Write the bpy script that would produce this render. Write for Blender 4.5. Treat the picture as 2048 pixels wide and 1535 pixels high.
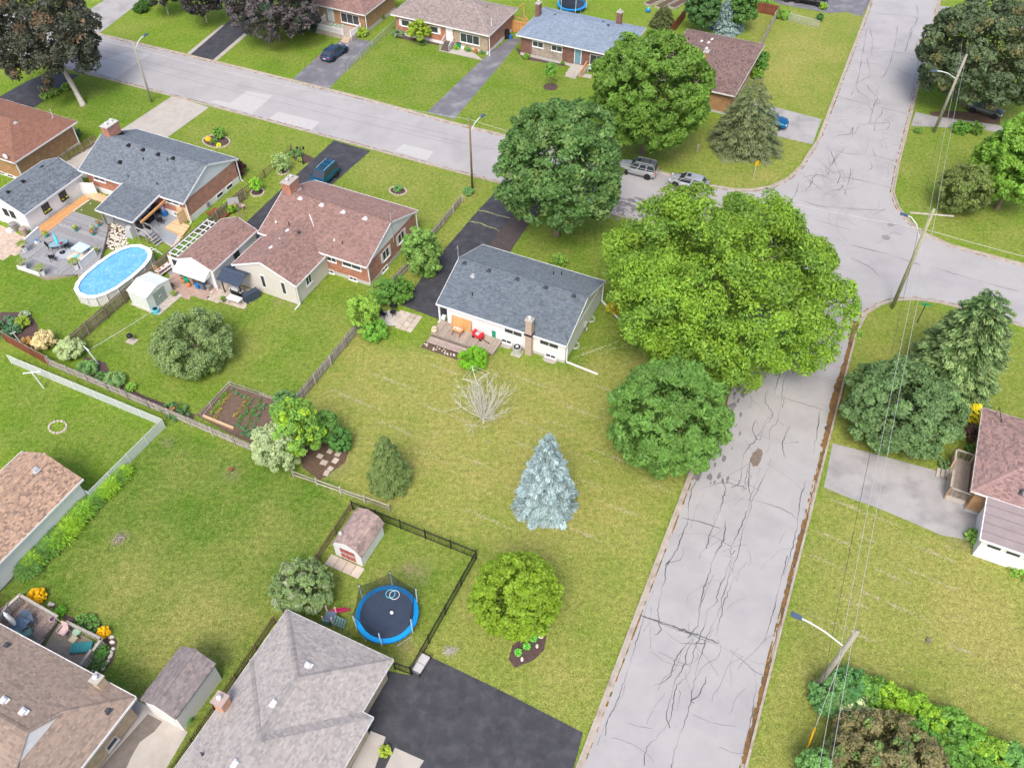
import bpy, math, random
import numpy as np
from mathutils import Vector, Matrix
from mathutils.geometry import tessellate_polygon
random.seed(7); NR = np.random.default_rng(7)
SC = bpy.context.scene
for _o in list(bpy.data.objects): bpy.data.objects.remove(_o)
R = math.radians
# ---------------------------------------------------------------- camera, sky, sun, exposure
HC = 58.0; FPX = 1720.0; PITCH = R(47.5)
cam = bpy.data.cameras.new('camera'); camo = bpy.data.objects.new('camera', cam); SC.collection.objects.link(camo)
cam.sensor_width = 36; cam.lens = FPX/2048*36; cam.clip_end = 5000; cam.clip_start = 0.5
camo.location = (0, 0, HC); camo.rotation_euler = (math.pi/2-PITCH, 0, 0); SC.camera = camo
W = bpy.data.worlds.new("World"); SC.world = W; W.use_nodes = True
_n = W.node_tree; _n.nodes.clear()
_bg = _n.nodes.new('ShaderNodeBackground'); _out = _n.nodes.new('ShaderNodeOutputWorld'); _sky = _n.nodes.new('ShaderNodeTexSky')
_sky.sky_type = 'NISHITA'; _sky.sun_disc = False
SUN_EL, SUN_AZ = R(54), R(190)      # azimuth clockwise from +Y: light comes from behind left
_sky.sun_elevation = SUN_EL; _sky.sun_rotation = SUN_AZ; _sky.air_density = 0.8; _sky.dust_density = 4.0; _sky.ozone_density = 0.4
_bg.inputs['Strength'].default_value = 0.15
_n.links.new(_sky.outputs[0], _bg.inputs['Color']); _n.links.new(_bg.outputs[0], _out.inputs['Surface'])
_sl = bpy.data.lights.new('sun', 'SUN'); _sl.energy = 1.1; _sl.angle = R(22); _sl.color = (1.0, 0.96, 0.90)
sun = bpy.data.objects.new('sun', _sl); SC.collection.objects.link(sun)
_d = Vector((math.sin(SUN_AZ)*math.cos(SUN_EL), math.cos(SUN_AZ)*math.cos(SUN_EL), math.sin(SUN_EL)))
sun.rotation_euler = _d.to_track_quat('Z', 'Y').to_euler(); sun.location = (0, 0, 90)
SC.view_settings.view_transform = 'Standard'; SC.view_settings.look = 'None'; SC.view_settings.gamma = 1
SC.view_settings.use_curve_mapping = False; SC.view_settings.exposure = 0.8
SC.render.engine = 'CYCLES'
# ---------------------------------------------------------------- photo measurements -> ground points
CP, SP = math.cos(PITCH), math.sin(PITCH)
def ray(x, y):
    a = (x-1024)/FPX; b = -(y-767.5)/FPX
    return (a, CP+b*SP, -SP+b*CP)
def G(x, y, z=0.0):
    d = ray(x, y); t = (HC-z)/-d[2]; return (d[0]*t, d[1]*t)
def depth(py, z=0.0): return (HC-z)/(SP+CP*(py-767.5)/FPX)
ANG = R(-25.2)
UX = (math.cos(ANG), math.sin(ANG)); UY = (-UX[1], UX[0])
# ---------------------------------------------------------------- materials
MATS = {}
def mat(name, rgb, rough=0.75, var=0.12, scale=3.0, bump=0.0, bscale=25.0, metal=0.0, col=False, orand=0.0, spec=0.3, dirt=None, dscale=0.6, damt=0.5, stretch=None):
    if name in MATS: return MATS[name]
    m = bpy.data.materials.new(name); m.use_nodes = True; nt = m.node_tree; N = nt.nodes; L = nt.links
    b = N['Principled BSDF']; b.inputs['Roughness'].default_value = rough; b.inputs['Metallic'].default_value = metal
    b.inputs['Specular IOR Level'].default_value = spec
    tc = N.new('ShaderNodeNewGeometry') if stretch is None else N.new('ShaderNodeTexCoord')
    vec = tc.outputs['Position'] if stretch is None else tc.outputs['Object']
    if stretch is not None:
        mp = N.new('ShaderNodeMapping'); mp.inputs['Scale'].default_value = stretch; L.new(vec, mp.inputs['Vector']); vec = mp.outputs[0]
    cur = None
    rg = N.new('ShaderNodeRGB'); rg.outputs[0].default_value = (*rgb, 1); cur = rg.outputs[0]
    def mul(c, f):
        mx = N.new('ShaderNodeVectorMath'); mx.operation = 'SCALE'; L.new(c, mx.inputs[0]); L.new(f, mx.inputs['Scale']); return mx.outputs[0]
    if var > 0:
        n = N.new('ShaderNodeTexNoise'); n.inputs['Scale'].default_value = scale; n.inputs['Detail'].default_value = 4; n.inputs['Roughness'].default_value = 0.65
        L.new(vec, n.inputs['Vector'])
        mr = N.new('ShaderNodeMapRange'); mr.inputs['From Min'].default_value = 0.25; mr.inputs['From Max'].default_value = 0.75
        mr.inputs['To Min'].default_value = 1-var; mr.inputs['To Max'].default_value = 1+var; mr.clamp = False
        L.new(n.outputs['Fac'], mr.inputs['Value']); cur = mul(cur, mr.outputs[0])
    if orand > 0:
        oi = N.new('ShaderNodeObjectInfo'); mr = N.new('ShaderNodeMapRange'); mr.inputs['To Min'].default_value = 1-orand; mr.inputs['To Max'].default_value = 1+orand
        L.new(oi.outputs['Random'], mr.inputs['Value']); cur = mul(cur, mr.outputs[0])
    if col:
        at = N.new('ShaderNodeAttribute'); at.attribute_name = 'col'
        vm = N.new('ShaderNodeVectorMath'); vm.operation = 'MULTIPLY'; L.new(cur, vm.inputs[0]); L.new(at.outputs['Color'], vm.inputs[1]); cur = vm.outputs[0]
    if dirt:
        n = N.new('ShaderNodeTexNoise'); n.inputs['Scale'].default_value = dscale; n.inputs['Detail'].default_value = 6; n.inputs['Roughness'].default_value = 0.6
        L.new(vec, n.inputs['Vector'])
        mr = N.new('ShaderNodeMapRange'); mr.inputs['From Min'].default_value = 0.48; mr.inputs['From Max'].default_value = 0.68; mr.inputs['To Max'].default_value = damt
        L.new(n.outputs['Fac'], mr.inputs['Value'])
        mx = N.new('ShaderNodeMix'); mx.data_type = 'RGBA'; L.new(mr.outputs[0], mx.inputs['Factor']); L.new(cur, mx.inputs[6]); mx.inputs[7].default_value = (*dirt, 1); cur = mx.outputs[2]
    L.new(cur, b.inputs['Base Color'])
    if bump > 0:
        n = N.new('ShaderNodeTexNoise'); n.inputs['Scale'].default_value = bscale; n.inputs['Detail'].default_value = 3
        L.new(vec, n.inputs['Vector'])
        bp = N.new('ShaderNodeBump'); bp.inputs['Strength'].default_value = bump; bp.inputs['Distance'].default_value = 0.03
        L.new(n.outputs['Fac'], bp.inputs['Height']); L.new(bp.outputs[0], b.inputs['Normal'])
    MATS[name] = m; return m
def brick(name, c1, c2, mortar, w=0.22, h=0.075, ms=0.01):
    m = mat(name, c1, 0.85, 0.1); nt = m.node_tree; N = nt.nodes; L = nt.links; b = N['Principled BSDF']
    tc = N.new('ShaderNodeTexCoord'); sx = N.new('ShaderNodeSeparateXYZ'); L.new(tc.outputs['Object'], sx.inputs[0])
    ad = N.new('ShaderNodeMath'); L.new(sx.outputs[0], ad.inputs[0]); L.new(sx.outputs[1], ad.inputs[1])
    cb = N.new('ShaderNodeCombineXYZ'); L.new(ad.outputs[0], cb.inputs[0]); L.new(sx.outputs[2], cb.inputs[1])
    bt = N.new('ShaderNodeTexBrick'); bt.inputs['Scale'].default_value = 1; bt.inputs['Brick Width'].default_value = w; bt.inputs['Row Height'].default_value = h; bt.inputs['Mortar Size'].default_value = ms
    bt.inputs['Color1'].default_value = (*c1, 1); bt.inputs['Color2'].default_value = (*c2, 1); bt.inputs['Mortar'].default_value = (*mortar, 1)
    L.new(cb.outputs[0], bt.inputs['Vector'])
    n = N.new('ShaderNodeTexNoise'); n.inputs['Scale'].default_value = 1.7; n.inputs['Detail'].default_value = 5; L.new(tc.outputs['Object'], n.inputs['Vector'])
    mr = N.new('ShaderNodeMapRange'); mr.inputs['To Min'].default_value = 0.6; mr.inputs['To Max'].default_value = 1.4; L.new(n.outputs['Fac'], mr.inputs['Value'])
    vm = N.new('ShaderNodeVectorMath'); vm.operation = 'SCALE'; L.new(bt.outputs['Color'], vm.inputs[0]); L.new(mr.outputs[0], vm.inputs['Scale']); L.new(vm.outputs[0], b.inputs['Base Color'])
    bp = N.new('ShaderNodeBump'); bp.inputs['Distance'].default_value = 0.01; bp.invert = True; L.new(bt.outputs['Fac'], bp.inputs['Height']); L.new(bp.outputs[0], b.inputs['Normal'])
    return m
def siding(name, c, row=0.2):
    m = mat(name, c, 0.55, 0.05, 1.5); nt = m.node_tree; N = nt.nodes; L = nt.links; b = N['Principled BSDF']
    tc = N.new('ShaderNodeTexCoord'); sx = N.new('ShaderNodeSeparateXYZ'); L.new(tc.outputs['Object'], sx.inputs[0])
    mo = N.new('ShaderNodeMath'); mo.operation = 'PINGPONG'; mo.inputs[1].default_value = row; L.new(sx.outputs[2], mo.inputs[0])
    bp = N.new('ShaderNodeBump'); bp.inputs['Distance'].default_value = 0.06; bp.inputs['Strength'].default_value = 0.5; L.new(mo.outputs[0], bp.inputs['Height']); L.new(bp.outputs[0], b.inputs['Normal'])
    return m
def seethrough(name, rgb, alpha, rough=0.6):
    m = bpy.data.materials.new(name); m.use_nodes = True; nt = m.node_tree; N = nt.nodes; L = nt.links
    b = N['Principled BSDF']; b.inputs['Base Color'].default_value = (*rgb, 1); b.inputs['Roughness'].default_value = rough; b.inputs['Alpha'].default_value = alpha
    n = N.new('ShaderNodeTexNoise'); n.inputs['Scale'].default_value = 2.0; tc = N.new('ShaderNodeNewGeometry'); L.new(tc.outputs['Position'], n.inputs['Vector'])
    mr = N.new('ShaderNodeMapRange'); mr.inputs['To Min'].default_value = alpha*0.75; mr.inputs['To Max'].default_value = min(1, alpha*1.25); L.new(n.outputs['Fac'], mr.inputs['Value']); L.new(mr.outputs[0], b.inputs['Alpha'])
    MATS[name] = m; return m
def leafmat(name, rgb, rough=0.55, trans=0.25):
    if name in MATS: return MATS[name]
    m = bpy.data.materials.new(name); m.use_nodes = True; nt = m.node_tree; N = nt.nodes; L = nt.links
    b = N['Principled BSDF']; b.inputs['Roughness'].default_value = rough; b.inputs['Specular IOR Level'].default_value = 0.35
    at = N.new('ShaderNodeAttribute'); at.attribute_name = 'col'
    vm = N.new('ShaderNodeVectorMath'); vm.operation = 'MULTIPLY'; vm.inputs[0].default_value = rgb; L.new(at.outputs['Color'], vm.inputs[1])
    L.new(vm.outputs[0], b.inputs['Base Color'])
    t = N.new('ShaderNodeBsdfTranslucent'); v2 = N.new('ShaderNodeVectorMath'); v2.operation = 'MULTIPLY'; v2.inputs[1].default_value = (1.3, 1.5, 0.7); L.new(vm.outputs[0], v2.inputs[0]); L.new(v2.outputs[0], t.inputs['Color'])
    mx = N.new('ShaderNodeMixShader'); mx.inputs[0].default_value = trans; L.new(b.outputs[0], mx.inputs[1]); L.new(t.outputs[0], mx.inputs[2]); L.new(mx.outputs[0], N['Material Output'].inputs['Surface'])
    MATS[name] = m; return m
M = {}
M['white'] = mat('white_paint', (0.74, 0.75, 0.76), 0.5, 0.04)
M['trim'] = mat('white_trim', (0.78, 0.79, 0.80), 0.4, 0.03)
M['render'] = siding('white_siding', (0.76, 0.77, 0.78))
M['stucco'] = mat('white_stucco', (0.76, 0.765, 0.765), 0.8, 0.04, 1.2, 0.2, 60)
M['beige'] = siding('beige_siding', (0.62, 0.59, 0.54))
M['bluegrey'] = siding('pale_siding', (0.66, 0.71, 0.72), 0.12)
M['brickred'] = brick('red_brick', (0.5, 0.19, 0.11), (0.4, 0.135, 0.08), (0.45, 0.36, 0.31))
M['brickorange'] = brick('orange_brick', (0.46, 0.25, 0.11), (0.38, 0.19, 0.08), (0.42, 0.32, 0.22))
M['brickbrown'] = brick('brown_brick', (0.23, 0.11, 0.085), (0.17, 0.075, 0.06), (0.28, 0.2, 0.17))
M['bricktan'] = brick('tan_brick', (0.47, 0.38, 0.27), (0.38, 0.29, 0.19), (0.42, 0.36, 0.29))
M['stone'] = brick('pink_stone', (0.42, 0.32, 0.26), (0.24, 0.2, 0.2), (0.48, 0.43, 0.37), 0.45, 0.22, 0.03)
M['concrete'] = mat('concrete', (0.44, 0.41, 0.37), 0.85, 0.1, 1.2, 0.15, 20, dirt=(0.3, 0.26, 0.21), dscale=0.5, damt=0.4)
M['foundation'] = mat('foundation_grey', (0.5, 0.49, 0.47), 0.85, 0.1)
M['kerb'] = mat('kerb_concrete', (0.42, 0.37, 0.32), 0.9, 0.18, 1.5, 0.2, 20, dirt=(0.2, 0.14, 0.08), dscale=1.3, damt=0.45)
M['asphalt'] = mat('old_asphalt', (0.385, 0.375, 0.375), 0.85, 0.07, 0.35, 0.15, 30, dirt=(0.31, 0.3, 0.31), dscale=0.2, damt=0.6)
M['tar'] = mat('tar', (0.035, 0.035, 0.045), 0.5, 0.2)
M['patch'] = mat('concrete_patch', (0.46, 0.455, 0.45), 0.85, 0.06, 2, 0.1, 20)
M['darkasph'] = mat('sealed_asphalt', (0.052, 0.053, 0.062), 0.7, 0.25, 0.8, 0.2, 30, dirt=(0.13, 0.13, 0.145), dscale=1.1, damt=0.35)
M['greyasph'] = mat('worn_asphalt', (0.16, 0.16, 0.18), 0.8, 0.15, 0.6, 0.2, 30, dirt=(0.3, 0.3, 0.31), dscale=0.5, damt=0.7)
M['palasph'] = mat('pale_asphalt', (0.37, 0.36, 0.355), 0.85, 0.1, 0.6, 0.15, 25, dirt=(0.2, 0.19, 0.2), dscale=0.4, damt=0.6)
M['brownasph'] = mat('brown_asphalt', (0.085, 0.068, 0.068), 0.85, 0.2, 2, 0.2, 30)
M['wet'] = mat('damp_asphalt', (0.2, 0.185, 0.185), 0.6, 0.3, 2)
M['soil'] = mat('soil', (0.12, 0.08, 0.055), 0.95, 0.35, 3, 0.6, 18)
M['tilled'] = mat('tilled_soil', (0.15, 0.10, 0.075), 0.95, 0.3, 2.5, 0.8, 14)
M['mulch'] = mat('mulch', (0.1, 0.065, 0.06), 0.95, 0.45, 8, 0.8, 22)
M['gutterdirt'] = mat('gutter_dirt', (0.2, 0.115, 0.045), 0.95, 0.4, 2, 0.5, 20, dirt=(0.07, 0.05, 0.045), dscale=0.9, damt=0.8)
M['wood'] = mat('weathered_wood', (0.27, 0.23, 0.19), 0.85, 0.25, 3, orand=0.3)
M['woodgrey'] = mat('grey_wood', (0.4, 0.365, 0.32), 0.85, 0.25, 3, orand=0.28)
M['woodbrown'] = mat('brown_wood', (0.2, 0.15, 0.085), 0.85, 0.25, 3, orand=0.3)
M['woodolive'] = mat('olive_wood', (0.24, 0.2, 0.14), 0.85, 0.25, 3, orand=0.25)
M['deck'] = mat('deck_wood', (0.36, 0.3, 0.25), 0.8, 0.15, 3, orand=0.15)
M['deckgrey'] = mat('grey_deck', (0.30, 0.30, 0.31), 0.8, 0.25, 5, orand=0.18)
M['deckold'] = mat('peeling_deck', (0.3, 0.24, 0.21), 0.8, 0.5, 9, orand=0.4)
M['cedar'] = mat('cedar_wood', (0.6, 0.32, 0.13), 0.7, 0.12, 3, orand=0.15)
M['newwood'] = mat('new_lumber', (0.62, 0.45, 0.27), 0.7, 0.1, 3, orand=0.12)
M['redwood'] = mat('red_stained_wood', (0.21, 0.07, 0.04), 0.75, 0.2, 3, orand=0.2)
M['polewood'] = mat('pole_wood', (0.33, 0.31, 0.25), 0.9, 0.2, 3, 0.3, 20)
M['polegreen'] = mat('greenish_pole_wood', (0.33, 0.34, 0.2), 0.9, 0.18, 3, 0.3, 20)
M['poledark'] = mat('dark_pole_wood', (0.1, 0.09, 0.085), 0.9, 0.2, 3, 0.3, 20)
M['bark'] = mat('bark', (0.2, 0.16, 0.12), 0.95, 0.3, 4, 0.8, 12)
M['palebark'] = mat('pale_bark', (0.46, 0.43, 0.38), 0.9, 0.2, 4, 0.3, 12)
M['metal'] = mat('galvanised_metal', (0.6, 0.61, 0.62), 0.4, 0.05, metal=0.4)
M['alu'] = mat('pale_metal', (0.75, 0.76, 0.77), 0.35, 0.05, metal=0.2)
M['black'] = mat('black_metal', (0.02, 0.02, 0.024), 0.5, 0.1)
M['darkgrey'] = mat('dark_grey_plastic', (0.06, 0.065, 0.075), 0.6, 0.1)
M['grey'] = mat('grey_plastic', (0.26, 0.25, 0.24), 0.6, 0.1)
M['taupe'] = mat('taupe_plastic', (0.33, 0.26, 0.22), 0.6, 0.1)
M['lampblue'] = mat('blue_grey_lamp', (0.08, 0.12, 0.19), 0.5, 0.05)
M['glass'] = mat('window_glass', (0.045, 0.055, 0.065), 0.08, 0.3, 1.0, spec=0.6)
M['skyglass'] = mat('car_glass', (0.03, 0.04, 0.055), 0.05, 0.1, spec=0.8)
M['rubber'] = mat('rubber', (0.025, 0.025, 0.027), 0.8, 0.1)
M['red'] = mat('red_plastic', (0.62, 0.03, 0.045), 0.45, 0.05)
M['orange'] = mat('orange_plastic', (0.7, 0.2, 0.06), 0.5, 0.05)
M['pink'] = mat('pink_plastic', (0.7, 0.06, 0.2), 0.45, 0.05)
M['palepink'] = mat('pale_pink_plastic', (0.72, 0.52, 0.52), 0.5, 0.05)
M['teal'] = mat('teal_plastic', (0.02, 0.3, 0.27), 0.5, 0.08)
M['green'] = mat('green_plastic', (0.01, 0.28, 0.16), 0.5, 0.08)
M['palegreen'] = mat('pale_green_plastic', (0.35, 0.55, 0.4), 0.5, 0.08)
M['sage'] = mat('sage_plastic', (0.16, 0.3, 0.27), 0.6, 0.1)
M['blue'] = mat('blue_plastic', (0.02, 0.2, 0.55), 0.45, 0.05)
M['bluetramp'] = mat('blue_vinyl', (0.01, 0.3, 0.72), 0.35, 0.08, 1.5)
M['bluetramp2'] = mat('blue_vinyl_skirt', (0.01, 0.16, 0.45), 0.4, 0.08)
M['aqua'] = mat('aqua_fabric', (0.12, 0.62, 0.78), 0.7, 0.08)
M['yellow'] = mat('yellow_paint', (0.85, 0.45, 0.0), 0.5, 0.05)
M['mattramp'] = mat('trampoline_fabric', (0.035, 0.052, 0.085), 0.7, 0.12, 2)
M['cushion'] = mat('grey_cushion', (0.5, 0.49, 0.49), 0.8, 0.05)
M['blueslate'] = mat('slate_blue_metal', (0.12, 0.17, 0.24), 0.5, 0.1)
M['creampot'] = mat('cream_ceramic', (0.55, 0.48, 0.32), 0.5, 0.15)
M['terracotta'] = mat('terracotta', (0.45, 0.2, 0.1), 0.8, 0.15)
M['rock'] = mat('pale_rock', (0.62, 0.58, 0.5), 0.85, 0.15, 3, orand=0.15)
M['paver'] = mat('paver', (0.50, 0.43, 0.36), 0.9, 0.14, 2, 0.2, 20, orand=0.12)
M['pinkpaver'] = mat('pink_paver', (0.42, 0.3, 0.25), 0.9, 0.14, 2, 0.2, 20, orand=0.1)
M['tanpaver'] = mat('tan_paver', (0.52, 0.42, 0.34), 0.9, 0.15, 2, 0.2, 20, orand=0.12)
M['turf'] = mat('putting_turf', (0.12, 0.15, 0.035), 0.9, 0.1, 4)
M['poolwall'] = mat('pool_wall', (0.62, 0.61, 0.6), 0.5, 0.06)
M['graphite'] = mat('graphite_awning', (0.045, 0.065, 0.1), 0.55, 0.15)
M['shedgreen'] = mat('grey_green_paint', (0.26, 0.32, 0.29), 0.5, 0.06)
M['shedwhite'] = mat('ribbed_white_metal', (0.68, 0.72, 0.7), 0.45, 0.06, 2)
M['reddoor'] = mat('faded_red_door', (0.4, 0.13, 0.11), 0.7, 0.25, 5)
M['awning'] = mat('white_aluminium_awning', (0.78, 0.78, 0.79), 0.4, 0.04)
M['signgreen'] = mat('sign_green', (0.02, 0.35, 0.2), 0.4, 0.05)
M['wire'] = mat('pale_wire', (0.5, 0.5, 0.49), 0.5, 0.05)
M['wiredark'] = mat('dark_wire', (0.05, 0.05, 0.055), 0.6, 0.05)
seethrough('mesh_white', (0.72, 0.76, 0.76), 0.52); M['meshwhite'] = MATS['mesh_white']
seethrough('mesh_black', (0.02, 0.02, 0.025), 0.48); M['meshblack'] = MATS['mesh_black']
seethrough('mesh_grey', (0.45, 0.48, 0.46), 0.2); M['meshgrey'] = MATS['mesh_grey']
def poolcover():
    m = mat('pool_cover', (0.13, 0.4, 0.72), 0.35, 0.12, .8, spec=0.5); N = m.node_tree.nodes; L = m.node_tree.links; b = N['Principled BSDF']
    tc = N.new('ShaderNodeTexCoord'); n = N.new('ShaderNodeTexNoise'); n.inputs['Scale'].default_value = 0.55; n.inputs['Detail'].default_value = 6; n.inputs['Distortion'].default_value = 3.5
    L.new(tc.outputs['Object'], n.inputs['Vector']); r = N.new('ShaderNodeValToRGB'); e = r.color_ramp.elements
    e[0].position = 0.5; e[0].color = (0, 0, 0, 1); e[1].position = 0.56; e[1].color = (0, 0, 0, 1); k = e.new(0.53); k.color = (0.55, 0.55, 0.55, 1)
    L.new(n.outputs['Fac'], r.inputs[0]); mx = N.new('ShaderNodeMix'); mx.data_type = 'RGBA'; L.new(r.outputs[0], mx.inputs['Factor'])
    old = b.inputs['Base Color'].links[0].from_socket; L.new(old, mx.inputs[6]); mx.inputs[7].default_value = (0.5, 0.72, 0.9, 1); L.new(mx.outputs[2], b.inputs['Base Color'])
    bp = N.new('ShaderNodeBump'); bp.inputs['Distance'].default_value = 0.08; L.new(n.outputs['Fac'], bp.inputs['Height']); L.new(bp.outputs[0], b.inputs['Normal']); return m
M['cover'] = poolcover()
ROOF = {k: mat('shingle_'+k, c, 0.9, 0.07, 0.7, 0.25, 40, col=True) for k, c in dict(slate=(0.145, 0.178, 0.208), bluegrey=(0.17, 0.2, 0.23), brown=(0.29, 0.185, 0.16), sand=(0.42, 0.29, 0.21), taupe=(0.3, 0.235, 0.19), grey=(0.37, 0.345, 0.33), blue=(0.24, 0.30, 0.38), mauve=(0.22, 0.15, 0.135), pink=(0.33, 0.22, 0.2), shed=(0.24, 0.21, 0.205), russet=(0.27, 0.14, 0.1), fawn=(0.32, 0.27, 0.25)).items()}
# ---------------------------------------------------------------- mesh builder
class MB:
    def __init__(s): s.v = []; s.f = []; s.c = []
    def add(s, vs, fs, c=None):
        o = len(s.v); s.v += [tuple(p) for p in vs]; s.f += [tuple(i+o for i in f) for f in fs]; s.c += [c or (1, 1, 1)]*len(fs); return s
    def box(s, x0, y0, z0, x1, y1, z1, c=None):
        return s.add([(x0, y0, z0), (x1, y0, z0), (x1, y1, z0), (x0, y1, z0), (x0, y0, z1), (x1, y0, z1), (x1, y1, z1), (x0, y1, z1)],
                     [(0, 3, 2, 1), (4, 5, 6, 7), (0, 1, 5, 4), (1, 2, 6, 5), (2, 3, 7, 6), (3, 0, 4, 7)], c)
    def cbox(s, cx, cy, z0, sx, sy, sz, c=None): return s.box(cx-sx/2, cy-sy/2, z0, cx+sx/2, cy+sy/2, z0+sz, c)
    def frus(s, cx, cy, z0, z1, a, b, c=None, a2=None, b2=None):
        a2 = a if a2 is None else a2; b2 = b if b2 is None else b2
        v = [(cx+i*a/2, cy+j*a2/2, z0) for i, j in ((-1, -1), (1, -1), (1, 1), (-1, 1))]+[(cx+i*b/2, cy+j*b2/2, z1) for i, j in ((-1, -1), (1, -1), (1, 1), (-1, 1))]
        return s.add(v, [(0, 3, 2, 1), (4, 5, 6, 7), (0, 1, 5, 4), (1, 2, 6, 5), (2, 3, 7, 6), (3, 0, 4, 7)], c)
    def beam(s, p, q, w, h=None, c=None):
        p = Vector(p); q = Vector(q); h = h or w; d = (q-p).normalized(); up = Vector((0, 0, 1)) if abs(d.z) < 0.95 else Vector((1, 0, 0))
        a = d.cross(up).normalized()*w/2; b = a.cross(d).normalized()*h/2
        v = [p-a-b, p+a-b, p+a+b, p-a+b, q-a-b, q+a-b, q+a+b, q-a+b]
        return s.add(v, [(0, 1, 2, 3), (7, 6, 5, 4), (0, 4, 5, 1), (1, 5, 6, 2), (2, 6, 7, 3), (3, 7, 4, 0)], c)
    def tube(s, pts, r, n=6, c=None, r1=None, close=False):
        P = [Vector(p) for p in pts]; k = len(P); rs = [r+(r1-r)*i/(k-1) for i in range(k)] if r1 is not None else ([r]*k if not isinstance(r, (list, tuple)) else list(r))
        o = len(s.v); 
        for i, p in enumerate(P):
            d = ((P[(i+1) % k]-P[i-1]) if close else (P[min(i+1, k-1)]-P[max(i-1, 0)])).normalized()
            up = Vector((0, 0, 1)) if abs(d.z) < 0.9 else Vector((1, 0, 0)); a = d.cross(up).normalized(); b = a.cross(d)
            for j in range(n):
                t = 2*math.pi*j/n; q = p+(a*math.cos(t)+b*math.sin(t))*rs[i]; s.v.append(tuple(q))
        fs = []
        for i in range(k if close else k-1):
            i2 = (i+1) % k
            for j in range(n): fs.append((o+i*n+j, o+i*n+(j+1) % n, o+i2*n+(j+1) % n, o+i2*n+j))
        if not close: fs += [tuple(o+j for j in range(n))[::-1], tuple(o+(k-1)*n+j for j in range(n))]
        s.f += fs; s.c += [c or (1, 1, 1)]*len(fs); return s
    def cyl(s, cx, cy, z0, z1, r, n=12, r1=None, c=None):
        r1 = r if r1 is None else r1
        v = [(cx+r*math.cos(2*math.pi*i/n), cy+r*math.sin(2*math.pi*i/n), z0) for i in range(n)]+[(cx+r1*math.cos(2*math.pi*i/n), cy+r1*math.sin(2*math.pi*i/n), z1) for i in range(n)]
        return s.add(v, [tuple(range(n))[::-1], tuple(range(n, 2*n))]+[(i, (i+1) % n, n+(i+1) % n, n+i) for i in range(n)], c)
    def ball(s, c0, rx, ry=None, rz=None, n=10, m=6, c=None):
        ry = ry or rx; rz = rz or rx; v = [(c0[0], c0[1], c0[2]-rz)]
        for i in range(1, m):
            t = -math.pi/2+math.pi*i/m
            for j in range(n): v.append((c0[0]+rx*math.cos(t)*math.cos(2*math.pi*j/n), c0[1]+ry*math.cos(t)*math.sin(2*math.pi*j/n), c0[2]+rz*math.sin(t)))
        v.append((c0[0], c0[1], c0[2]+rz)); f = []
        for j in range(n): f.append((0, 1+(j+1) % n, 1+j)); f.append((len(v)-1, 1+(m-2)*n+j, 1+(m-2)*n+(j+1) % n))
        for i in range(m-2):
            for j in range(n): f.append((1+i*n+j, 1+i*n+(j+1) % n, 1+(i+1)*n+(j+1) % n, 1+(i+1)*n+j))
        return s.add(v, f, c)
    def poly(s, pts, c=None): return s.add(pts, [tuple(range(len(pts)))], c)
    def prism(s, pts, z0, z1, c=None):
        A = sum(pts[i][0]*pts[(i+1) % len(pts)][1]-pts[(i+1) % len(pts)][0]*pts[i][1] for i in range(len(pts)))
        if A < 0: pts = pts[::-1]
        n = len(pts); v = [(p[0], p[1], z0) for p in pts]+[(p[0], p[1], z1) for p in pts]
        t = tessellate_polygon([[Vector((p[0], p[1], 0)) for p in pts]])
        fs = []
        for a, b, c3 in t:
            ar = (pts[b][0]-pts[a][0])*(pts[c3][1]-pts[a][1])-(pts[b][1]-pts[a][1])*(pts[c3][0]-pts[a][0])
            if ar < 0: a, b = b, a
            fs.append((n+a, n+b, n+c3))
        if z1-z0 > 0.02: fs += [(i, (i+1) % n, n+(i+1) % n, n+i) for i in range(n)]
        else: pass
        return s.add(v, fs, c)
    def mesh(s, name, m, smooth=False):
        me = bpy.data.meshes.new(name); me.from_pydata(s.v, [], s.f)
        if len(set(s.c)) > 1 or (m and 'col_' in m.get('flags', '')) or m in ROOF.values():
            a = me.attributes.new('col', 'FLOAT_COLOR', 'FACE'); arr = np.ones((len(s.f), 4), np.float32); arr[:, :3] = np.array(s.c, np.float32); a.data.foreach_set('color', arr.ravel())
        if m: me.materials.append(m)
        if smooth: me.polygons.foreach_set('use_smooth', [True]*len(me.polygons))
        me.update(); return me
def put(name, me, parent=None, loc=(0, 0, 0), rz=0.0, label=None, cat=None, group=None, kind=None, scale=None):
    o = bpy.data.objects.new(name, me); SC.collection.objects.link(o); o.location = loc; o.rotation_euler = (0, 0, rz)
    if scale: o.scale = scale
    if parent: o.parent = parent
    if label: o['label'] = label
    if cat: o['category'] = cat
    if group: o['group'] = group
    if kind: o['kind'] = kind
    return o
def part(name, mb, m, parent=None, smooth=False, **k): return put(name, mb.mesh(name, m, smooth), parent, **k)
def thing(name, label, cat, xy=(0, 0), rz=0.0, z=0.0, group=None):
    return put(name, None, None, (xy[0], xy[1], z), rz, label, cat, group)
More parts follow.
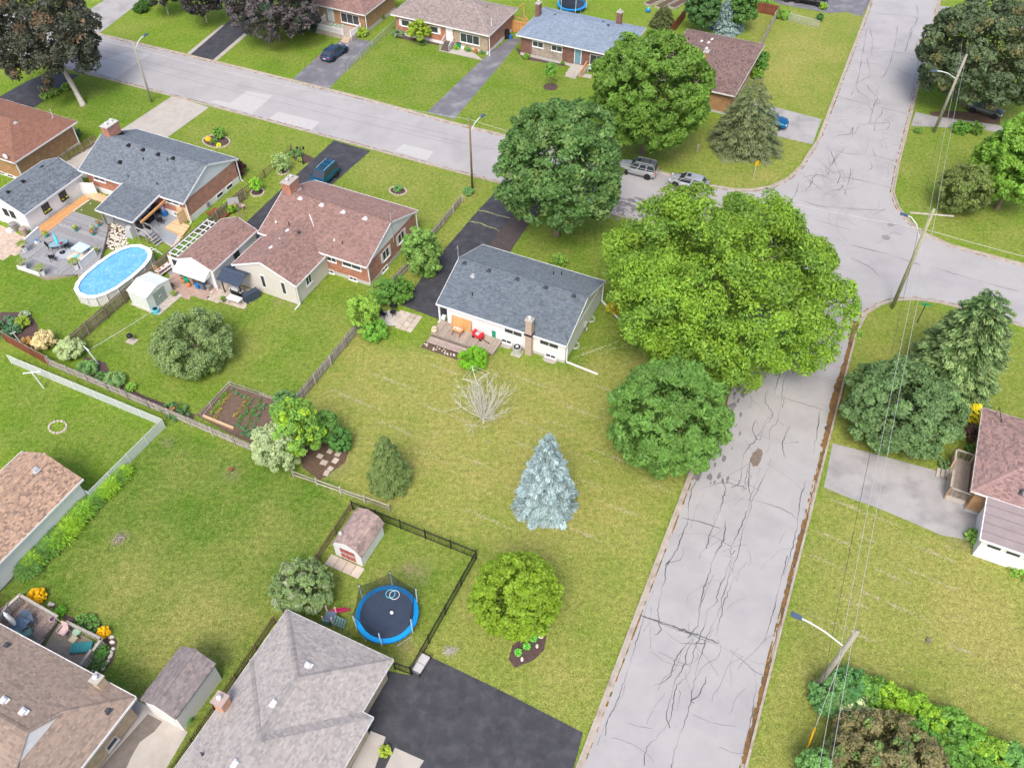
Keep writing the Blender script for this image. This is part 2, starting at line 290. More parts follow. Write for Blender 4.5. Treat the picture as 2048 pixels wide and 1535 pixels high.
class Fr:       # a local frame: origin on the ground, rotated to the street grid
    def __init__(s, xy, a=ANG): s.o = xy; s.a = a; s.c = math.cos(a); s.s = math.sin(a)
    def w2l(s, x, y): dx, dy = x-s.o[0], y-s.o[1]; return (dx*s.c+dy*s.s, -dx*s.s+dy*s.c)
    def l2w(s, x, y): return (s.o[0]+x*s.c-y*s.s, s.o[1]+x*s.s+y*s.c)
    def loc(s, px, py, z=0.0): return s.w2l(*G(px, py, z))
    def wy(s, px, py, y0):      # hits plane y=y0 -> (x, z)
        d = ray(px, py); ox, oy = s.w2l(0, 0); dx, dy = d[0]*s.c+d[1]*s.s, -d[0]*s.s+d[1]*s.c; t = (y0-oy)/dy; return (ox+dx*t, HC+d[2]*t)
    def wx(s, px, py, x0):
        d = ray(px, py); ox, oy = s.w2l(0, 0); dx, dy = d[0]*s.c+d[1]*s.s, -d[0]*s.s+d[1]*s.c; t = (x0-ox)/dx; return (oy+dy*t, HC+d[2]*t)
    def on(s, px, py, fz):      # hits surface z=fz(x,y) -> (x,y,z)
        z = 3.0
        for _ in range(25):
            x, y = s.loc(px, py, z); z = 0.5*z+0.5*fz(x, y)
        return (x, y, z)
# ---------------------------------------------------------------- ground, lawn, roads
SHEETS = []
def sheet(name, pts, z, m, kind='structure', h=0.0, **k):
    SHEETS.append(list(pts))
    mb = MB(); mb.prism(pts, z-h, z) if h else mb.prism(pts, z, z); return part(name, mb, m, kind=kind, **k)
def gp(*ps, z=0.0): return [G(x, y, z) for x, y in ps]
_rx0, _ry0, _st = -92.0, 8.0, 0.5
_nx, _ny = 369, 345
_gx = _rx0+_st*np.arange(_nx); _gy = _ry0+_st*np.arange(_ny); GX, GY = np.meshgrid(_gx, _gy)
TONE = np.zeros((_ny, _nx, 4)); TONE[..., 0] = 0.12
def pip(P):
    ins = np.zeros(GX.shape, bool); n = len(P)
    for i in range(n):
        (x1, y1), (x2, y2) = P[i], P[(i+1) % n]
        if y1 == y2: continue
        c = ((y1 > GY) != (y2 > GY)) & (GX < (x2-x1)*(GY-y1)/(y2-y1)+x1); ins ^= c
    return ins.astype(float)
def blur(a, k):
    for _ in range(k):
        a = (np.roll(a, 1, 0)+np.roll(a, -1, 0)+2*a)/4; a = (np.roll(a, 1, 1)+np.roll(a, -1, 1)+2*a)/4
    return a
def zone(pts, dry=0, lush=0, bare=0, stripe=0, k=2):
    m = blur(pip(gp(*pts)), k)
    for i, v in enumerate((dry, lush, bare, stripe)): TONE[..., i] = TONE[..., i]*(1-m)+v*m
def blob(px, py, r, dry=0, lush=0, bare=0, rx=1.0):
    x, y = G(px, py); d = np.exp(-(((GX-x)*rx)**2+(GY-y)**2)/(r*r))
    TONE[..., 0] += dry*d; TONE[..., 1] += lush*d; TONE[..., 2] += bare*d
# target yard: dry olive, striped
zone([(590, 800), (715, 650), (760, 690), (880, 700), (1150, 740), (1290, 620), (1450, 740), (1170, 1475), (850, 1310), (958, 1110), (700, 1005), (580, 940), (620, 820)], 0.62, 0.05, 0, 1.0, 3)
zone([(960, 1130), (1300, 1120), (1170, 1475), (850, 1310)], 0.52, 0.1, 0, 0.15, 6)
zone([(860, 470), (985, 375), (1010, 390), (820, 600), (700, 650), (790, 540)], 0.5, 0.1, 0, 0, 2)
zone([(1020, 500), (1100, 400), (1300, 440), (1450, 700), (1170, 700), (1200, 560)], 0.25, 0.35, 0, 0, 4)
zone([(1640, 975), (1960, 1080), (2100, 1130), (2100, 1600), (1480, 1600)], 0.62, 0.1, 0, 0.45, 3)
zone([(1700, 640), (1790, 600), (2100, 680), (2100, 860), (1900, 940), (1650, 890)], 0.4, 0.15, 0, 0.1, 3)
zone([(1800, 250), (1990, 260), (2060, 400), (2060, 520), (1850, 460), (1795, 400)], 0.3, 0.25, 0, 0.1, 3)
zone([(1500, 20), (1735, 20), (1640, 240), (1490, 200)], 0.5, 0.15, 0, 0, 3)
zone([(1240, 280), (1430, 240), (1630, 285), (1580, 370), (1500, 385), (1240, 310)], 0.45, 0.2, 0, 0, 3)
zone([(735, 300), (1000, 370), (860, 470), (660, 370)], 0.34, 0.2, 0, 0, 3)
zone([(700, 60), (985, 100), (1030, 80), (850, 225), (660, 180)], 0.18, 0.3, 0, 0, 3)
zone([(1020, 100), (1250, 140), (1020, 270), (905, 240)], 0.2, 0.3, 0, 0, 3)
zone([(430, 215), (670, 285), (480, 480), (330, 270)], 0.28, 0.15, 0, 0, 3)
zone([(100, 150), (345, 190), (240, 260), (0, 200)], 0.1, 0.45, 0, 0, 3)
zone([(300, 600), (740, 560), (600, 790), (400, 830), (120, 690)], 0.16, 0.3, 0, 0.0, 3)
zone([(0, 500), (240, 560), (130, 680), (0, 640)], 0.04, 0.35, 0, 0, 3)
zone([(0, 700), (320, 840), (170, 985), (0, 900)], 0.1, 0.3, 0, 0, 3)
zone([(330, 850), (600, 930), (700, 1000), (540, 1240), (350, 1540), (-60, 1540), (-60, 1200), (160, 1000)], 0.2, 0.75, 0, 0.3, 3)
zone([(630, 1110), (700, 1005), (955, 1105), (820, 1340), (540, 1230)], 0.3, 0.35, 0, 0, 3)
for b in [(1050, 820, 6, .15), (900, 760, 5, .1), (1180, 1060, 3, .18), (1000, 960, 4, .12), (880, 880, 4, .12), (760, 720, 2.5, .2), (1480, 300, 2.2, .3), (1530, 350, 1.6, .3), (1590, 110, 5, .22), (1545, 150, 3.5, .3),
          (1640, 90, 3, .15), (1970, 1210, 4, .2), (2010, 1330, 4, .22), (1880, 1180, 4, .12), (380, 1180, 4, .3), (330, 1330, 4, .25), (250, 1160, 3, .25), (560, 1100, 3, .15), (450, 1250, 3, .3), (480, 700, 3, .2), (620, 640, 3, .15), (700, 120, 3, .25), (790, 340, 4, .15),
          (830, 370, 2, .2), (930, 400, 1.2, .3), (480, 60, 3, .1), (240, 60, 3, .15), (820, 1310, 1.4, .45), (760, 1150, .9, .4), (1100, 1350, 2, .15), (1240, 1200, 2.5, .1), (560, 90, 3, .1), (1100, 560, 2, .2), (1180, 440, 2, .1), (1690, 830, 2, .2), (1700, 900, 2, .25), (1950, 720, 3, .2)]: blob(b[0], b[1], b[2], dry=b[3])
for b in [(240, 1077, .55, .9), (335, 884, .5, .6), (465, 947, .7, .5), (835, 1145, .9, .55), (815, 1137, .4, .7), (880, 690, .5, .4), (1478, 275, 2.2, .35), (1900, 990, 1, .4), (670, 930, 1.2, .6), (810, 1290, .5, .7), (1930, 1075, 1.1, .6), (1990, 1095, 1.0, .6), (560, 600, .7, .5), (590, 606, .6, .5), (1330, 690, 1, .3), (1950, 150, 2, .3), (1660, 980, .5, .4), (1980, 230, 3, .5)]: blob(b[0], b[1], b[2], bare=b[3])
for b in [(1290, 310, 3, .3), (1700, 640, 1.5, .2), (860, 690, 1.5, .3), (1140, 735, 3, .5), (1000, 735, 2, .45), (950, 790, 1.0, .3), (1230, 700, 3, .3), (2000, 1330, 1.2, .5), (1640, 1100, 2, .2), (560, 130, 3, .3), (610, 100, 3, .2)]: blob(b[0], b[1], b[2], lush=b[3])
def lawnmat():
    m = mat('lawn_grass', (0.1, 0.1, 0.03), 0.95, 0, spec=0.1); N = m.node_tree.nodes; L = m.node_tree.links; b = N['Principled BSDF']
    g = N.new('ShaderNodeNewGeometry'); at = N.new('ShaderNodeAttribute'); at.attribute_name = 'tone'; sp = N.new('ShaderNodeSeparateColor'); L.new(at.outputs['Color'], sp.inputs[0])
    def noise(s, d=4, r=.6, v=None):
        n = N.new('ShaderNodeTexNoise'); n.inputs['Scale'].default_value = s; n.inputs['Detail'].default_value = d; n.inputs['Roughness'].default_value = r; L.new(v or g.outputs['Position'], n.inputs['Vector']); return n.outputs['Fac']
    def ma(op, a, b_=None, c=None):
        n = N.new('ShaderNodeMath'); n.operation = op
        for i, x in enumerate((a, b_, c)):
            if x is None: continue
            if isinstance(x, (int, float)): n.inputs[i].default_value = x
            else: L.new(x, n.inputs[i])
        return n.outputs[0]
    def mix(f, a, b_):
        n = N.new('ShaderNodeMix'); n.data_type = 'RGBA'; L.new(f, n.inputs['Factor'])
        for i, x in ((6, a), (7, b_)):
            if isinstance(x, tuple): n.inputs[i].default_value = (*x, 1)
            else: L.new(x, n.inputs[i])
        return n.outputs[2]
    n1 = noise(0.22, 6, .62); n2 = noise(1.3, 5, .7); n3 = noise(9, 4, .8)
    mp = N.new('ShaderNodeMapping'); mp.inputs['Rotation'].default_value = (0, 0, -ANG); mp.inputs['Scale'].default_value = (0.5, 2.4, 1); L.new(g.outputs['Position'], mp.inputs['Vector'])
    ns = noise(1.0, 4, .6, mp.outputs[0])
    n1c = ma('MULTIPLY_ADD', n1, 2.2, -1.1); n2c = ma('MULTIPLY_ADD', n2, 1.6, -.8); nsc = ma('MULTIPLY_ADD', ns, 1.6, -.8)
    st = ma('MULTIPLY', nsc, ma('MULTIPLY', at.outputs['Alpha'], .6))
    dry = ma('ADD', ma('ADD', sp.outputs[0], ma('MULTIPLY', n1c, .55)), ma('ADD', ma('MULTIPLY', n2c, .5), st))
    dry = ma('MINIMUM', ma('MAXIMUM', dry, 0), 1)
    lush = ma('MINIMUM', ma('MAXIMUM', ma('ADD', sp.outputs[1], ma('MULTIPLY', noise(.5, 5), .5)), 0), 1)
    c = mix(ma('SUBTRACT', lush, .1), (0.165, 0.262, 0.028), (0.08, 0.165, 0.018)); c = mix(ma('MULTIPLY', dry, .8), c, (0.35, 0.31, 0.105))
    bare = ma('MULTIPLY', sp.outputs[2], ma('MULTIPLY_ADD', n2, 2.4, -.4)); bare = ma('MINIMUM', ma('MAXIMUM', bare, 0), 1)
    c = mix(bare, c, (0.25, 0.19, 0.14))
    v = ma('MAXIMUM', ma('MULTIPLY_ADD', n3, 3.0, -.5), .3); v = ma('MULTIPLY', v, ma('MULTIPLY_ADD', noise(2.6, 5, .75), 1.7, .15))
    vm = N.new('ShaderNodeVectorMath'); vm.operation = 'SCALE'; L.new(c, vm.inputs[0]); L.new(v, vm.inputs['Scale']); L.new(vm.outputs[0], b.inputs['Base Color'])
    bp = N.new('ShaderNodeBump'); bp.inputs['Distance'].default_value = 0.05; bp.inputs['Strength'].default_value = 0.6; L.new(noise(14, 3, .7), bp.inputs['Height']); L.new(bp.outputs[0], b.inputs['Normal'])
    return m
M['lawn'] = lawnmat()
def lawngrid():
    me = bpy.data.meshes.new('lawn'); v = np.stack([GX, GY, 0.0*GX], -1).reshape(-1, 3)
    i = np.arange(_nx*_ny).reshape(_ny, _nx); q = np.stack([i[:-1, :-1], i[:-1, 1:], i[1:, 1:], i[1:, :-1]], -1).reshape(-1, 4)
    me.vertices.add(len(v)); me.vertices.foreach_set('co', v.ravel()); me.loops.add(q.size); me.loops.foreach_set('vertex_index', q.ravel().astype(np.int32))
    me.polygons.add(len(q)); me.polygons.foreach_set('loop_start', (np.arange(len(q))*4).astype(np.int32)); me.update(calc_edges=True)
    a = me.attributes.new('tone', 'FLOAT_COLOR', 'POINT'); a.data.foreach_set('color', TONE.astype(np.float32).ravel()); me.materials.append(M['lawn']); put('lawn', me, kind='structure')
lawngrid()
_g = MB(); _g.box(-2500, -800, -3, 2500, 4000, -0.06); part('ground', _g, mat('distant_grass', (0.1, 0.15, 0.03), 0.95, 0.3, 0.05), kind='structure')
def ext(p, q, d):   # extend beyond q
    L_ = math.hypot(q[0]-p[0], q[1]-p[1]) or 1.0; return (q[0]+(q[0]-p[0])/L_*d, q[1]+(q[1]-p[1])/L_*d)
LW = gp((1302.5, 1139.8), (1741, 0)); LWs = ext(LW[1], LW[0], 60); LWn = ext(LW[0], LW[1], 45)
RW = gp((1507.6, 1483.5), (1882.5, 0)); RWs = ext(RW[1], RW[0], 30); RWn = ext(RW[0], RW[1], 45)
def online(P, py):      # point on the line P at picture row py
    lo, hi = -0.12, 3.0
    for _ in range(50):
        t = (lo+hi)/2; x = P[0][0]+(P[1][0]-P[0][0])*t; y = P[0][1]+(P[1][1]-P[0][1])*t
        row = 767.5-((y*SP-HC*CP)/(y*CP+HC*SP))*FPX
        if row > py: lo = t
        else: hi = t
    return (x, y)
c_sw = [LWs, online(LW, 600)]+gp((1523, 558), (1500, 530), (1455, 502), (1390, 478), (1254, 438), (1100, 393.5), (912, 345), (512, 237), (169, 148)); c_sw.append(ext(c_sw[-2], c_sw[-1], 50))
c_nw = gp((156, 57), (512, 142), (700, 188.5), (912, 246), (1100, 291.5), (1307, 338.7), (1341, 348), (1420, 369), (1470, 378), (1505, 378), (1540, 372), (1575, 355), (1600, 331), (1613, 310))+[online(LW, 280), LWn]; c_nw.insert(0, ext(c_nw[1], c_nw[0], 50))
c_ne = [RWn, online(RW, 330)]+gp((1789, 386), (1799, 414.6), (1821, 443), (1845, 463), (1902, 489), (2048, 527.7)); c_ne.append(ext(c_ne[-2], c_ne[-1], 50))
c_se = gp((2048, 655), (1912, 614.6), (1873.7, 605.5), (1831, 600.5), (1793, 601.5), (1760.6, 611.6), (1735, 628))+[online(RW, 670), RWs]; c_se.insert(0, ext(c_se[1], c_se[0], 50))
sheet('road', c_sw+c_nw+c_ne+c_se, 0.004, M['asphalt'])
def offset(P, d):
    o = []
    for i, p in enumerate(P):
        a = P[max(i-1, 0)]; b = P[min(i+1, len(P)-1)]; l = math.hypot(b[0]-a[0], b[1]-a[1]) or 1.0; o.append((p[0]-(b[1]-a[1])/l*d, p[1]+(b[0]-a[0])/l*d))
    return o
def strip(mb, A, B, z0, z1, c=None):
    for i in range(len(A)-1):
        mb.add([(*A[i], z0), (*A[i+1], z0), (*B[i+1], z0), (*B[i], z0), (*A[i], z1), (*A[i+1], z1), (*B[i+1], z1), (*B[i], z1)],
               [(4, 5, 6, 7), (0, 1, 5, 4), (3, 7, 6, 2), (0, 4, 7, 3), (1, 2, 6, 5)], c)
def resample(P, d):
    o = [P[0]]
    for a, b in zip(P, P[1:]):
        L_ = math.hypot(b[0]-a[0], b[1]-a[1]); n = max(1, int(L_/d)); o += [(a[0]+(b[0]-a[0])*i/n, a[1]+(b[1]-a[1])*i/n) for i in range(1, n+1)]
    return o
for P, s in ((c_sw, 1), (c_nw, 1), (c_ne, 1), (c_se, 1)):
    P = resample(P, 3.0); s = -s
    mb = MB(); a, b, c = offset(P, 0.02*s), offset(P, 0.18*s), offset(P, 0.5*s)
    for i in range(len(P)-1):
        k = 0.88+0.2*random.random(); g0 = 0.012
        strip(mb, [a[i], ext(a[i], a[i+1], -g0)], [b[i], ext(b[i], b[i+1], -g0)], 0, 0.11); strip(mb, [b[i], ext(b[i], b[i+1], -g0)], [c[i], ext(c[i], c[i+1], -g0)], 0, 0.012)
    part('kerb', mb, M['kerb'], kind='structure')
    # weeds and silt lodged in the joint between gutter and road
    mb = MB(); Q = resample(P, 0.35); d1 = offset(Q, 0.46*s)
    for i in range(len(Q)-1):
        n_ = 0.5+0.5*math.sin(i*0.13)*math.sin(i*0.051+1)
        if random.random() < 0.35+0.5*n_:
            w = random.uniform(0.02, 0.07)
            q0, q1 = d1[i], d1[i+1]; l = math.hypot(q1[0]-q0[0], q1[1]-q0[1]) or 1.0; nx, ny = -(q1[1]-q0[1])/l*w, (q1[0]-q0[0])/l*w
            g = random.random(); mb.add([(q0[0]-nx, q0[1]-ny, .016), (q1[0]-nx, q1[1]-ny, .016), (q1[0]+nx, q1[1]+ny, .016), (q0[0]+nx, q0[1]+ny, .016)], [(0, 1, 2, 3)], (.5+g, .7, .4))
    part('gutter_weeds', mb, mat('gutter_weed', (0.17, 0.16, 0.06), 0.9, 0.3, col=True), kind='stuff')
# silt along the east gutter of the main road
def ribbon(mb, P, w, z, c=None, jit=0.0):
    P = [tuple(p) for p in P]; A = offset(P, w/2 if not callable(w) else 0); 
    if callable(w): A = [offset(P, w(i)/2)[i] for i in range(len(P))]; B = [offset(P, -w(i)/2)[i] for i in range(len(P))]
    else: B = offset(P, -w/2)
    for i in range(len(P)-1): mb.add([(*A[i], z), (*B[i], z), (*B[i+1], z), (*A[i+1], z)], [(0, 1, 2, 3)], c)
mb = MB(); e0 = [online(RW, y) for y in range(1530, 640, -5)]; e0 = offset(e0, 0.30)
ws = [max(.06, .22+.26*math.sin(i*.16)*math.sin(i*.06+2)+random.uniform(-.08, .1)+(.45 if i > 126 else 0)) for i in range(len(e0))]
e0 = [(p[0]+random.gauss(0, .03), p[1]+random.gauss(0, .03)) for p in e0]; ribbon(mb, e0, lambda i: ws[i]*random.uniform(.88, 1.1), 0.02); part('gutter_silt', mb, M['gutterdirt'], kind='stuff')
mb = MB(); e1 = [online(LW, y) for y in range(930, 730, -12)]; e1 = offset(e1, -0.75); ribbon(mb, e1, lambda i: .5+.25*math.sin(i*.9), 0.02); part('gutter_silt', mb, M['gutterdirt'], kind='stuff')
def blotch(mb, x, y, rx, ry, z, n=14, a=0.0, jag=.25, c=None):
    P = []
    for i in range(n):
        t = 2*math.pi*i/n; r = 1+random.uniform(-jag, jag); u, v = rx*r*math.cos(t), ry*r*math.sin(t); P.append((x+u*math.cos(a)-v*math.sin(a), y+u*math.sin(a)+v*math.cos(a)))
    mb.prism(P, z, z, c)
mb = MB()       # damp leaf litter below the big trees
for _ in range(90):
    t = random.random(); x, y = online(LW, 950-260*t); d = 0.7+abs(random.gauss(0, 1.0)); q = (x+d*math.cos(R(-24)), y+d*math.sin(R(-24))); r = random.uniform(.08, .45)*(1.1-d*.22 if d < 4 else .3)
    blotch(mb, q[0], q[1], max(.05, r*1.8), max(.04, r*.7), random.uniform(.006, .011), 9, R(66), .45)
for _ in range(45):
    x, y = G(random.uniform(1500, 1600), random.uniform(700, 745)); blotch(mb, x, y, random.uniform(.1, .5), random.uniform(.05, .16), random.uniform(.006, .011), 8, R(66), .45)
for _ in range(60):
    x, y = G(random.uniform(1215, 1290), random.uniform(395, 440)); blotch(mb, x, y, random.uniform(.1, .6), random.uniform(.08, .3), random.uniform(.006, .011), 8, ANG, .45)
part('damp_patches', mb, M['wet'], kind='stuff')
mb = MB(); x, y = G(1513, 915); blotch(mb, x, y, 1.05, .42, 0.03, 20, R(64), .12); part('road_patch', mb, mat('rust_patch', (.2, .155, .13), .9, .3, 3, .3), kind='structure')
for P in ([(418, 204), (434, 200), (460, 206), (494, 182), (545, 191.5), (504, 228)], [(537, 238), (556, 223.6), (640, 244), (624, 260)], [(789, 302), (806.5, 288), (868, 303.6), (853, 321)], [(169, 140), (185, 128), (250, 105), (300, 108), (232, 157)]):
    sheet('road_patch', gp(*P), 0.008, M['patch'])
# sealed cracks, traced on the photograph
CR = [[(1455,740),(1440,790),(1462,812),(1500,770),(1517,790)],[(1537,777),(1530,800),(1545,830),(1530,850),(1510,880),(1490,905),(1483,935),(1478,965),(1462,975)],[(1490,880),(1503,900),(1500,925),(1490,960),(1485,985),(1503,950)],[(1517,860),(1512,840),(1506,860),(1518,880),(1530,850)],
[(1402,977),(1440,965),(1475,970),(1495,978),(1485,978)],[(1443,950),(1450,980),(1440,1020),(1425,1055),(1412,1097)],[(1500,920),(1497,970),(1500,1000),(1483,1050),(1462,1095),(1463,1110),(1470,1100)],[(1520,935),(1510,970),(1498,1000),(1503,1010),(1485,1065),(1475,1110),(1460,1150)],[(1542,918),(1530,950),(1512,985),(1503,1003)],
[(1483,998),(1520,1003),(1570,1020),(1598,1040),(1612,1046)],[(1612,957),(1600,1000),(1596,1040),(1588,1080),(1575,1130),(1566,1150)],[(1362,1035),(1400,1043),(1440,1056)],[(1357,1072),(1370,1066),(1420,1070),(1462,1092)],[(1399,949),(1385,975),(1377,1010),(1376,1040),(1366,1066),(1350,1105),(1340,1120)],[(1365,1093),(1363,1115),(1335,1128),(1330,1150),(1330,1160),(1320,1190),(1317,1230),(1320,1262),(1309,1268)],
[(1451,1040),(1447,1080),(1430,1110),(1420,1140),(1410,1170),(1400,1210),(1395,1250),(1385,1262),(1375,1275)],[(1350,1105),(1332,1130),(1340,1120)],[(1460,1100),(1463,1120),(1458,1125),(1468,1145)],[(1463,1118),(1450,1150),(1437,1180),(1432,1205),(1415,1220),(1410,1250),(1400,1270),(1388,1305),(1375,1350),(1352,1375),(1345,1410),(1340,1440),(1315,1470),(1292,1500),(1289,1530)],
[(1463,1122),(1450,1180),(1430,1240),(1412,1275),(1405,1300),(1390,1350),(1383,1395),(1370,1440),(1350,1500),(1343,1535)],[(1471,1152),(1450,1200),(1440,1240),(1431,1272)],[(1427,1150),(1408,1192),(1400,1210)],[(1280,1230),(1320,1242),(1360,1258),(1400,1272),(1437,1284)],[(1287,1230),(1325,1248),(1365,1262),(1415,1282),(1440,1292),(1480,1315),(1510,1342),(1528,1348)],[(1285,1232),(1340,1253),(1395,1268)],
[(1330,1260),(1345,1275),(1365,1285),(1395,1287),(1412,1284)],[(1383,1278),(1355,1310),(1340,1350),(1325,1365),(1307,1371)],[(1395,1265),(1375,1300),(1368,1330),(1350,1360),(1340,1400),(1333,1430),(1340,1455)],[(1460,1300),(1500,1320),(1530,1329)],[(1509,1345),(1512,1370),(1505,1420),(1492,1480),(1480,1510)],[(1528,1283),(1545,1230),(1556,1180),(1575,1110)],[(1360,1380),(1355,1415),(1345,1417)],[(1412,1352),(1400,1385),(1382,1400),(1388,1405)],
[(1305,1182),(1290,1220),(1286,1240),(1270,1290),(1252,1350),(1235,1400),(1215,1440),(1195,1490)],[(1250,1370),(1240,1400),(1218,1430),(1210,1470)],[(1303,1212),(1300,1240),(1287,1262)],[(1598,660),(1590,720),(1568,760),(1563,800),(1555,840),(1540,860),(1538,895),(1530,905)],[(1555,792),(1610,808),(1655,822)],[(1578,718),(1560,750),(1548,790)],[(1573,775),(1565,815)],[(1535,825),(1567,850)],[(1580,850),(1565,885),(1570,915)],[(1522,870),(1560,885),(1598,883)],[(1565,885),(1545,872)],[(1640,822),(1633,870),(1628,905)],
[(1746,80),(1735,55),(1725,110),(1715,160),(1703,190)],[(1745,0),(1747,25),(1830,35),(1822,60),(1812,100)],[(1833,10),(1835,35),(1818,80),(1810,105)],[(1795,50),(1790,90),(1775,140),(1762,157)],[(1835,75),(1828,120),(1820,117)],[(1853,55),(1840,100),(1835,130),(1828,170),(1820,200),(1815,215)],[(1762,103),(1800,106),(1845,112)],[(1745,80),(1742,110),(1735,120),(1740,150),(1725,160),(1713,170),(1718,185),(1735,195),(1737,212),(1745,222),(1735,245)],[(1697,126),(1750,128),(1790,138),(1830,158)],[(1705,165),(1730,168),(1740,180),(1760,205),(1745,210)],[(1680,195),(1740,210),(1816,228)],[(1756,195),(1748,212),(1740,245)],
[(1765,215),(1762,230),(1752,240),(1748,262)],[(1750,228),(1778,245),(1772,260),(1755,258)],[(1715,250),(1735,248),(1778,245)],[(1686,245),(1700,262),(1708,268),(1720,250)],[(1690,270),(1702,265),(1706,255),(1704,275)],[(1664,280),(1675,272),(1703,268)],[(1647,285),(1670,300),(1700,308),(1750,312),(1790,323)],[(1676,300),(1665,325),(1650,345)],[(1690,295),(1670,320),(1655,350)],[(1625,320),(1645,330),(1668,345),(1690,340)],[(1660,300),(1672,330),(1680,350),(1675,368)],[(1605,355),(1640,350),(1665,360),(1690,355),(1740,365),(1780,375)],[(1600,372),(1610,362),(1625,365),(1605,385)],[(1636,340),(1620,372),(1640,378)],[(1700,335),(1700,352),(1690,390)],[(1655,382),(1680,378),(1686,370)],
[(1600,345),(1650,385),(1665,392)],[(1578,405),(1592,385),(1597,365)],[(1745,298),(1750,312)],[(1738,318),(1745,335),(1737,340)],[(1700,420),(1720,424),(1745,440)],[(1700,490),(1780,510),(1840,530)],[(1700,515),(1740,535),(1760,556)],[(1782,576),(1783,590),(1778,592)],[(1750,490),(1762,480),(1785,465),(1805,470)],[(1775,457),(1788,450),(1810,452)],[(1860,532),(1900,545),(1960,562),(2040,584)],[(1610,430),(1650,445),(1700,460)],[(1600,400),(1640,412),(1700,418),(1772,420)],[(1745,430),(1770,418)]]
M['seal'] = mat('crack_sealant', (0.09, 0.09, 0.1), 0.6, 0.3, 3)
def smoothline(P, d=0.22, amp=.035):
    P = [G(*p) for p in P]; o = []
    for i in range(len(P)-1):
        p0, p1, p2, p3 = P[max(i-1, 0)], P[i], P[i+1], P[min(i+2, len(P)-1)]; n = max(2, int(math.hypot(p2[0]-p1[0], p2[1]-p1[1])/d))
        for k in range(n):
            t = k/n; o.append(tuple(0.5*(2*p1[j]+(p2[j]-p0[j])*t+(2*p0[j]-5*p1[j]+4*p2[j]-p3[j])*t*t+(3*p1[j]-p0[j]-3*p2[j]+p3[j])*t**3)+random.gauss(0, amp) for j in (0, 1)))
    return o+[P[-1]]
mb = MB()
for c in CR:
    P = smoothline(c); w0 = random.uniform(.032, .062); zc_ = random.uniform(.0125, .019); ribbon(mb, P, lambda i, w0=w0: w0*(.75+.5*math.sin(i*.31+w0*90))*random.uniform(.6, 1.4), zc_)
for _ in range(150):
    if _ < 85: x, y = G(random.uniform(1600, 1800), random.uniform(60, 460))
    else:
        t = random.random(); p = online(LW, 1480-1300*t); q = random.uniform(1.2, 8.5); x, y = p[0]+q*math.cos(R(-24)), p[1]+q*math.sin(R(-24))
    an = random.choice((R(65), R(65), R(-25), random.random()*3)); P = [(x, y)]
    for k in range(random.randint(5, 22)): an += random.gauss(0, .14); P.append((P[-1][0]+.2*math.cos(an), P[-1][1]+.2*math.sin(an)))
    w0 = random.uniform(.01, .022); ribbon(mb, P, lambda i, w0=w0: w0*random.uniform(.5, 1.4), random.uniform(.0125, .019))
for P in ([(900,270),(600,200),(200,100)],[(912,290),(600,215),(180,110)],[(1000,300),(940,290),(800,255)]): 
    P = smoothline(P, .8, .02); ribbon(mb, P, .03, 0.013)
for c in ([(1280,1230),(1400,1270)],[(1400,1270),(1437,1286)]):
    P = smoothline(c); ribbon(mb, P, lambda i: random.uniform(.02, .1), 0.021)
part('crack_sealant', mb, M['seal'], kind='stuff')
sheet('damp_stain', gp((296, 1427), (325, 1442), (309, 1462), (280, 1483), (264, 1510), (253, 1535), (215, 1560), (200, 1535), (258, 1470)), .016, mat('damp_concrete', (.17, .15, .135), .8, .2, 2))
mb = MB()
for c in ([(957,421),(975,424),(1000,432),(1020,436)],[(938,443),(960,447),(985,456),(999,462)]):
    P = smoothline(c); ribbon(mb, P, lambda i: random.uniform(.05, .2), 0.03)
part('crack_grass', mb, mat('crack_grass', (.3, .32, .15), .9, .3), kind='stuff')
for px, py, r in ((1772, 475, .42), (1781, 449, .33)):
    x, y = G(px, py); t = thing('manhole_cover', ('larger round manhole cover in the junction, ringed by cracks' if r > .4 else 'smaller dark manhole cover in the junction, below the lamp head'), 'manhole cover', (x, y))
    mb = MB(); mb.cyl(0, 0, .005, .02, r, 20); part('frame_ring', mb, mat('iron', (.22, .21, .21), .7, .2), t); mb = MB(); mb.cyl(0, 0, .02, .028, r*.82, 18)
    for k in range(-3, 4): mb.cbox(0, k*r*.2, .028, r*1.1, .03, .008)
    part('lid', mb, mat('iron_lid', (.26, .25, .25), .6, .2), t)
# driveways
def drive(pts, m, z=0.012, name='driveway'): return sheet(name, gp(*pts), z, M[m])
drive([(1003, 371), (1105, 399), (1022, 436), (975, 500), (960, 575), (882, 640), (805, 611), (855, 538), (931, 450), (956, 421)], 'darkasph')
drive([(1105, 399), (1085, 395), (1022, 436), (970, 500), (1000, 540), (1023, 500), (1057, 449)], 'brownasph', 0.016)
drive([(668, 281), (741, 302), (668, 366), (590, 470), (502, 492), (492, 445), (590, 352)], 'darkasph')
drive([(345, 192), (418, 215), (335, 275), (290, 335), (165, 356), (128, 322), (187, 283), (245, 258)], 'concrete')
drive([(-40, 215), (52, 164), (100, 143), (158, 150), (84, 205), (0, 260)], 'darkasph')
drive([(213, -2), (289, -2), (200, 66), (150, 54), (156, 34)], 'palasph')
drive([(448, 52), (381, 109), (425, 121), (490, 66), (560, -10), (510, -10)], 'darkasph')
drive([(444, 50), (374, 107), (381, 109.5), (448, 52)], 'concrete', .02, 'path'); drive([(490, 66), (425, 121), (433, 122.5), (497, 68)], 'concrete', .02, 'path')
drive([(645, 104), (586, 158), (658, 178), (746, 84), (694, 74)], 'greyasph')
drive([(853.4, 225), (908, 239), (1016, 112), (1044, 78), (1020, 76), (967, 117)], 'greyasph')
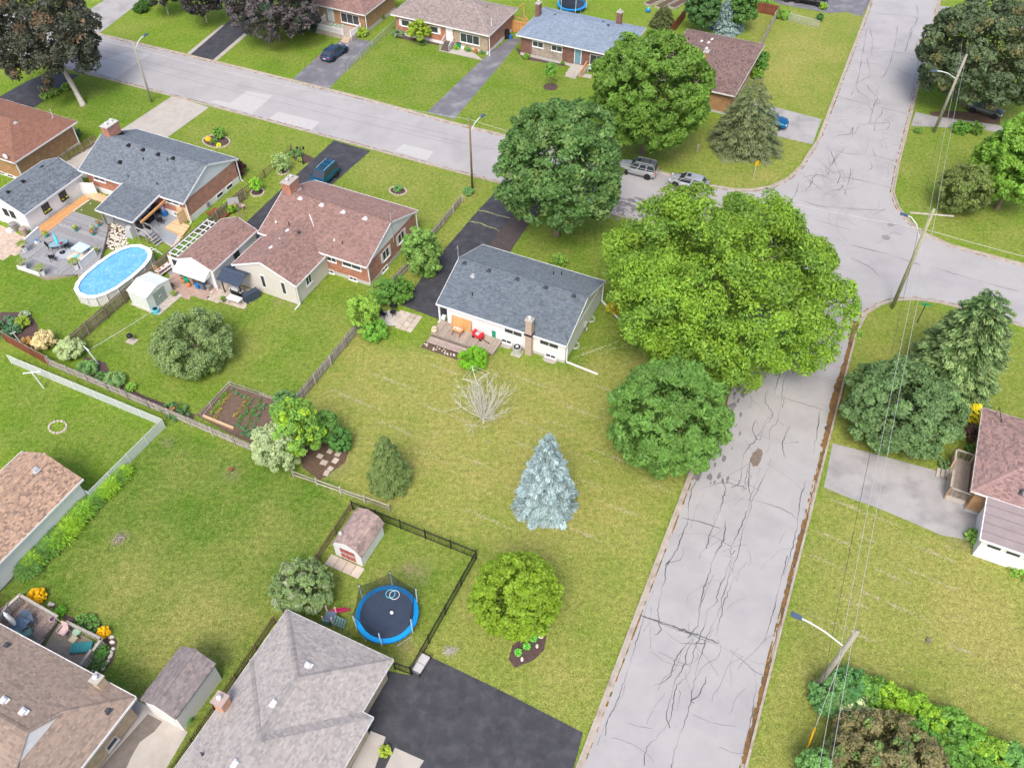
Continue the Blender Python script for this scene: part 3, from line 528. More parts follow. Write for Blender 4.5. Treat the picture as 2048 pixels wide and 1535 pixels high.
drive([(1500, 200), (1553.6, 215), (1643, 239), (1625, 289), (1556, 273), (1500, 255)], 'palasph')
drive([(1520, -10), (1748, -12), (1723, 34), (1693, 24), (1660, 27), (1560, 9)], 'greyasph')
drive([(1880, 12), (2100, 36), (2100, 80), (1871, 45)], 'palasph')
drive([(1831, 224), (1865, 232), (1960, 245), (2060, 262), (2060, 280), (1960, 258), (1822, 252)], 'palasph')
drive([(1857, 224), (1900, 222), (2000, 226), (2000, 249), (1960, 246), (1900, 240), (1865, 233)], 'soil', .008, 'garden_bed')
drive([(1665, 886), (1740, 905), (1878, 942), (1960, 962), (1975, 1060), (1944, 1081), (1881, 1069), (1800, 1034), (1744, 1011), (1700, 996), (1648, 974)], 'palasph')
drive([(851.7, 1308), (1000, 1379), (1166, 1464), (1146, 1540), (1140, 1600), (640, 1600), (700, 1440), (775, 1340), (822, 1350)], 'darkasph')
drive([(790, 1494), (848, 1520), (800, 1600), (740, 1600)], 'concrete', .02, 'path')
drive([(262, 1392), (298, 1412), (376, 1463), (318, 1560), (150, 1560)], 'concrete')
drive([(-60, 1120), (6, 1138), (31, 1152), (0, 1183), (-60, 1262)], 'darkasph')
drive([(930, 92), (965, 120), (963, 121), (878, 102), (880, 96)], 'concrete', .03, 'path')
drive([(1133, 144), (1184, 150), (1182, 158), (1130, 148)], 'concrete', .03, 'path')
for p, lab in (((1960, 1066), ''),): pass
drive([(1955, 1040), (1972, 1000), (1974, 1070), (1960, 1092), (1942, 1084)], 'concrete', .02, 'path')
# ---------------------------------------------------------------- roofs
PAL = [(1, 1, 1), (.82, .83, .85), (1.14, 1.12, 1.1), (.9, .9, .92), (.68, .69, .72), (1.06, 1.03, 1.0)]
def clip(poly, a, b, c):      # keep a*s+b*t<=c
    o = []
    for i in range(len(poly)):
        p, q = poly[i], poly[(i+1) % len(poly)]; dp = a*p[0]+b*p[1]-c; dq = a*q[0]+b*q[1]-c
        if dp <= 1e-9: o.append(p)
        if (dp < -1e-9 and dq > 1e-9) or (dp > 1e-9 and dq < -1e-9):
            t = dp/(dp-dq); o.append((p[0]+(q[0]-p[0])*t, p[1]+(q[1]-p[1])*t))
    return o
def shingle_plane(mb, P, e=0.2, w=0.38, lift=0.03, contrast=1.0):
    e *= .85; w *= .75
    P = [Vector(p) for p in P]; n = (P[1]-P[0]).cross(P[2]-P[0]).normalized()
    if n.z < 0: n = -n; P = P[::-1]
    d = Vector((n.x*n.z, n.y*n.z, n.z*n.z-1)).normalized(); a = d.cross(n).normalized(); o = P[0]; up = -d
    st = [((p-o).dot(a), (p-o).dot(up)) for p in P]
    ar = sum(st[i][0]*st[(i+1) % len(st)][1]-st[(i+1) % len(st)][0]*st[i][1] for i in range(len(st)))
    if ar < 0: st = st[::-1]
    hp = []
    for i in range(len(st)):
        (x1, y1), (x2, y2) = st[i], st[(i+1) % len(st)]; hp.append((y2-y1, -(x2-x1), (y2-y1)*x1-(x2-x1)*y1))
    s0, s1 = min(p[0] for p in st), max(p[0] for p in st); t0, t1 = min(p[1] for p in st), max(p[1] for p in st)
    W3 = lambda s, t, z: o+a*s+up*t+n*z
    row = 0; t = t0
    while t < t1-1e-4:
        s = s0-random.random()*w; te = min(t+e, t1)
        while s < s1:
            ww = w*random.choice((.6, .8, 1, 1.25)); q = [(s, t), (s+ww, t), (s+ww, te), (s, te)]
            for h in hp:
                q = clip(q, *h)
                if len(q) < 3: break
            if len(q) >= 3:
                c = random.choice(PAL); k = 1+(random.random()-.5)*.16; c = tuple((1+(x-1)*contrast)*k for x in c); lf = lift*random.uniform(.8, 1.15)
                v = [W3(x, y, .006+lf*(1-(y-t)/e)) for x, y in q]; mb.add(v, [tuple(range(len(v)))], c)
                lo = sorted([p for p in q if abs(p[1]-t) < 1e-6])
                if len(lo) >= 2:
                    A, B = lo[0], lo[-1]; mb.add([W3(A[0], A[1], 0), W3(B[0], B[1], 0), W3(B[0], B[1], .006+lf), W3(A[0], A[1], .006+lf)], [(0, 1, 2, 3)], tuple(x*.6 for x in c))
            s += ww
        t += e; row += 1
def caps(T, lines, m, w=.16, drop=.35, k=.95):
    mb = MB()
    for p, q in lines:
        p = Vector(p); q = Vector(q); d = (q-p); L_ = d.length; d.normalize(); l = d.cross(Vector((0, 0, 1))).normalized(); n = max(1, int(L_/.24))
        for i in range(n):
            a = p+d*(L_*i/n); b = p+d*(L_*(i+1)/n+.02); c = random.choice(PAL); kk = random.uniform(.92, 1.06)*k; c = tuple((.5+x*.5)*kk for x in c); z0, z1 = Vector((0, 0, .035)), Vector((0, 0, .06)); dr = Vector((0, 0, w*drop))
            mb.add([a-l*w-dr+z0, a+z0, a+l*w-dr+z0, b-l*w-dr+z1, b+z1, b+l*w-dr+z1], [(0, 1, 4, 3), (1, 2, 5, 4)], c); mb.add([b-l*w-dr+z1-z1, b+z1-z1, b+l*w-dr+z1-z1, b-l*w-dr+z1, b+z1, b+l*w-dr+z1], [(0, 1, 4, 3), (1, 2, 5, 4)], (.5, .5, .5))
    return part('ridge_shingles', mb, m, T, kind='stuff')
def gable(x0, x1, y0, y1, z, zr, ax='x', r=None):      # planes, ridge line, height function
    if ax == 'x':
        yr = (y0+y1)/2 if r is None else r
        pl = [[(x0, y0, z), (x1, y0, z), (x1, yr, zr), (x0, yr, zr)], [(x1, y1, z), (x0, y1, z), (x0, yr, zr), (x1, yr, zr)]]
        f = lambda x, y: z+(zr-z)*((y-y0)/(yr-y0) if y < yr else (y1-y)/(y1-yr)); return pl, [((x0, yr, zr), (x1, yr, zr))], f
    xr = (x0+x1)/2 if r is None else r
    pl = [[(x0, y1, z), (x0, y0, z), (xr, y0, zr), (xr, y1, zr)], [(x1, y0, z), (x1, y1, z), (xr, y1, zr), (xr, y0, zr)]]
    f = lambda x, y: z+(zr-z)*((x-x0)/(xr-x0) if x < xr else (x1-x)/(x1-xr)); return pl, [((xr, y0, zr), (xr, y1, zr))], f
def hip(x0, x1, y0, y1, z, zr, ax='x', i0=None, i1=None):
    if ax == 'x':
        h = (y1-y0)/2; i0 = h if i0 is None else i0; i1 = h if i1 is None else i1; ym = (y0+y1)/2; A, B = (x0+i0, ym, zr), (x1-i1, ym, zr)
    else:
        h = (x1-x0)/2; i0 = h if i0 is None else i0; i1 = h if i1 is None else i1; xm = (x0+x1)/2; A, B = (xm, y0+i0, zr), (xm, y1-i1, zr)
    c = [(x0, y0, z), (x1, y0, z), (x1, y1, z), (x0, y1, z)]
    if ax == 'x': pl = [[c[0], c[1], B, A], [c[2], c[3], A, B], [c[3], c[0], A], [c[1], c[2], B]]; ln = [(A, B), (c[0], A), (c[3], A), (c[1], B), (c[2], B)]
    else: pl = [[c[1], c[2], B, A], [c[3], c[0], A, B], [c[0], c[1], A], [c[2], c[3], B]]; ln = [(A, B), (c[0], A), (c[1], A), (c[2], B), (c[3], B)]
    s = (zr-z)/h; f = lambda x, y: z+min(s*(y-y0) if ax == 'x' else (zr-z)*(y-y0)/i0, s*(y1-y) if ax == 'x' else (zr-z)*(y1-y)/i1, (zr-z)*(x-x0)/i0 if ax == 'x' else s*(x-x0), (zr-z)*(x1-x)/i1 if ax == 'x' else s*(x1-x))
    return pl, ln, f
def deck_of(T, planes, m, th=.12):
    mb = MB()
    for P in planes:
        n = len(P); mb.add([(p[0], p[1], p[2]-.005) for p in P]+[(p[0], p[1], p[2]-th) for p in P], [tuple(range(n)), tuple(range(n, 2*n))[::-1]]+[(i, n+i, n+(i+1) % n, (i+1) % n) for i in range(n)])
    return part('roof', mb, m, T)
def fascia(T, segs, m=None, h=.17, t=.07, name='gutter'):
    for p, q in segs: mb = MB(); mb.beam((p[0], p[1], p[2]-h/2+.03), (q[0], q[1], q[2]-h/2+.03), t, h); part(name, mb, m or M['trim'], T)
def roofing(T, planes, lines, rm, e=.2, w=.38, contrast=1.0, drop=.35, capw=.16):
    d = deck_of(T, planes, rm); mb = MB()
    for P in planes: shingle_plane(mb, P, e, w, contrast=contrast)
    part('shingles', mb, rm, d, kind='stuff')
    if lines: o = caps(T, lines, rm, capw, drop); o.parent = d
    return d
def wall(T, x0, y0, x1, y1, z, m, z0=0, name='wall'): mb = MB(); mb.box(x0, y0, z0, x1, y1, z); return part(name, mb, m, T)
def gabwall(T, ax, at, a0, a1, z, zr, th, m, r=None, name='gable_wall'):
    r = (a0+a1)/2 if r is None else r; P = [(a0, z), (a1, z), (r, zr)]; mb = MB()
    if ax == 'x': v = [(at, p[0], p[1]) for p in P]+[(at+th, p[0], p[1]) for p in P]
    else: v = [(p[0], at, p[1]) for p in P]+[(p[0], at+th, p[1]) for p in P]
    mb.add(v, [(0, 1, 2), (5, 4, 3), (0, 3, 4, 1), (1, 4, 5, 2), (2, 5, 3, 0)]); return part(name, mb, m, T)
_WC = {}
NRM = {'-y': (0, -1), '+y': (0, 1), '-x': (-1, 0), '+x': (1, 0)}
def window(T, face, x, y, z, w, h, n=2, fm=None, sill=True, name='window'):
    fm = fm or M['trim']; key = (round(w, 2), round(h, 2), n, fm.name, sill)
    if key not in _WC:
        mb = MB(); t = .07
        mb.box(-w/2-t, -.05, -t, -w/2, 0.02, h+t); mb.box(w/2, -.05, -t, w/2+t, 0.02, h+t); mb.box(-w/2, -.05, h, w/2, .02, h+t); mb.box(-w/2, -.05, -t, w/2, .02, 0)
        for i in range(1, n): mb.cbox(-w/2+w*i/n, -.015, 0, .05, .06, h)
        if sill: mb.box(-w/2-.12, -.12, -t-.06, w/2+.12, .0, -t)
        g = MB(); g.box(-w/2/n+.01, -.012, .01, w/2/n-.01, 0.0, h-.01); _WC[key] = (mb.mesh('window_frame', fm), g.mesh('pane', M['glass']))
    a, b = _WC[key]; nx, ny = NRM[face]; rz = math.atan2(nx, -ny)
    o = put(name, a, T, (x, y, z), rz)
    for i in range(n): put('pane', b, o, (-w/2+w*(i+.5)/n, 0, 0))
    return o
def door(T, face, x, y, z, w=.9, h=2.0, m=None, trim=True):
    nx, ny = NRM[face]; rz = math.atan2(nx, -ny); mb = MB(); mb.box(-w/2, -.04, 0, w/2, .01, h); mb.box(-w/2+.15, -.05, h*.55, w/2-.15, -.04, h-.2); mb.box(-w/2+.15, -.05, .2, w/2-.15, -.04, h*.45); o = part('door', mb, m or M['white'], T, loc=(x, y, z), rz=rz)
    mb = MB(); mb.cbox(w/2-.12, -.08, h*.48, .05, .08, .12); part('handle', mb, M['metal'], o)
    if trim: mb = MB(); mb.box(-w/2-.1, -.03, 0, -w/2, 0, h+.1); mb.box(w/2, -.03, 0, w/2+.1, 0, h+.1); mb.box(-w/2-.1, -.03, h, w/2+.1, 0, h+.1); part('door_frame', mb, M['trim'], T, loc=(x, y, z), rz=rz)
    return o
def vents(T, fr, f, pts, m, s=.32, h=.14, name='roof_vent'):
    mb = MB(); mb.frus(0, 0, -.02, .04, s*1.5, s*1.5); mb.frus(0, 0, .04, h, s, s*.85); me = mb.mesh(name, m)
    for p in pts: x, y, z = fr.on(*p, f); put(name, me, T, (x, y, z), 0)
def pipes(T, fr, f, pts, m, r=.06, h=.35, name='vent_pipe'):
    mb = MB(); mb.cyl(0, 0, -.05, .05, r*2.2, 8, r*1.2); mb.cyl(0, 0, .04, h, r, 8); me = mb.mesh(name, m)
    for p in pts: x, y, z = fr.on(*p, f); put(name, me, T, (x, y, z))
def chimney(T, x, y, z0, z1, sx, sy, m, cap=None, pots=1, pot='metal'):
    mb = MB(); mb.cbox(x, y, z0, sx, sy, z1-z0); c = part('chimney', mb, m, T); mb = MB(); mb.cbox(x, y, z1, sx+.14, sy+.14, .1); part('chimney_cap', mb, cap or M['concrete'], c)
    mb = MB(); mb.cbox(x, y, z0-.0, sx+.05, sy+.05, .12 if False else .001); 
    for i in range(pots):
        o = (i-(pots-1)/2)*(max(sx, sy)*.45); px, py = (x+o, y) if sx >= sy else (x, y+o); mb = MB(); mb.cyl(px, py, z1+.1, z1+.38, .11, 10); mb.cyl(px, py, z1+.38, z1+.46, .17, 10, .06); part('flue', mb, M[pot], c)
    return c
def downspout(T, x, y, z, out=(0, -1), L_=0.8):
    mb = MB(); mb.box(x-.05, y-.05, .1, x+.05, y+.05, z); mb.beam((x, y, .1), (x+out[0]*L_, y+out[1]*L_, .06), .09); part('downspout', mb, M['trim'], T)
def building(name, label, px, py, z, cat='house', a=ANG):
    xy = G(px, py, z); fr = Fr(xy, a); return thing(name, label, cat, xy, a), fr
def hipfascia(x0, x1, y0, y1, z): return [((x0, y0, z), (x1, y0, z)), ((x1, y0, z), (x1, y1, z)), ((x1, y1, z), (x0, y1, z)), ((x0, y1, z), (x0, y0, z))]
# ---- the white bungalow in the middle
T, F = building('house', 'white walled bungalow with slate grey gable roof and rear deck, beside the largest tree', 872, 607, 2.55)
L_, Wd, z, zr = 13.55, 9.9, 2.55, 4.5
pl, ln, f = gable(0, L_, 0, Wd, z, zr); roofing(T, pl, ln, ROOF['slate'], .19, .36, .75)
wall(T, 1.15, .22, L_-.2, Wd-.5, z-.02, M['stucco'], .35); wall(T, 1.17, .24, L_-.22, Wd-.52, .35, M['foundation'], name='foundation')
gabwall(T, 'x', L_-.32, .35, Wd-.35, z-.02, zr-.16, .12, M['bluegrey']); mb = MB(); mb.box(L_-.2, .49, .36, L_-.165, Wd-.49, z-.02); part('side_wall_cladding', mb, M['bluegrey'], T)
gabwall(T, 'x', .12, .35, Wd-.35, z-.02, zr-.16, .12, M['bluegrey'])
fascia(T, [((0, -.04, z), (L_, -.04, z)), ((0, Wd+.04, z), (L_, Wd+.04, z))]); fascia(T, [((L_, 0, z), (L_, Wd/2, zr)), ((L_, Wd, z), (L_, Wd/2, zr)), ((0, 0, z), (0, Wd/2, zr)), ((0, Wd, z), (0, Wd/2, zr))], h=.2, t=.04, name='bargeboard')
mb = MB(); mb.box(.1, .05, 2.42, L_-.3, .2, 2.46); part('soffit', mb, M['white'], T)
vents(T, F, f, [(929.5, 525.6), (978, 541), (1035, 557.5), (1092, 574.5), (1148, 591.5)], M['darkgrey']); vents(T, F, f, [(946, 552)], M['metal'], .3, .22)
pipes(T, F, f, [(945, 590)], M['black'], .05, .3); pipes(T, F, f, [(1123, 549), (1107, 549)], M['black'], .05, .4)
cx, _ = F.wy(1056, 706, -.25); chimney(T, cx, .0, 0, 4.35, .62, .55, mat('chimney_stucco', (.47, .36, .3), .85, .1), M['concrete'], 1, 'alu')
mb = MB(); mb.cbox(cx, .0, f(cx, .1)-.02, .78, .75, .14); part('flashing', mb, M['black'], T)
for px, py, w, h, n in ((1026.5, 659, 1.75, .42, 2), (1098.5, 681, 1.8, .42, 2)):
    x, zz = F.wy(px, py, .22); window(T, '-y', x, .22, 1.6, w, .5, n, sill=False)
for px, py in ((1013, 687), (1101, 715)):
    x, zz = F.wy(px, py, .22); window(T, '-y', x, .23, .22, .95, .35, 2, name='basement_window'); mb = MB(); mb.tube([(x-.65, .2, .04), (x-.6, -.15, .04), (x-.35, -.3, .04), (x+.35, -.3, .04), (x+.6, -.15, .04), (x+.65, .2, .04)], .05, 4); mb.prism([(x-.6, .15), (x-.5, -.2), (x+.5, -.2), (x+.6, .15)], 0, .03); part('window_well', mb, M['concrete'], T)
for px, py in ((1181.8, 650), (1150.5, 706)):
    y, zz = F.wx(px, py, L_-.1); mb = MB(); mb.tube([(L_-.2+.42*math.sin(a), y+.42*math.cos(a), .2) for a in [i*math.pi/8 for i in range(9)]], .05, 5); mb.tube([(L_-.2+.42*math.sin(a), y+.42*math.cos(a), .05) for a in [i*math.pi/8 for i in range(9)]], .05, 5); part('window_well', mb, M['metal'], T)
y, zz = F.wx(1171, 668, L_); mb = MB(); mb.cbox(L_-.05, y, .7, .2, .4, .5); mb.cbox(L_+.1, y, .2, .15, .25, .3); part('gas_meter', mb, M['metal'], T)
mb = MB(); mb.box(.1, .15, 0, .25, .3, z-.1); mb.cbox(.17, .22, 0, .34, .34, .12); part('carport_post', mb, M['trim'], T)
mb = MB(); mb.box(L_-.12, .35, .15, L_-.02, .45, z); p = F.loc(1195.4, 748.8); mb.beam((L_-.07, .4, .12), (p[0], p[1], .06), .13); part('downspout', mb, M['trim'], T)
mb = MB(); q = F.loc(1194.7, 621, .3); p = F.loc(1249.6, 651); mb.box(L_-.12, Wd-.45, .3, L_-.02, Wd-.35, z); mb.beam((L_-.07, Wd-.4, .3), (p[0], p[1], .06), .13); part('downspout', mb, M['trim'], T)
mb = MB(); x, y, zz = F.on(974, 494, lambda a, b: 2.6); mb.tube([(-.05, 4.9, 2.6), (-.05, 4.9, 6.0)], .03, 5); mb.tube([(-.05, 4.9, 5.9), (-.05, 4.5, 5.9)], .02, 4); part('antenna_mast', mb, M['metal'], T)
door(T, '-y', F.wy(905, 640, .22)[0], .22, .35, .85, 1.95)
H1 = (T, F)
# ---- brown roofed brick house with beige addition
T, F = building('house', 'red brick house with reddish brown gable roof and beige rear addition', 733.5, 535, 2.9)
L_, Wd, z, zr = 13.2, 10.35, 2.9, 4.95
pl, ln, f = gable(-L_, 0, 0, Wd, z, zr); roofing(T, pl, ln, ROOF['brown'], .2, .4, .75)
wall(T, -L_+.25, .5, -.2, Wd-.5, z-.02, M['brickred'], .45); wall(T, -L_+.2, .48, -.18, Wd-.48, .45, M['foundation'], name='foundation')
gabwall(T, 'x', -.3, .3, Wd-.3, z-.02, zr-.15, .12, M['render']); gabwall(T, 'x', -L_+.15, .3, Wd-.3, z-.02, zr-.15, .12, M['brickred'])
fascia(T, [((-L_, -.04, z), (0, -.04, z)), ((-L_, Wd+.04, z), (0, Wd+.04, z))]); fascia(T, [((0, 0, z), (0, Wd/2, zr)), ((0, Wd, z), (0, Wd/2, zr)), ((-L_, 0, z), (-L_, Wd/2, zr)), ((-L_, Wd, z), (-L_, Wd/2, zr))], h=.2, t=.04, name='bargeboard')
vents(T, F, f, [(601, 397), (644, 410), (687, 424), (731, 437)], M['alu'], .36); pipes(T, F, f, [(552, 444), (669, 480)], M['alu'], .07, .18); pipes(T, F, f, [(685, 487)], M['darkgrey'], .06, .3)
x, y, zz = F.on(592, 372, f); c = chimney(T, -L_+.75, 5.6, 3.6, 6.05, 1.05, 1.6, M['brickred'], M['concrete'], 2, 'metal'); mb = MB(); mb.cbox(-L_+.75, 5.6, f(0, 5.6)-.45, 1.25, 1.8, .4); part('flashing', mb, M['metal'], T)
for px, py in ((768, 482), (799, 447)):
    y, zz = F.wx(px, py, -.2); window(T, '+x', -.2, y, 1.3, 1.15, 1.05, 2)
    for s in (-1, 1): mb = MB(); mb.box(-.2, y+s*.78-.15, 1.2, -.15, y+s*.78+.15, 2.4); part('shutter', mb, M['white'], T)
for px, py, w in ((663, 517, 1.0), (703, 529, 2.1)): x, zz = F.wy(px, py, .5); window(T, '-y', x, .5, 1.75, w, .55, 2)
for px, py in ((660, 542), (706, 555)): x, zz = F.wy(px, py, .48); window(T, '-y', x, .48, .1, .85, .32, 2, name='basement_window')
y, zz = F.wx(770, 541, -.18); window(T, '+x', -.18, y, .1, 1.0, .35, 2, name='basement_window')
downspout(T, -.1, .3, z-.05); downspout(T, -.1, Wd-.3, z-.05, (1, 0), .3)
mb = MB(); mb.tube([(-.1, 5.3, 2.2), (-.1, 5.3, 5.9)], .04, 6); mb.tube([(-.1, 5.0, 5.5), (-.1, 6.4, 5.6)], .015, 4); part('service_mast', mb, M['metal'], T)
a0 = F.loc(463, 529, 2.6)[0]; a1 = F.loc(592, 573, 2.6); xa, xb, ya = a0, a1[0], a1[1]; xm = (xa+xb)/2; z2, zr2 = 2.6, 4.25
yr = (zr2-z)/((zr-z)/(Wd/2)); yl = 0.0
pl2 = [[(xa, .4, z2), (xa, ya, z2), (xm, ya, zr2), (xm, yr+.0, zr2)], [(xb, ya, z2), (xb, .2, z2), (xm, yr, zr2), (xm, ya, zr2)]]
f2 = lambda x, y: z2+(zr2-z2)*(1-abs(x-xm)/(xm-xa))
roofing(T, pl2, [((xm, ya, zr2), (xm, yr-.2, zr2))], ROOF['brown'], .2, .4, .9)
wall(T, xa+.3, ya+.12, xb-.3, .6, z2-.02, M['beige']); gabwall(T, 'y', ya+.1, xa+.2, xb-.2, z2-.03, zr2-.14, .1, M['beige'])
fascia(T, [((xa-.03, ya, z2), (xa-.03, 0, z2)), ((xb+.03, ya, z2), (xb+.03, 0, z2))]); fascia(T, [((xa, ya, z2), (xm, ya, zr2)), ((xb, ya, z2), (xm, ya, zr2))], h=.2, t=.04, name='bargeboard')
mb = MB(); mb.beam((xb, .0, z2+.15), (xm, yr, zr2+.06), .1, .03); part('valley_flashing', mb, M['alu'], T)
vents(T, F, f2, [(543, 495), (576, 461)], M['alu'], .3); pipes(T, F, f2, [(560, 478)], M['alu'], .06, .15); pipes(T, F, f2, [(579, 452)], M['black'], .05, .55); vents(T, F, f2, [(597, 465)], M['darkgrey'], .28)
for px, py in ((528, 565), (569, 580)): x, zz = F.wy(px, py, ya+.12); window(T, '-y', x, ya+.1, .95, .42, 1.45, 1, sill=False)
y, zz = F.wx(617, 559, xb-.3); window(T, '+x', xb-.3, y, 1.15, .8, 1.1, 2)
downspout(T, xb-.2, ya+.2, z2-.05, (0, -1), .9); H2 = (T, F)
# ---- grey roofed brick house on the left with porch
T, F = building('house', 'red brick house with blue grey gable roof, white gable and rear porch roof', 156, 340, 2.8)
L_, Wd, z, zr = 14.95, 9.5, 2.8, 4.85
pl, ln, f = gable(0, L_, 0, Wd, z, zr); roofing(T, pl, ln, ROOF['bluegrey'], .2, .38, .8)
wall(T, .4, .5, L_-.2, Wd-.5, z-.02, M['brickred'], .75); wall(T, .38, .48, L_-.18, Wd-.48, .75, M['white'], name='foundation')
gabwall(T, 'x', L_-.3, .3, Wd-.3, z-.02, zr-.15, .12, M['bluegrey']); gabwall(T, 'x', .15, .3, Wd-.3, z-.02, zr-.15, .12, M['brickred'])
fascia(T, [((0, -.04, z), (L_, -.04, z)), ((0, Wd+.04, z), (L_, Wd+.04, z))]); fascia(T, [((L_, 0, z), (L_, Wd/2, zr)), ((L_, Wd, z), (L_, Wd/2, zr)), ((0, 0, z), (0, Wd/2, zr)), ((0, Wd, z), (0, Wd/2, zr))], h=.2, t=.04, name='bargeboard')
vents(T, F, f, [(258, 291), (287, 300), (317, 309), (347, 317)], M['black'], .34, .18); vents(T, F, f, [(241, 325)], M['black'], .34, .22); pipes(T, F, f, [(287, 319), (336, 321), (257, 354), (315, 369)], M['black'], .05, .3)
chimney(T, .95, 5.4, 3.4, 5.9, 1.0, 1.75, M['brickred'], M['foundation'], 2, 'alu'); mb = MB(); mb.cbox(.95, 5.4, f(0, 5.4)-.4, 1.2, 1.95, .42); part('flashing', mb, M['black'], T)
x, zz = F.wy(201, 363, .5); window(T, '-y', x, .5, 1.75, 1.6, .55, 2); x, zz = F.wy(345, 404, .5); window(T, '-y', x, .5, 1.85, 1.7, .5, 2)
for px, py in ((459, 373), (440, 391)): y, zz = F.wx(px, py, L_-.18); window(T, '+x', L_-.18, y, .2, 1.0, .42, 1, name='basement_window', sill=False)
y, zz = F.wx(416, 412, L_-.15); mb = MB(); mb.cbox(L_-.1, y, .3, .2, .35, .5); part('gas_meter', mb, M['grey'], T)
x, zz = F.wy(358, 435, .48); window(T, '-y', x, .48, .25, .95, .4, 1, name='basement_window')
downspout(T, L_-.1, .3, z-.05, (0, -1), .3); downspout(T, L_-.1, Wd-.3, z-.05, (1, 0), .3)
p0 = F.loc(237.5, 368.6, 2.9); p1 = F.loc(312, 393, 2.9); q0 = F.loc(193, 421, 2.35); q1 = F.loc(267.6, 445, 2.35); px0, px1 = (p0[0]+q0[0])/2, (p1[0]+q1[0])/2; py0 = q0[1]/2+q1[1]/2
P = [[(px0, py0, 2.35), (px1, py0, 2.35), (px1, .1, 2.95), (px0, .1, 2.95)]]; roofing(T, P, [], ROOF['bluegrey'], .2, .38, .8)
fascia(T, [((px0, py0, 2.35), (px1, py0, 2.35)), ((px0, py0, 2.35), (px0, .1, 2.95)), ((px1, py0, 2.35), (px1, .1, 2.95))], name='bargeboard')
for x, y in ((px0+.35, py0+.35), (px1-.25, py0+.3)): mb = MB(); mb.box(x-.09, y-.09, 0, x+.09, y+.09, 2.3); part('porch_post', mb, M['grey'], T)
mb = MB(); mb.beam((px1+.5, py0+.6, 2.05), (px1+.5, .5, 2.35), .16, .22); part('porch_beam', mb, M['cedar'], T)
mb = MB(); mb.beam((px0+.2, py0+.35, 2.15), (px1-.1, py0+.3, 2.15), .14, .2); part('porch_beam', mb, M['newwood'], T)
H3 = (T, F, px0, px1, py0)
# ---- white garage with grey roof at the left edge
T, F = building('garage', 'long white garage with grey gable roof at the left edge, flower boxes under its windows', 48, 430, 2.5, 'garage')
Wd, L_, z, zr = 6.0, 8.6, 2.5, 3.75
pl, ln, f = gable(-Wd, 0, 0, L_, z, zr, 'y'); roofing(T, pl, ln, ROOF['bluegrey'], .2, .38, 1.0)
wall(T, -Wd+.25, .2, -.3, L_-.15, z-.02, M['render']); gabwall(T, 'y', .1, -Wd+.15, -.15, z-.04, zr-.14, .12, M['render']); gabwall(T, 'y', L_-.25, -Wd+.15, -.15, z-.04, zr-.14, .12, M['render'])
fascia(T, [((.03, 0, z), (.03, L_, z)), ((-Wd-.03, 0, z), (-Wd-.03, L_, z))]); fascia(T, [((0, 0, z), (-Wd/2, 0, zr)), ((-Wd, 0, z), (-Wd/2, 0, zr)), ((0, L_, z), (-Wd/2, L_, zr)), ((-Wd, L_, z), (-Wd/2, L_, zr))], h=.18, t=.04, name='bargeboard')
vents(T, F, f, [(16, 384), (46, 363), (86, 334)], M['black'], .3, .16)
for px, py in ((125, 389), (91, 414)):
    y, zz = F.wx(px, py, -.3); window(T, '+x', -.3, y, 1.2, .85, .7, 2, M['black'], False); mb = MB(); mb.box(-.3, y-.5, .95, -.08, y+.5, 1.12); fb = part('flower_box', mb, M['black'], T)
    mb = MB(); [mb.ball((-.18+random.gauss(0, .05), y+random.uniform(-.45, .45), 1.17), .08, n=6, m=4) for _ in range(14)]; part('flowers', mb, mat('yellow_leaf', (.4, .42, .05), .7, .3), fb)
for px in (12, 23): x, zz = F.wy(px, 424, .2); window(T, '-y', x, .18, 1.35, .5, .75, 2, M['black'], False)
G3 = (T, F)
# ---- detached garage with brown roof
T, F = building('garage', 'white detached garage with reddish brown gable roof and white pent awning over its end wall', 351, 518, 2.5, 'garage')
Wd, L_, z, zr = 4.6, 7.4, 2.5, 3.45
pl, ln, f = gable(0, Wd, 0, L_, z, zr, 'y'); roofing(T, pl, ln, ROOF['brown'], .2, .4, .9)
wall(T, .25, .2, Wd-.25, L_-.15, z-.02, M['render']); gabwall(T, 'y', .08, .15, Wd-.15, z-.04, zr-.12, .12, M['white']); gabwall(T, 'y', L_-.22, .15, Wd-.15, z-.04, zr-.12, .12, M['white'])
fascia(T, [((-.03, 0, z), (-.03, L_, z)), ((Wd+.03, 0, z), (Wd+.03, L_, z))]); fascia(T, [((0, 0, z), (Wd/2, 0, zr)), ((Wd, 0, z), (Wd/2, 0, zr)), ((Wd, L_, z), (Wd/2, L_, zr)), ((0, L_, z), (Wd/2, L_, zr))], h=.16, t=.04, name='bargeboard')
mb = MB(); mb.add([(.15, .1, 2.35), (Wd-.5, .1, 2.35), (Wd-.5, -.95, 1.75), (.15, -.95, 1.75), (.15, .1, 1.75), (Wd-.5, .1, 1.75), (.15, .1, 2.30), (Wd-.5, .1, 2.3), (Wd-.5, -.95, 1.62), (.15, -.95, 1.62)], [(0, 3, 2, 1), (3, 9, 8, 2), (1, 2, 8, 5), (0, 4, 9, 3), (9, 4, 5, 8)]); part('awning', mb, M['awning'], T)
y, zz = F.wx(491, 490, Wd-.25); door(T, '+x', Wd-.25, y, .1, .85, 1.95, M['white']); window(T, '+x', Wd-.24, F.wx(483, 497, Wd-.25)[0]-.9, 1.1, .7, .9, 2, M['black'], False)
downspout(T, Wd-.1, .1, z-.05, (0, -1), .15); GA2 = (T, F)
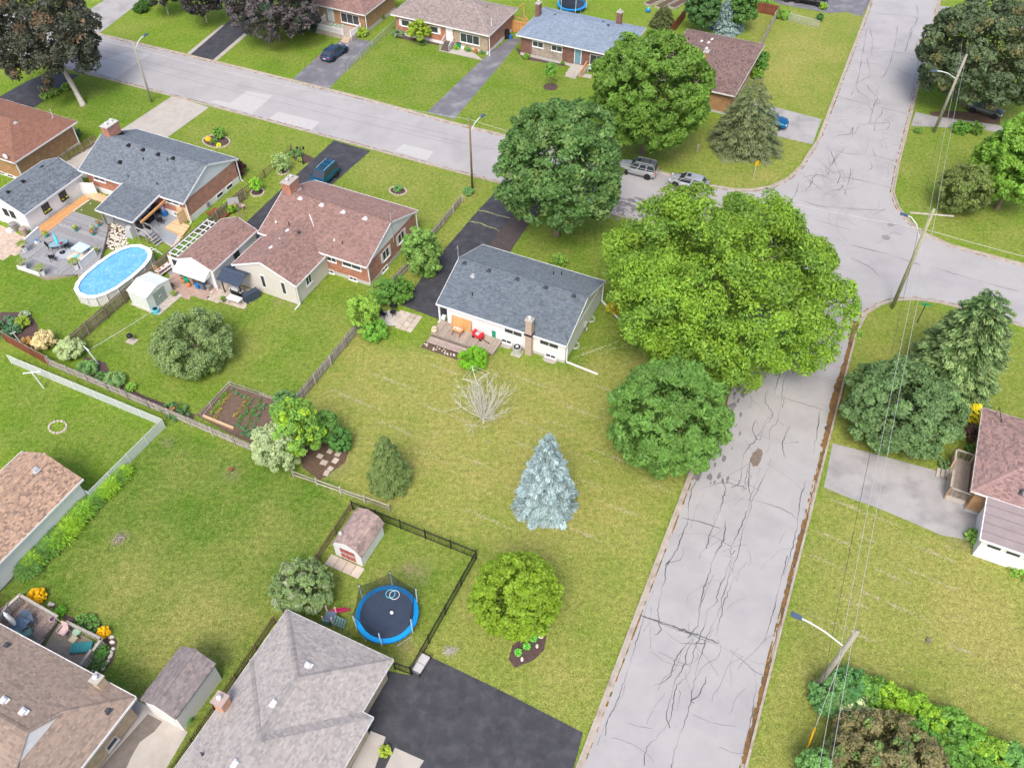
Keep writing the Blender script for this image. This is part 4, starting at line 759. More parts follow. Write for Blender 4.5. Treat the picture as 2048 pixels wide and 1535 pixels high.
# ---- metal garden shed
T, F = building('shed', 'white ribbed metal garden shed with grey green double doors beside the pool fence', 292, 597, 1.8, 'shed', R(-27.5))
pl, ln, f = gable(-2.62, 0, 0, 3.27, 1.8, 2.2); deck_of(T, pl, M['shedwhite'], .05); wall(T, -2.55, .06, -.08, 3.2, 1.8, M['shedwhite']); gabwall(T, 'x', -.18, .08, 3.2, 1.79, 2.16, .08, M['shedwhite'])
for i in range(9): mb = MB(); x = -2.5+i*.3; mb.beam((x, .02, 1.82), (x, 1.63, 2.22), .03, .03); mb.beam((x, 3.25, 1.82), (x, 1.63, 2.22), .03, .03); part('roof_rib', mb, M['shedwhite'], T)
for i in range(9): mb = MB(); mb.box(-2.5+i*.3, .03, .08, -2.47+i*.3, .06, 1.75); part('wall_rib', mb, M['shedwhite'], T)
for s in (0, 1): mb = MB(); mb.box(-.08, .85+s*.76, .08, -.03, 1.59+s*.76, 1.65); d_ = part('door', mb, M['shedgreen'], T); mb = MB(); mb.cbox(-.01, 1.5+s*.2, .9, .05, .08, .1); part('handle', mb, M['alu'], d_)
mb = MB(); mb.box(-.03, 0, .0, 1.0, 3.3, .06); mb.box(-2.75, -.12, 0, .1, 3.35, .05); part('shed_base', mb, M['woodgrey'], T); SH = (T, F)
# ---- hip roofed brick house at left edge
T, F = building('house', 'orange brick house with plain reddish brown hip roof cut off by the left edge', 28, 326, 3.0)
pl, ln, f = hip(-14.5, 0, 0, 9.8, 3.0, 4.8); roofing(T, pl, ln, ROOF['russet'], .2, .4, .5); wall(T, -14, .5, -.5, 9.3, 2.98, M['brickorange'], .4); wall(T, -14.02, .48, -.48, 9.32, .4, M['white'], name='foundation'); fascia(T, hipfascia(-14.5, 0, 0, 9.8, 3.0))
vents(T, F, f, [(31, 246)], M['metal'], .3); downspout(T, -.15, .25, 2.95, (1, 0), .2); downspout(T, -.15, 9.0, 2.95, (1, 0), .2)
mb = MB(); mb.cyl(-1.2, .3, 3.1, 3.2, .1, 8); mb.ball((-1.2, .1, 3.45), .35, .12, .35); part('satellite_dish', mb, M['alu'], T)
for px in (4, 18): x, zz = F.wy(px, 345, .5); window(T, '-y', x, .47, .1, .8, .3, 2, name='basement_window', sill=False)
mb = MB(); mb.tube([(-2.4, 8.6, 3.2), (-2.4, 8.6, 4.6)], .035, 6); mb.tube([(-2.4, 8.6, 3.9), (-1.4, 7.4, 3.5)], .02, 4); part('service_mast', mb, M['alu'], T); H4 = (T, F)
# ---- three houses across the street
T, F = building('house', 'orange brick house with brown roof and white railed front porch', 729, 31, 3.0)
pl, ln, f = hip(-13.5, 0, 0, 9.5, 3.0, 4.9); roofing(T, pl, ln, ROOF['brown'], .22, .42, .9); wall(T, -13, .5, -.5, 9.0, 2.98, M['brickorange'], .5); wall(T, -13.02, .48, -.48, 9.02, .5, M['foundation'], name='foundation'); fascia(T, hipfascia(-13.5, 0, 0, 9.5, 3.0))
mb = MB(); mb.box(-13.02, .47, .5, -6.6, .5, 2.95); part('stone_cladding', mb, M['bricktan'], T)
x, zz = F.wy(661, 24, .5); door(T, '-y', x, .47, .7, .85, 2.0, mat('pale_blue_door', (.5, .6, .65), .5, .05)); x, zz = F.wy(699, 30, .5); window(T, '-y', x, .5, 1.05, 3.0, 1.3, 3)
y, _ = F.wx(775, 10, -.5); downspout(T, -.1, .3, 2.95, (0, -1), .1)
pz = .6; c1 = F.loc(636, 53, pz)[0]; c2 = -1.0; pd = -2.4; mb = MB(); mb.box(c1, pd, 0, c2, .48, pz); porch = part('porch_floor', mb, mat('porch_grey', (.42, .36, .31), .8, .1), T)
def railing(T, p, q, z0, h=.85, m=None, n=None, name='railing', step=.13):
    m = m or M['trim']; p = Vector((*p, 0)); q = Vector((*q, 0)); L_ = (q-p).length; mb = MB(); mb.beam(p+Vector((0, 0, z0+h)), q+Vector((0, 0, z0+h)), .1, .06); mb.beam(p+Vector((0, 0, z0+.12)), q+Vector((0, 0, z0+.12)), .05)
    for i in range(int(L_/step)+1): r = p+(q-p)*(i*step/L_); mb.box(r.x-.02, r.y-.02, z0+.1, r.x+.02, r.y+.02, z0+h)
    for r in (p, q): mb.box(r.x-.07, r.y-.07, z0, r.x+.07, r.y+.07, z0+h+.15)
    return part(name, mb, m, T)
cR = F.loc(700, 60, pz)[0]; railing(T, (c1, pd+.05), (cR, pd+.05), pz); railing(T, (c1, pd+.05), (c1, .4), pz); railing(T, (cR+1.4, pd+.05), (c2, .1), pz)
for i in range(3): mb = MB(); mb.box(cR+.1, pd-.3*(i+1), 0, cR+1.3, pd-.3*i, pz-.15*(i+1)); part('step', mb, mat('porch_tan', (.5, .4, .32), .8, .1), T)
H5 = (T, F)
T, F = building('house', 'brick house with fawn roof and red and tan brick front wall', 978.5, 72.3, 3.0)
pl, ln, f = hip(-15.8, 0, 0, 9.5, 3.0, 4.9); roofing(T, pl, ln, ROOF['fawn'], .22, .42, .8); wall(T, -15.3, .5, -.5, 9.0, 2.98, M['brickred'], .45); wall(T, -15.32, .48, -.48, 9.02, .45, M['white'], name='foundation'); fascia(T, hipfascia(-15.8, 0, 0, 9.5, 3.0))
x0_ = F.wy(909, 75, .5)[0]; mb = MB(); mb.box(x0_, .46, .46, -.5, .5, 2.96); part('tan_brick_front', mb, M['bricktan'], T)
x, zz = F.wy(899, 68, .48); door(T, '-y', x, .45, .75, .9, 2.0); x, _ = F.wy(939.5, 74, .46); window(T, '-y', x, .46, 1.1, 2.9, 1.2, 3)
for px in (811, 868):
    x, _ = F.wy(px, 45 if px < 840 else 55, .5); window(T, '-y', x, .5, 1.5, 1.2, .8, 1); mb = MB(); mb.box(x+.7, .44, 1.4, x+1.05, .5, 2.4); part('shutter', mb, M['white'], T); mb = MB(); mb.box(x-1.05, .44, 1.4, x-.7, .5, 2.4); part('shutter', mb, M['white'], T)
x, _ = F.wy(899, 68, .48)
for i in range(4): mb = MB(); mb.box(x-.65, .45-.35*(i+1)-.3, 0, x+.65, .48-.35*i-(.3 if i else 0), .72-.17*i); part('step', mb, mat('step_brown', (.13, .1, .09), .8, .1), T)
for s in (-1, 1): mb = MB(); mb.beam((x+s*.7, .4, 1.55), (x+s*.7, -1.2, .95), .06); [mb.beam((x+s*.7, .3-k*.3, .1), (x+s*.7, .3-k*.3, 1.5-k*.11), .03) for k in range(6)]; part('handrail', mb, M['trim'], T)
pipes(T, F, f, [(983, 52)], M['alu'], .06, 1.1); x, y, zz = F.on(965, 12, f); mb = MB(); mb.box(x-.9, y-.05, zz-.1, x+.7, y+.05, zz+.3); part('attic_vent', mb, M['grey'], T); downspout(T, -.1, .2, 2.95, (0, -1), .1); H6 = (T, F)
T, F = building('house', 'low house with pale blue roof, brown brick and pink stone front', 1032, 70, 3.0)
pl, ln, f = hip(0, 15.6, 0, 9.6, 3.0, 4.85); roofing(T, pl, ln, ROOF['blue'], .22, .42, .5); wall(T, .5, .5, 15.1, 9.1, 2.98, M['brickbrown'], .4); wall(T, .48, .48, 15.12, 9.12, .4, M['foundation'], name='foundation'); fascia(T, hipfascia(0, 15.6, 0, 9.6, 3.0))
xa_, xb_ = F.wy(1064, 100, .5)[0], F.wy(1125, 110, .5)[0]; mb = MB(); mb.box(xa_, .45, .41, xb_, .5, 2.9); part('stone_cladding', mb, M['stone'], T)
for px, py in ((1076, 86), (1114, 93)): x, _ = F.wy(px, py, .45); window(T, '-y', x, .45, 1.75, 1.5, .7, 2)
x, _ = F.wy(1156, 110, .5); door(T, '-y', x, .5, .6, .85, 2.0, mat('blue_door', (.15, .3, .36), .5, .05)); dx_ = x
x, _ = F.wy(1200, 120, .5); window(T, '-y', x, .5, .9, 2.8, 1.4, 3); mb = MB(); mb.box(x-1.9, .46, .41, x+2, .5, .85); part('stone_cladding', mb, M['stone'], T)
mb = MB(); mb.box(dx_-.6, -1.5, 0, dx_+1.6, .48, .5); part('porch_floor', mb, M['concrete'], T)
for i in range(3): mb = MB(); mb.box(dx_-.6, -1.5-.35*(i+1), 0, dx_+1.0, -1.5-.35*i, .38-.12*i); part('step', mb, M['concrete'], T)
mb = MB(); mb.beam((dx_+1.5, .2, 1.4), (dx_+1.5, -2.2, 1.0), .12); [mb.beam((dx_+1.5, .1-k*.28, .05), (dx_+1.5, .1-k*.28, 1.35-.04*k), .06) for k in range(9)]; part('handrail', mb, M['cedar'], T)
chimney(T, .6, 6.2, 2.6, 5.0, .6, .9, M['brickbrown'], None, 1); x, y, _ = F.on(1238, 45, lambda a, b: 4.2); chimney(T, x, y, 3, 5.6, .7, .6, M['brickbrown'], None, 1)
vents(T, F, f, [(1216, 51), (1206, 45), (1111, 30)], M['darkgrey'], .28); H7 = (T, F)
# ---- corner house behind the big maple
T, F = building('house', 'orange brick corner house with mauve brown hip roof behind the olive spruce', 1470, 192.8, 3.0)
pl, ln, f = hip(-10.9, 0, 0, 15.2, 3.0, 4.9, 'y'); roofing(T, pl, ln, ROOF['mauve'], .22, .42, 1.2); wall(T, -10.4, .5, -.5, 14.7, 2.98, M['brickorange'], .3); wall(T, -10.42, .48, -.48, 14.72, .3, M['foundation'], name='foundation'); fascia(T, hipfascia(-10.9, 0, 0, 15.2, 3.0))
x, y, _ = F.on(1411, 117, lambda a, b: 4.4); chimney(T, x, y, 3.6, 5.3, .6, .8, M['brickorange'], None, 1); vents(T, F, f, [(1425, 79), (1418, 86), (1414, 97), (1404, 83)], M['alu'], .28); pipes(T, F, f, [(1377, 80)], M['black'], .05, .4); H8 = (T, F)
# ---- pink roofed house at the right edge
T, F = building('house', 'house with pinkish hip roof and low white extension at the right edge', 1965, 814.7, 3.0)
pl, ln, f = hip(0, 15, -9.49, 0, 3.0, 4.85); roofing(T, pl, ln, ROOF['pink'], .19, .36, 1.0, capw=.22); wall(T, .5, -9.0, 14.5, -.5, 2.98, M['brickorange'], .3); wall(T, .48, -9.02, 14.52, -.48, .3, M['foundation'], name='foundation'); fascia(T, hipfascia(0, 15, -9.49, 0, 3.0))
P = [[(1.2, -13.44, 2.55), (12, -13.44, 2.55), (12, -9.4, 3.02), (1.2, -9.4, 3.02)]]; mb = MB(); dk = deck_of(T, P, mat('roll_roofing', (.29, .245, .245), .9, .12, 1.0), .1)
for k in range(1, 5): mb = MB(); y = -13.44+k*.8; zz = 2.55+.47*k*.8/4.04; mb.beam((1.2, y, zz), (12, y, zz), .9*.05, .02); part('roof_seam', mb, mat('seam', (.2, .16, .165), .9), dk)
fascia(T, [((1.15, -13.44, 2.55), (1.15, -9.4, 3.0)), ((1.15, -13.46, 2.55), (12, -13.46, 2.55))]); wall(T, 1.5, -13.1, 11.8, -9.2, 2.5, M['render'])
for i in range(5): window(T, '-y', 2.4+i*1.35, -13.1, 1.6, .95, .35, 1, M['trim'], False)
x, y, _ = F.on(2043, 988, f); pipes(T, F, f, [(2041, 985)], M['darkgrey'], .12, .4); mb = MB(); mb.tube([(.9, -.8, 3.2), (.9, -.8, 4.3), (1.4, -1.7, 3.6)], .035, 5); part('service_mast', mb, M['black'], T); H9 = (T, F)
# ---- big pale grey hip roof at the bottom
T, F = building('house', 'house with big pale grey hip roof at the bottom edge, beside the black driveway', 786.6, 1318.7, 2.8)
pl, ln, f = hip(-8.63, 0, -12, 0, 2.8, 4.65, 'y'); d1 = roofing(T, pl, [l for l in ln[3:]]+[((-4.315, -4.3, 4.65), (-4.315, -8.6, 4.65))], ROOF['grey'], .17, .3, .6, capw=.2)
pl2, ln2, f3 = hip(-8.63, .83, -17, -3.91, 2.8, 4.85, 'y'); roofing(T, pl2, [ln2[0], ln2[4]], ROOF['grey'], .17, .3, .6, capw=.26)
ff = lambda x, y: max(f(x, y), f3(x, y)); wall(T, -8.2, -12, -.45, -.45, 2.78, M['bricktan'], .3); wall(T, -8.2, -16.6, .4, -4.3, 2.78, M['bricktan'], .3)
fascia(T, [((0, 0, 2.8), (0, -3.9, 2.8)), ((0, 0, 2.8), (-8.63, 0, 2.8)), ((-8.63, 0, 2.8), (-8.63, -17, 2.8)), ((.83, -3.9, 2.8), (.83, -17, 2.8)), ((0, -3.9, 2.8), (.83, -3.9, 2.8))])
vents(T, F, ff, [(616, 1332), (549, 1407), (472, 1528)], M['alu'], .36, .2); pipes(T, F, ff, [(406, 1509)], M['darkgrey'], .07, .4)
x, y, _ = F.on(457, 1418, ff); chimney(T, -8.2, F.on(455, 1415, lambda a, b: 3.0)[1], 0, 4.1, .75, .75, mat('orange_chimney', (.55, .32, .2), .85, .12), mat('chim_top', (.42, .33, .3), .85, .1), 1, 'alu'); H10 = (T, F)
# ---- brown roofed house bottom left with dutch gablet
T, F = building('house', 'house with wide taupe brown roof and small white gablet in the bottom left corner', 271.7, 1393.8, 3.0)
x1_, yt = -2.9, -4.9; za = 3+1.2; zt = 4.95; W2 = 9.8
ha = 2.9; base = 3.0+ (zt-3.0)*ha/(W2/2)
A = (-3.5, -W2/2, zt); B0 = (-ha, -ha, base); B1 = (-ha, -W2+ha, base)
pl = [[(-ha, 0, 3), (-24, 0, 3), (-24, -W2/2, zt), A, B0], [(0, 0, 3), (-ha, 0, 3), B0], [(-24, -W2, 3), (-ha, -W2, 3), B1, A, (-24, -W2/2, zt)], [(-ha, -W2, 3), (0, -W2, 3), B1], [(0, -W2, 3), (0, 0, 3), B0, B1]]
roofing(T, pl, [((-24, -W2/2, zt), A), ((0, 0, 3), B0), ((0, -W2, 3), B1), (B0, A), (B1, A)], ROOF['taupe'], .18, .33, .65, capw=.2)
f = lambda x, y: 3+(zt-3)*min(min(-y, y+W2)/(W2/2), -x/(W2/2) if x > -ha else 9)
mb = MB(); mb.add([(-ha+.03, B0[1], B0[2]+.05), (-ha+.03, B1[1], B1[2]+.05), (-3.44, -W2/2, zt-.0)], [(0, 1, 2), (2, 1, 0)]); part('gablet', mb, M['trim'], T)
wall(T, -23.5, -W2+.5, -.55, -.45, 2.95, M['bricktan'], .3); fascia(T, [((0, 0, 3), (-24, 0, 3)), ((0, 0, 3), (0, -W2, 3))], h=.2, t=.12)
vents(T, F, f, [(13, 1291), (216, 1421)], M['darkgrey'], .3); vents(T, F, f, [(7, 1402), (46, 1425)], M['alu'], .4, .22); chimney(T, F.on(198, 1376, lambda a, b: 3.2)[0], -.35, 2.8, 4.15, .6, .6, mat('tan_chimney', (.55, .42, .28), .85, .12), None, 1, 'alu')
y, _ = F.wx(228, 1490, -.5); window(T, '+x', -.55, y, .6, .8, .5, 1, M['metal']); H11 = (T, F)
# ---- small garages and sheds
T, F = building('garage', 'small weathered white outbuilding with faded grey gable roof at bottom left', 279, 1399, 2.4, 'garage')
pl, ln, f = gable(0, 2.95, 0, 4.15, 2.4, 3.25, 'y'); roofing(T, pl, ln, ROOF['shed'], .2, .36, .8); wall(T, .15, .12, 2.8, 4.05, 2.38, M['white']); gabwall(T, 'y', .06, .08, 2.87, 2.36, 3.14, .08, M['white']); gabwall(T, 'y', 4.02, .08, 2.87, 2.36, 3.14, .08, M['white'])
mb = MB(); mb.box(.5, .09, 0, 2.4, .12, 2.1); part('garage_door', mb, M['white'], T)
T, F = building('garage', 'white garage with tan gable roof at the left edge beside the daylilies', 165.8, 957.2, 2.6, 'garage')
pl, ln, f = gable(-6.5, 0, -12.3, 0, 2.6, 4.1, 'y'); roofing(T, pl, ln, ROOF['sand'], .18, .32, 1.3); wall(T, -6.2, -11.9, -.35, -.3, 2.58, M['stucco'])
gabwall(T, 'y', -.35, -6.35, -.15, 2.56, 3.95, .1, M['white']); fascia(T, [((.03, 0, 2.6), (.03, -12.3, 2.6)), ((-6.53, 0, 2.6), (-6.53, -12.3, 2.6))]); vents(T, F, f, [(72, 940)], M['metal'], .42, .2)
mb = MB(); mb.box(-1.3, -11.95, 0, -.36, -11.9, 2.5); part('brick_corner', mb, M['brickred'], T); G12 = (T, F)
T, F = building('shed', 'small white barn shed with gambrel roof and faded red double doors in the fenced yard', 662, 1088, 1.55, 'shed')
w_, l_ = 2.68, 3.35; pr = [(0, 1.55), (.42, 2.25), (w_/2, 2.65), (w_-.42, 2.25), (w_, 1.55)]
pl = [[(pr[i][0], 0, pr[i][1]), (pr[i+1][0], 0, pr[i+1][1]), (pr[i+1][0], l_, pr[i+1][1]), (pr[i][0], l_, pr[i][1])] for i in range(4)]
rm2 = mat('shingle_barn', (.36, .27, .24), .9, .15, 1.0, .2, 40, col=True); ROOF['barn'] = rm2; roofing(T, pl, [], rm2, .2, .36, .8); wall(T, .12, .1, w_-.12, l_-.1, 1.56, M['white'])
for yy in (.04, l_-.14): mb = MB(); q = [(x, z-.05) for x, z in pr]; q[0] = (.1, 1.54); q[-1] = (w_-.1, 1.54); mb.add([(x, yy, z) for x, z in q]+[(x, yy+.1, z) for x, z in q], [(4, 3, 2, 1, 0), (5, 6, 7, 8, 9)]); part('gable_wall', mb, M['white'], T)
for s in (0, 1): mb = MB(); mb.box(.72+s*.66, .04, .12, 1.32+s*.66, .08, 1.65); d_ = part('door', mb, M['reddoor'], T); mb = MB(); [mb.box(.72+s*.66, .03, .2+k*.7, 1.32+s*.66, .045, .28+k*.7) for k in range(3)]; part('door_brace', mb, M['white'], d_)
x, y, zz = F.on(685, 1078, lambda a, b: 2.3); mb = MB(); mb.cyl(.55, .7, 2.25, 2.5, .1, 10); mb.cyl(.55, .7, 2.5, 2.62, .18, 10, .1); part('roof_vent', mb, M['metal'], T); BS = (T, F)
for i in range(4):
    t_ = put('paving_slab', None, None) if False else None
mb = MB(); mb.cbox(0, 0, 0, .72, .95, .05); me = mb.mesh('paving_slab', M['paver']); ap = thing('slab_apron', 'row of four concrete slabs in front of the barn shed doors', 'paving', G(662, 1088, 0)); ap.location = T.location; ap.rotation_euler = (0, 0, ANG)
for i in range(4): put('paving_slab', me, ap, (.15+i*.76, -.5, 0), random.gauss(0, .03))
# ---------------------------------------------------------------- trees and plants
M['deadwood'] = mat('dead_wood', (.62, .6, .56), .9, .15, 4)
def leafmesh(name, Pn, Nn, size, cols, m, asp=.55, Dn=None):
    n = len(Pn); Nn = Nn/np.linalg.norm(Nn, axis=1, keepdims=True)
    D = NR.normal(size=(n, 3)) if Dn is None else Dn+NR.normal(size=(n, 3))*.25
    A = np.cross(Nn, D); A /= np.linalg.norm(A, axis=1, keepdims=True)+1e-9; B = np.cross(A, Nn)
    s = size*NR.uniform(.5, 1.5, n)[:, None]
    bend = Nn*s*.18
    V = np.stack([Pn-B*s, Pn+A*s*asp-bend, Pn+B*s-bend*.5, Pn-A*s*asp-bend], 1).reshape(-1, 3)
    me = bpy.data.meshes.new(name); me.vertices.add(4*n); me.vertices.foreach_set('co', V.astype(np.float32).ravel()); me.loops.add(4*n); me.loops.foreach_set('vertex_index', np.arange(4*n, dtype=np.int32))
    me.polygons.add(n); me.polygons.foreach_set('loop_start', np.arange(0, 4*n, 4, dtype=np.int32)); me.update(calc_edges=True)
    a = me.attributes.new('col', 'FLOAT_COLOR', 'FACE'); c4 = np.ones((n, 4), np.float32); c4[:, :3] = cols; a.data.foreach_set('color', c4.ravel()); me.materials.append(m); return me
def unit(n): v = NR.normal(size=(n, 3)); return v/np.linalg.norm(v, axis=1, keepdims=True)
def fib(n):
    i = np.arange(n)+.5; z = 1-2*i/n; t = i*2.399963; r = np.sqrt(1-z*z); return np.stack([r*np.cos(t), r*np.sin(t), z], 1)
def tint(n, base, var=.22, hue=.1, tone=None):
    k = 1+NR.uniform(-var, var, n); c = np.array(base)[None]*k[:, None]; h = NR.uniform(-hue, hue, n); c[:, 0] *= 1+h; c[:, 2] *= 1-h
    if tone is not None: c *= tone[:, None]
    return c
def crown(c, rx, ry, rz, n, size, base, lobes=60, lr=.3, bottom=-.75, loose=.0, var=.22, name='crown', asp=.55, tvar=.12, parent=None, shape=None, mix=None, mtl=None, inner=.12):
    U = fib(lobes)+NR.normal(size=(lobes, 3))*.13; U /= np.linalg.norm(U, axis=1, keepdims=True); U = U[U[:, 2] > bottom]; k = len(U)
    rad = np.array([rx, ry, rz]); lrs = lr*NR.uniform(.7, 1.25, k); sc = (1-lrs*.85)*NR.uniform(.88, 1.06+loose, k)
    if shape: sc = sc*shape(U)
    C = U*rad*sc[:, None]; rr = lrs*(rx*ry*rz)**(1/3); tn0 = 1+NR.uniform(-tvar, tvar, k)
    m_ = 5 if n > 3000 else 3; rep = np.repeat(np.arange(k), m_); Vs = unit(len(rep))*.9+U[rep]*.7+np.array([0, 0, .3]); Vs /= np.linalg.norm(Vs, axis=1, keepdims=True)
    C = C[rep]+Vs*(rr[rep]*NR.uniform(.55, .85+loose, len(rep)))[:, None]; rr = rr[rep]*NR.uniform(.38, .6, len(rep)); U = Vs; k = len(rep); tn0 = tn0[rep]*(1+NR.uniform(-tvar, tvar, k)*.5)
    li = NR.choice(k, n, p=rr**2/np.sum(rr**2)); V = unit(n); V = V*.9+U[li]*.5+np.array([0, 0, .25]); V /= np.linalg.norm(V, axis=1, keepdims=True)
    P = C[li]+V*(rr[li]*NR.uniform(.72, 1.0+loose, n))[:, None]*np.array([1, 1, .85])
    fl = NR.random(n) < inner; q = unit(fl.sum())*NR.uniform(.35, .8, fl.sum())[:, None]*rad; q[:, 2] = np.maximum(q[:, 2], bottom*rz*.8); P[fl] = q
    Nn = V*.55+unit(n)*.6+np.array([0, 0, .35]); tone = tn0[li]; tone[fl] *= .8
    cols = tint(n, np.array(base)*1.5, var, .08, tone)
    if mix is not None: mm = (NR.random(k) < mix[1])[li]; cols[mm] = cols[mm]*np.array(mix[0])/np.array(base)
    return put(name, leafmesh(name, P+np.array(c), Nn, size, cols, mtl or leafmat('foliage', (1, 1, 1)), asp), parent)
def trunk(T, h, r, lean=(0, 0), m='bark', limbs=7, R_=3.0, top=None):
    mb = MB(); P = [(0, 0, -.2), (0, 0, .15), (lean[0]*.4, lean[1]*.4, h*.5), (lean[0], lean[1], h)]; mb.tube(P, [r*1.5, r*1.05, r*.85, r*.7], 8); o = part('trunk', mb, M[m], T, smooth=True)
    for i in range(limbs):
        a = 2*math.pi*i/limbs+random.uniform(-.3, .3); z = (top or h*1.8)*random.uniform(.75, 1.05); q = R_*random.uniform(.55, .8); mb = MB(); s = (lean[0], lean[1], h*random.uniform(.85, 1)); e = (lean[0]+q*math.cos(a), lean[1]+q*math.sin(a), z)
        mid = ((s[0]*.6+e[0]*.4)+random.gauss(0, .2), (s[1]*.6+e[1]*.4)+random.gauss(0, .2), s[2]*.45+e[2]*.55); mb.tube([s, mid, e], [r*.5, r*.33, r*.1], 6)
        for k in range(2): b = a+random.uniform(-.8, .8); mb.tube([mid, (mid[0]+q*.5*math.cos(b), mid[1]+q*.5*math.sin(b), mid[2]+random.uniform(.5, 1.4))], [r*.2, r*.06], 5)
        part('limb', mb, M[m], T)
def fit(x0, y0, x1, y1, clear):      # bounding box in the photo -> crown centre and radii
    cx, cy = (x0+x1)/2, (y0+y1)/2; rz = 3.0
    for _ in range(30):
        zc = clear+rz; dp = depth(cy, zc); Rr = (x1-x0)/2*dp/FPX; th = PITCH+math.atan((cy-767.5)/FPX); hh = (y1-y0)/2*dp/FPX*math.cos(th-PITCH)
        r2 = math.sqrt(max(hh*hh-(Rr*math.sin(th))**2, .0))/math.cos(th); rz = .5*rz+.5*min(max(r2, Rr*.5), Rr*1.6)
    x, y = G(cx, cy, clear+rz); return (x, y), Rr, rz, clear+rz
GREEN = dict(maple=(.075, .15, .04), dark=(.05, .105, .035), bright=(.17, .26, .03), lime=(.155, .245, .018), mid=(.11, .2, .045), grey=(.1, .16, .07), purple=(.045, .04, .045), juniper=(.085, .13, .04), bluespruce=(.3, .42, .44), fir=(.12, .135, .06), cedar=(.11, .17, .055), willow=(.16, .225, .085))
def tree(label, box, clear, col, n, size, cat='tree', name='tree', lobes=60, lr=.3, tr=.25, trunkm='bark', base=None, group=None, **k):
    xy, Rr, rz, zc = fit(*box, clear); bx, by = base if base else xy
    T = thing(name, label, cat, (bx, by), group=group); dx, dy = xy[0]-bx, xy[1]-by
    if tr: trunk(T, max(clear, .4)+rz*.5, tr, (dx*.6, dy*.6), trunkm, 7 if Rr > 2 else 4, Rr*.9, zc+rz*.4)
    crown((dx, dy, zc), Rr, Rr, rz, n, size, GREEN[col] if isinstance(col, str) else col, lobes, lr, parent=T, **k); return T
def shrub(label, px, py, r, h, col, n=900, size=.09, name='shrub', cat='shrub', z=0.0, group=None, xy=None, parentless=True, lobes=24, lr=.38, rx=1.0, **k):
    x, y = xy or G(px, py, z); T = thing(name, label, cat, (x, y), ANG, z, group)
    mb = MB(); [mb.tube([(0, 0, -.03), (r*.4*math.cos(a), r*.4*math.sin(a), h*.55)], .03, 5) for a in (0.3, 1.9, 3.6, 5.2)]; part('stems', mb, M['bark'], T, kind='stuff')
    crown((0, 0, h*.5), r*rx, r, h*.5, n, size, GREEN[col] if isinstance(col, str) else col, lobes, lr, bottom=-.9, parent=T, name='foliage', inner=.2, **k); return T
# big trees
tree('tall dark bronze leaved maple at the top left corner, leaning trunk in the lawn', (-15, -30, 190, 172), 2.0, (.055, .062, .042), 30000, .2, lobes=110, lr=.22, tr=.38, trunkm='palebark', base=G(166, 210), mix=((.12, .085, .05), .12), tvar=.2, loose=.08)
tree('dark purple leaved street tree at the top edge nearer the clipped hedge', (285, -60, 355, 14), 1.6, 'purple', 6000, .2, tr=.1, trunkm='palebark', base=G(337, 29), lobes=40)
tree('dark purple leaved street tree at the top edge, overhanging the narrow dark driveway', (350, -65, 446, 34), 1.6, 'purple', 8000, .2, tr=.1, trunkm='palebark', base=G(414, 45), lobes=40)
tree('big round purple grey leaved tree beside the orange brick house with the porch', (443, -90, 642, 82), 1.0, (.085, .075, .078), 22000, .22, lobes=80, lr=.25, mix=((.035, .055, .035), .18))
tree('dark shadowy evergreen bush under the edge of the purple grey tree', (560, 15, 640, 72), .3, (.03, .055, .04), 5000, .16, cat='bush', lobes=30)
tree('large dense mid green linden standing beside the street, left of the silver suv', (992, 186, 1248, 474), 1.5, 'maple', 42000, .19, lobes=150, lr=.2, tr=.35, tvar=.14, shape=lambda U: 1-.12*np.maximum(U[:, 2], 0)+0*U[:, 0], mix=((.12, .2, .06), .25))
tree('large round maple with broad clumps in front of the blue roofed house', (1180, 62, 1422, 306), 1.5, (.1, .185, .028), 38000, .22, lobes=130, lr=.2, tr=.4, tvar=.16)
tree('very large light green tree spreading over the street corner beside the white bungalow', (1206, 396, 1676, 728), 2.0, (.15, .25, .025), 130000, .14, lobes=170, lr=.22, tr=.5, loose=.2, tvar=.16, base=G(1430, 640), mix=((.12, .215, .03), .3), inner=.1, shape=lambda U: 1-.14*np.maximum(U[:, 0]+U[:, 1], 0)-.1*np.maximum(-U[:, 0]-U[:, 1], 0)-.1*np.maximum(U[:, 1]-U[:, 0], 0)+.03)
tree('round bright green ash tree beside the main road, just below the largest tree', (1218, 716, 1455, 954), .9, (.1, .2, .04), 42000, .17, lobes=130, lr=.21, tr=.3, tvar=.13, asp=.4)
tree('big dark olive maple at the top right behind the upper street lamp', (1840, 0, 2110, 215), 1.5, (.075, .105, .05), 42000, .22, lobes=130, lr=.2, tr=.4, tvar=.2, mix=((.12, .12, .05), .12))
tree('bright green pointed tree cut off by the right edge above the corner', (1975, 180, 2110, 460), .5, (.14, .26, .035), 26000, .19, lobes=90, lr=.24, tvar=.2)
tree('bright green bushy tree beside the cypress, at the right edge above the corner', (1945, 235, 2040, 425), .6, (.15, .26, .035), 14000, .18, lobes=60, tvar=.2)
tree('dull olive cedar bush with ragged outline left of the bright green trees at the right', (1880, 325, 1985, 432), .1, (.12, .16, .045), 13000, .13, cat='bush', lobes=60, lr=.28, tr=.12, tvar=.2)
tree('blue green loose spreading tree between the driveway and the cypress at the right', (1692, 722, 1915, 905), .6, (.1, .17, .062), 34000, .16, lobes=120, lr=.24, tr=.25, trunkm='palebark', loose=.1, tvar=.18)
tree('rounded bright lime green tree beside a mulch bed near the black driveway', (944, 1102, 1120, 1283), .5, 'lime', 24000, .12, lobes=95, lr=.25, tr=.2, tvar=.1, asp=.6)
tree('round silvery green willow bush standing alone in the lawn of the brick house', (299, 622, 468, 752), .1, 'willow', 24000, .12, cat='bush', lobes=90, lr=.26, asp=.4, tvar=.18)
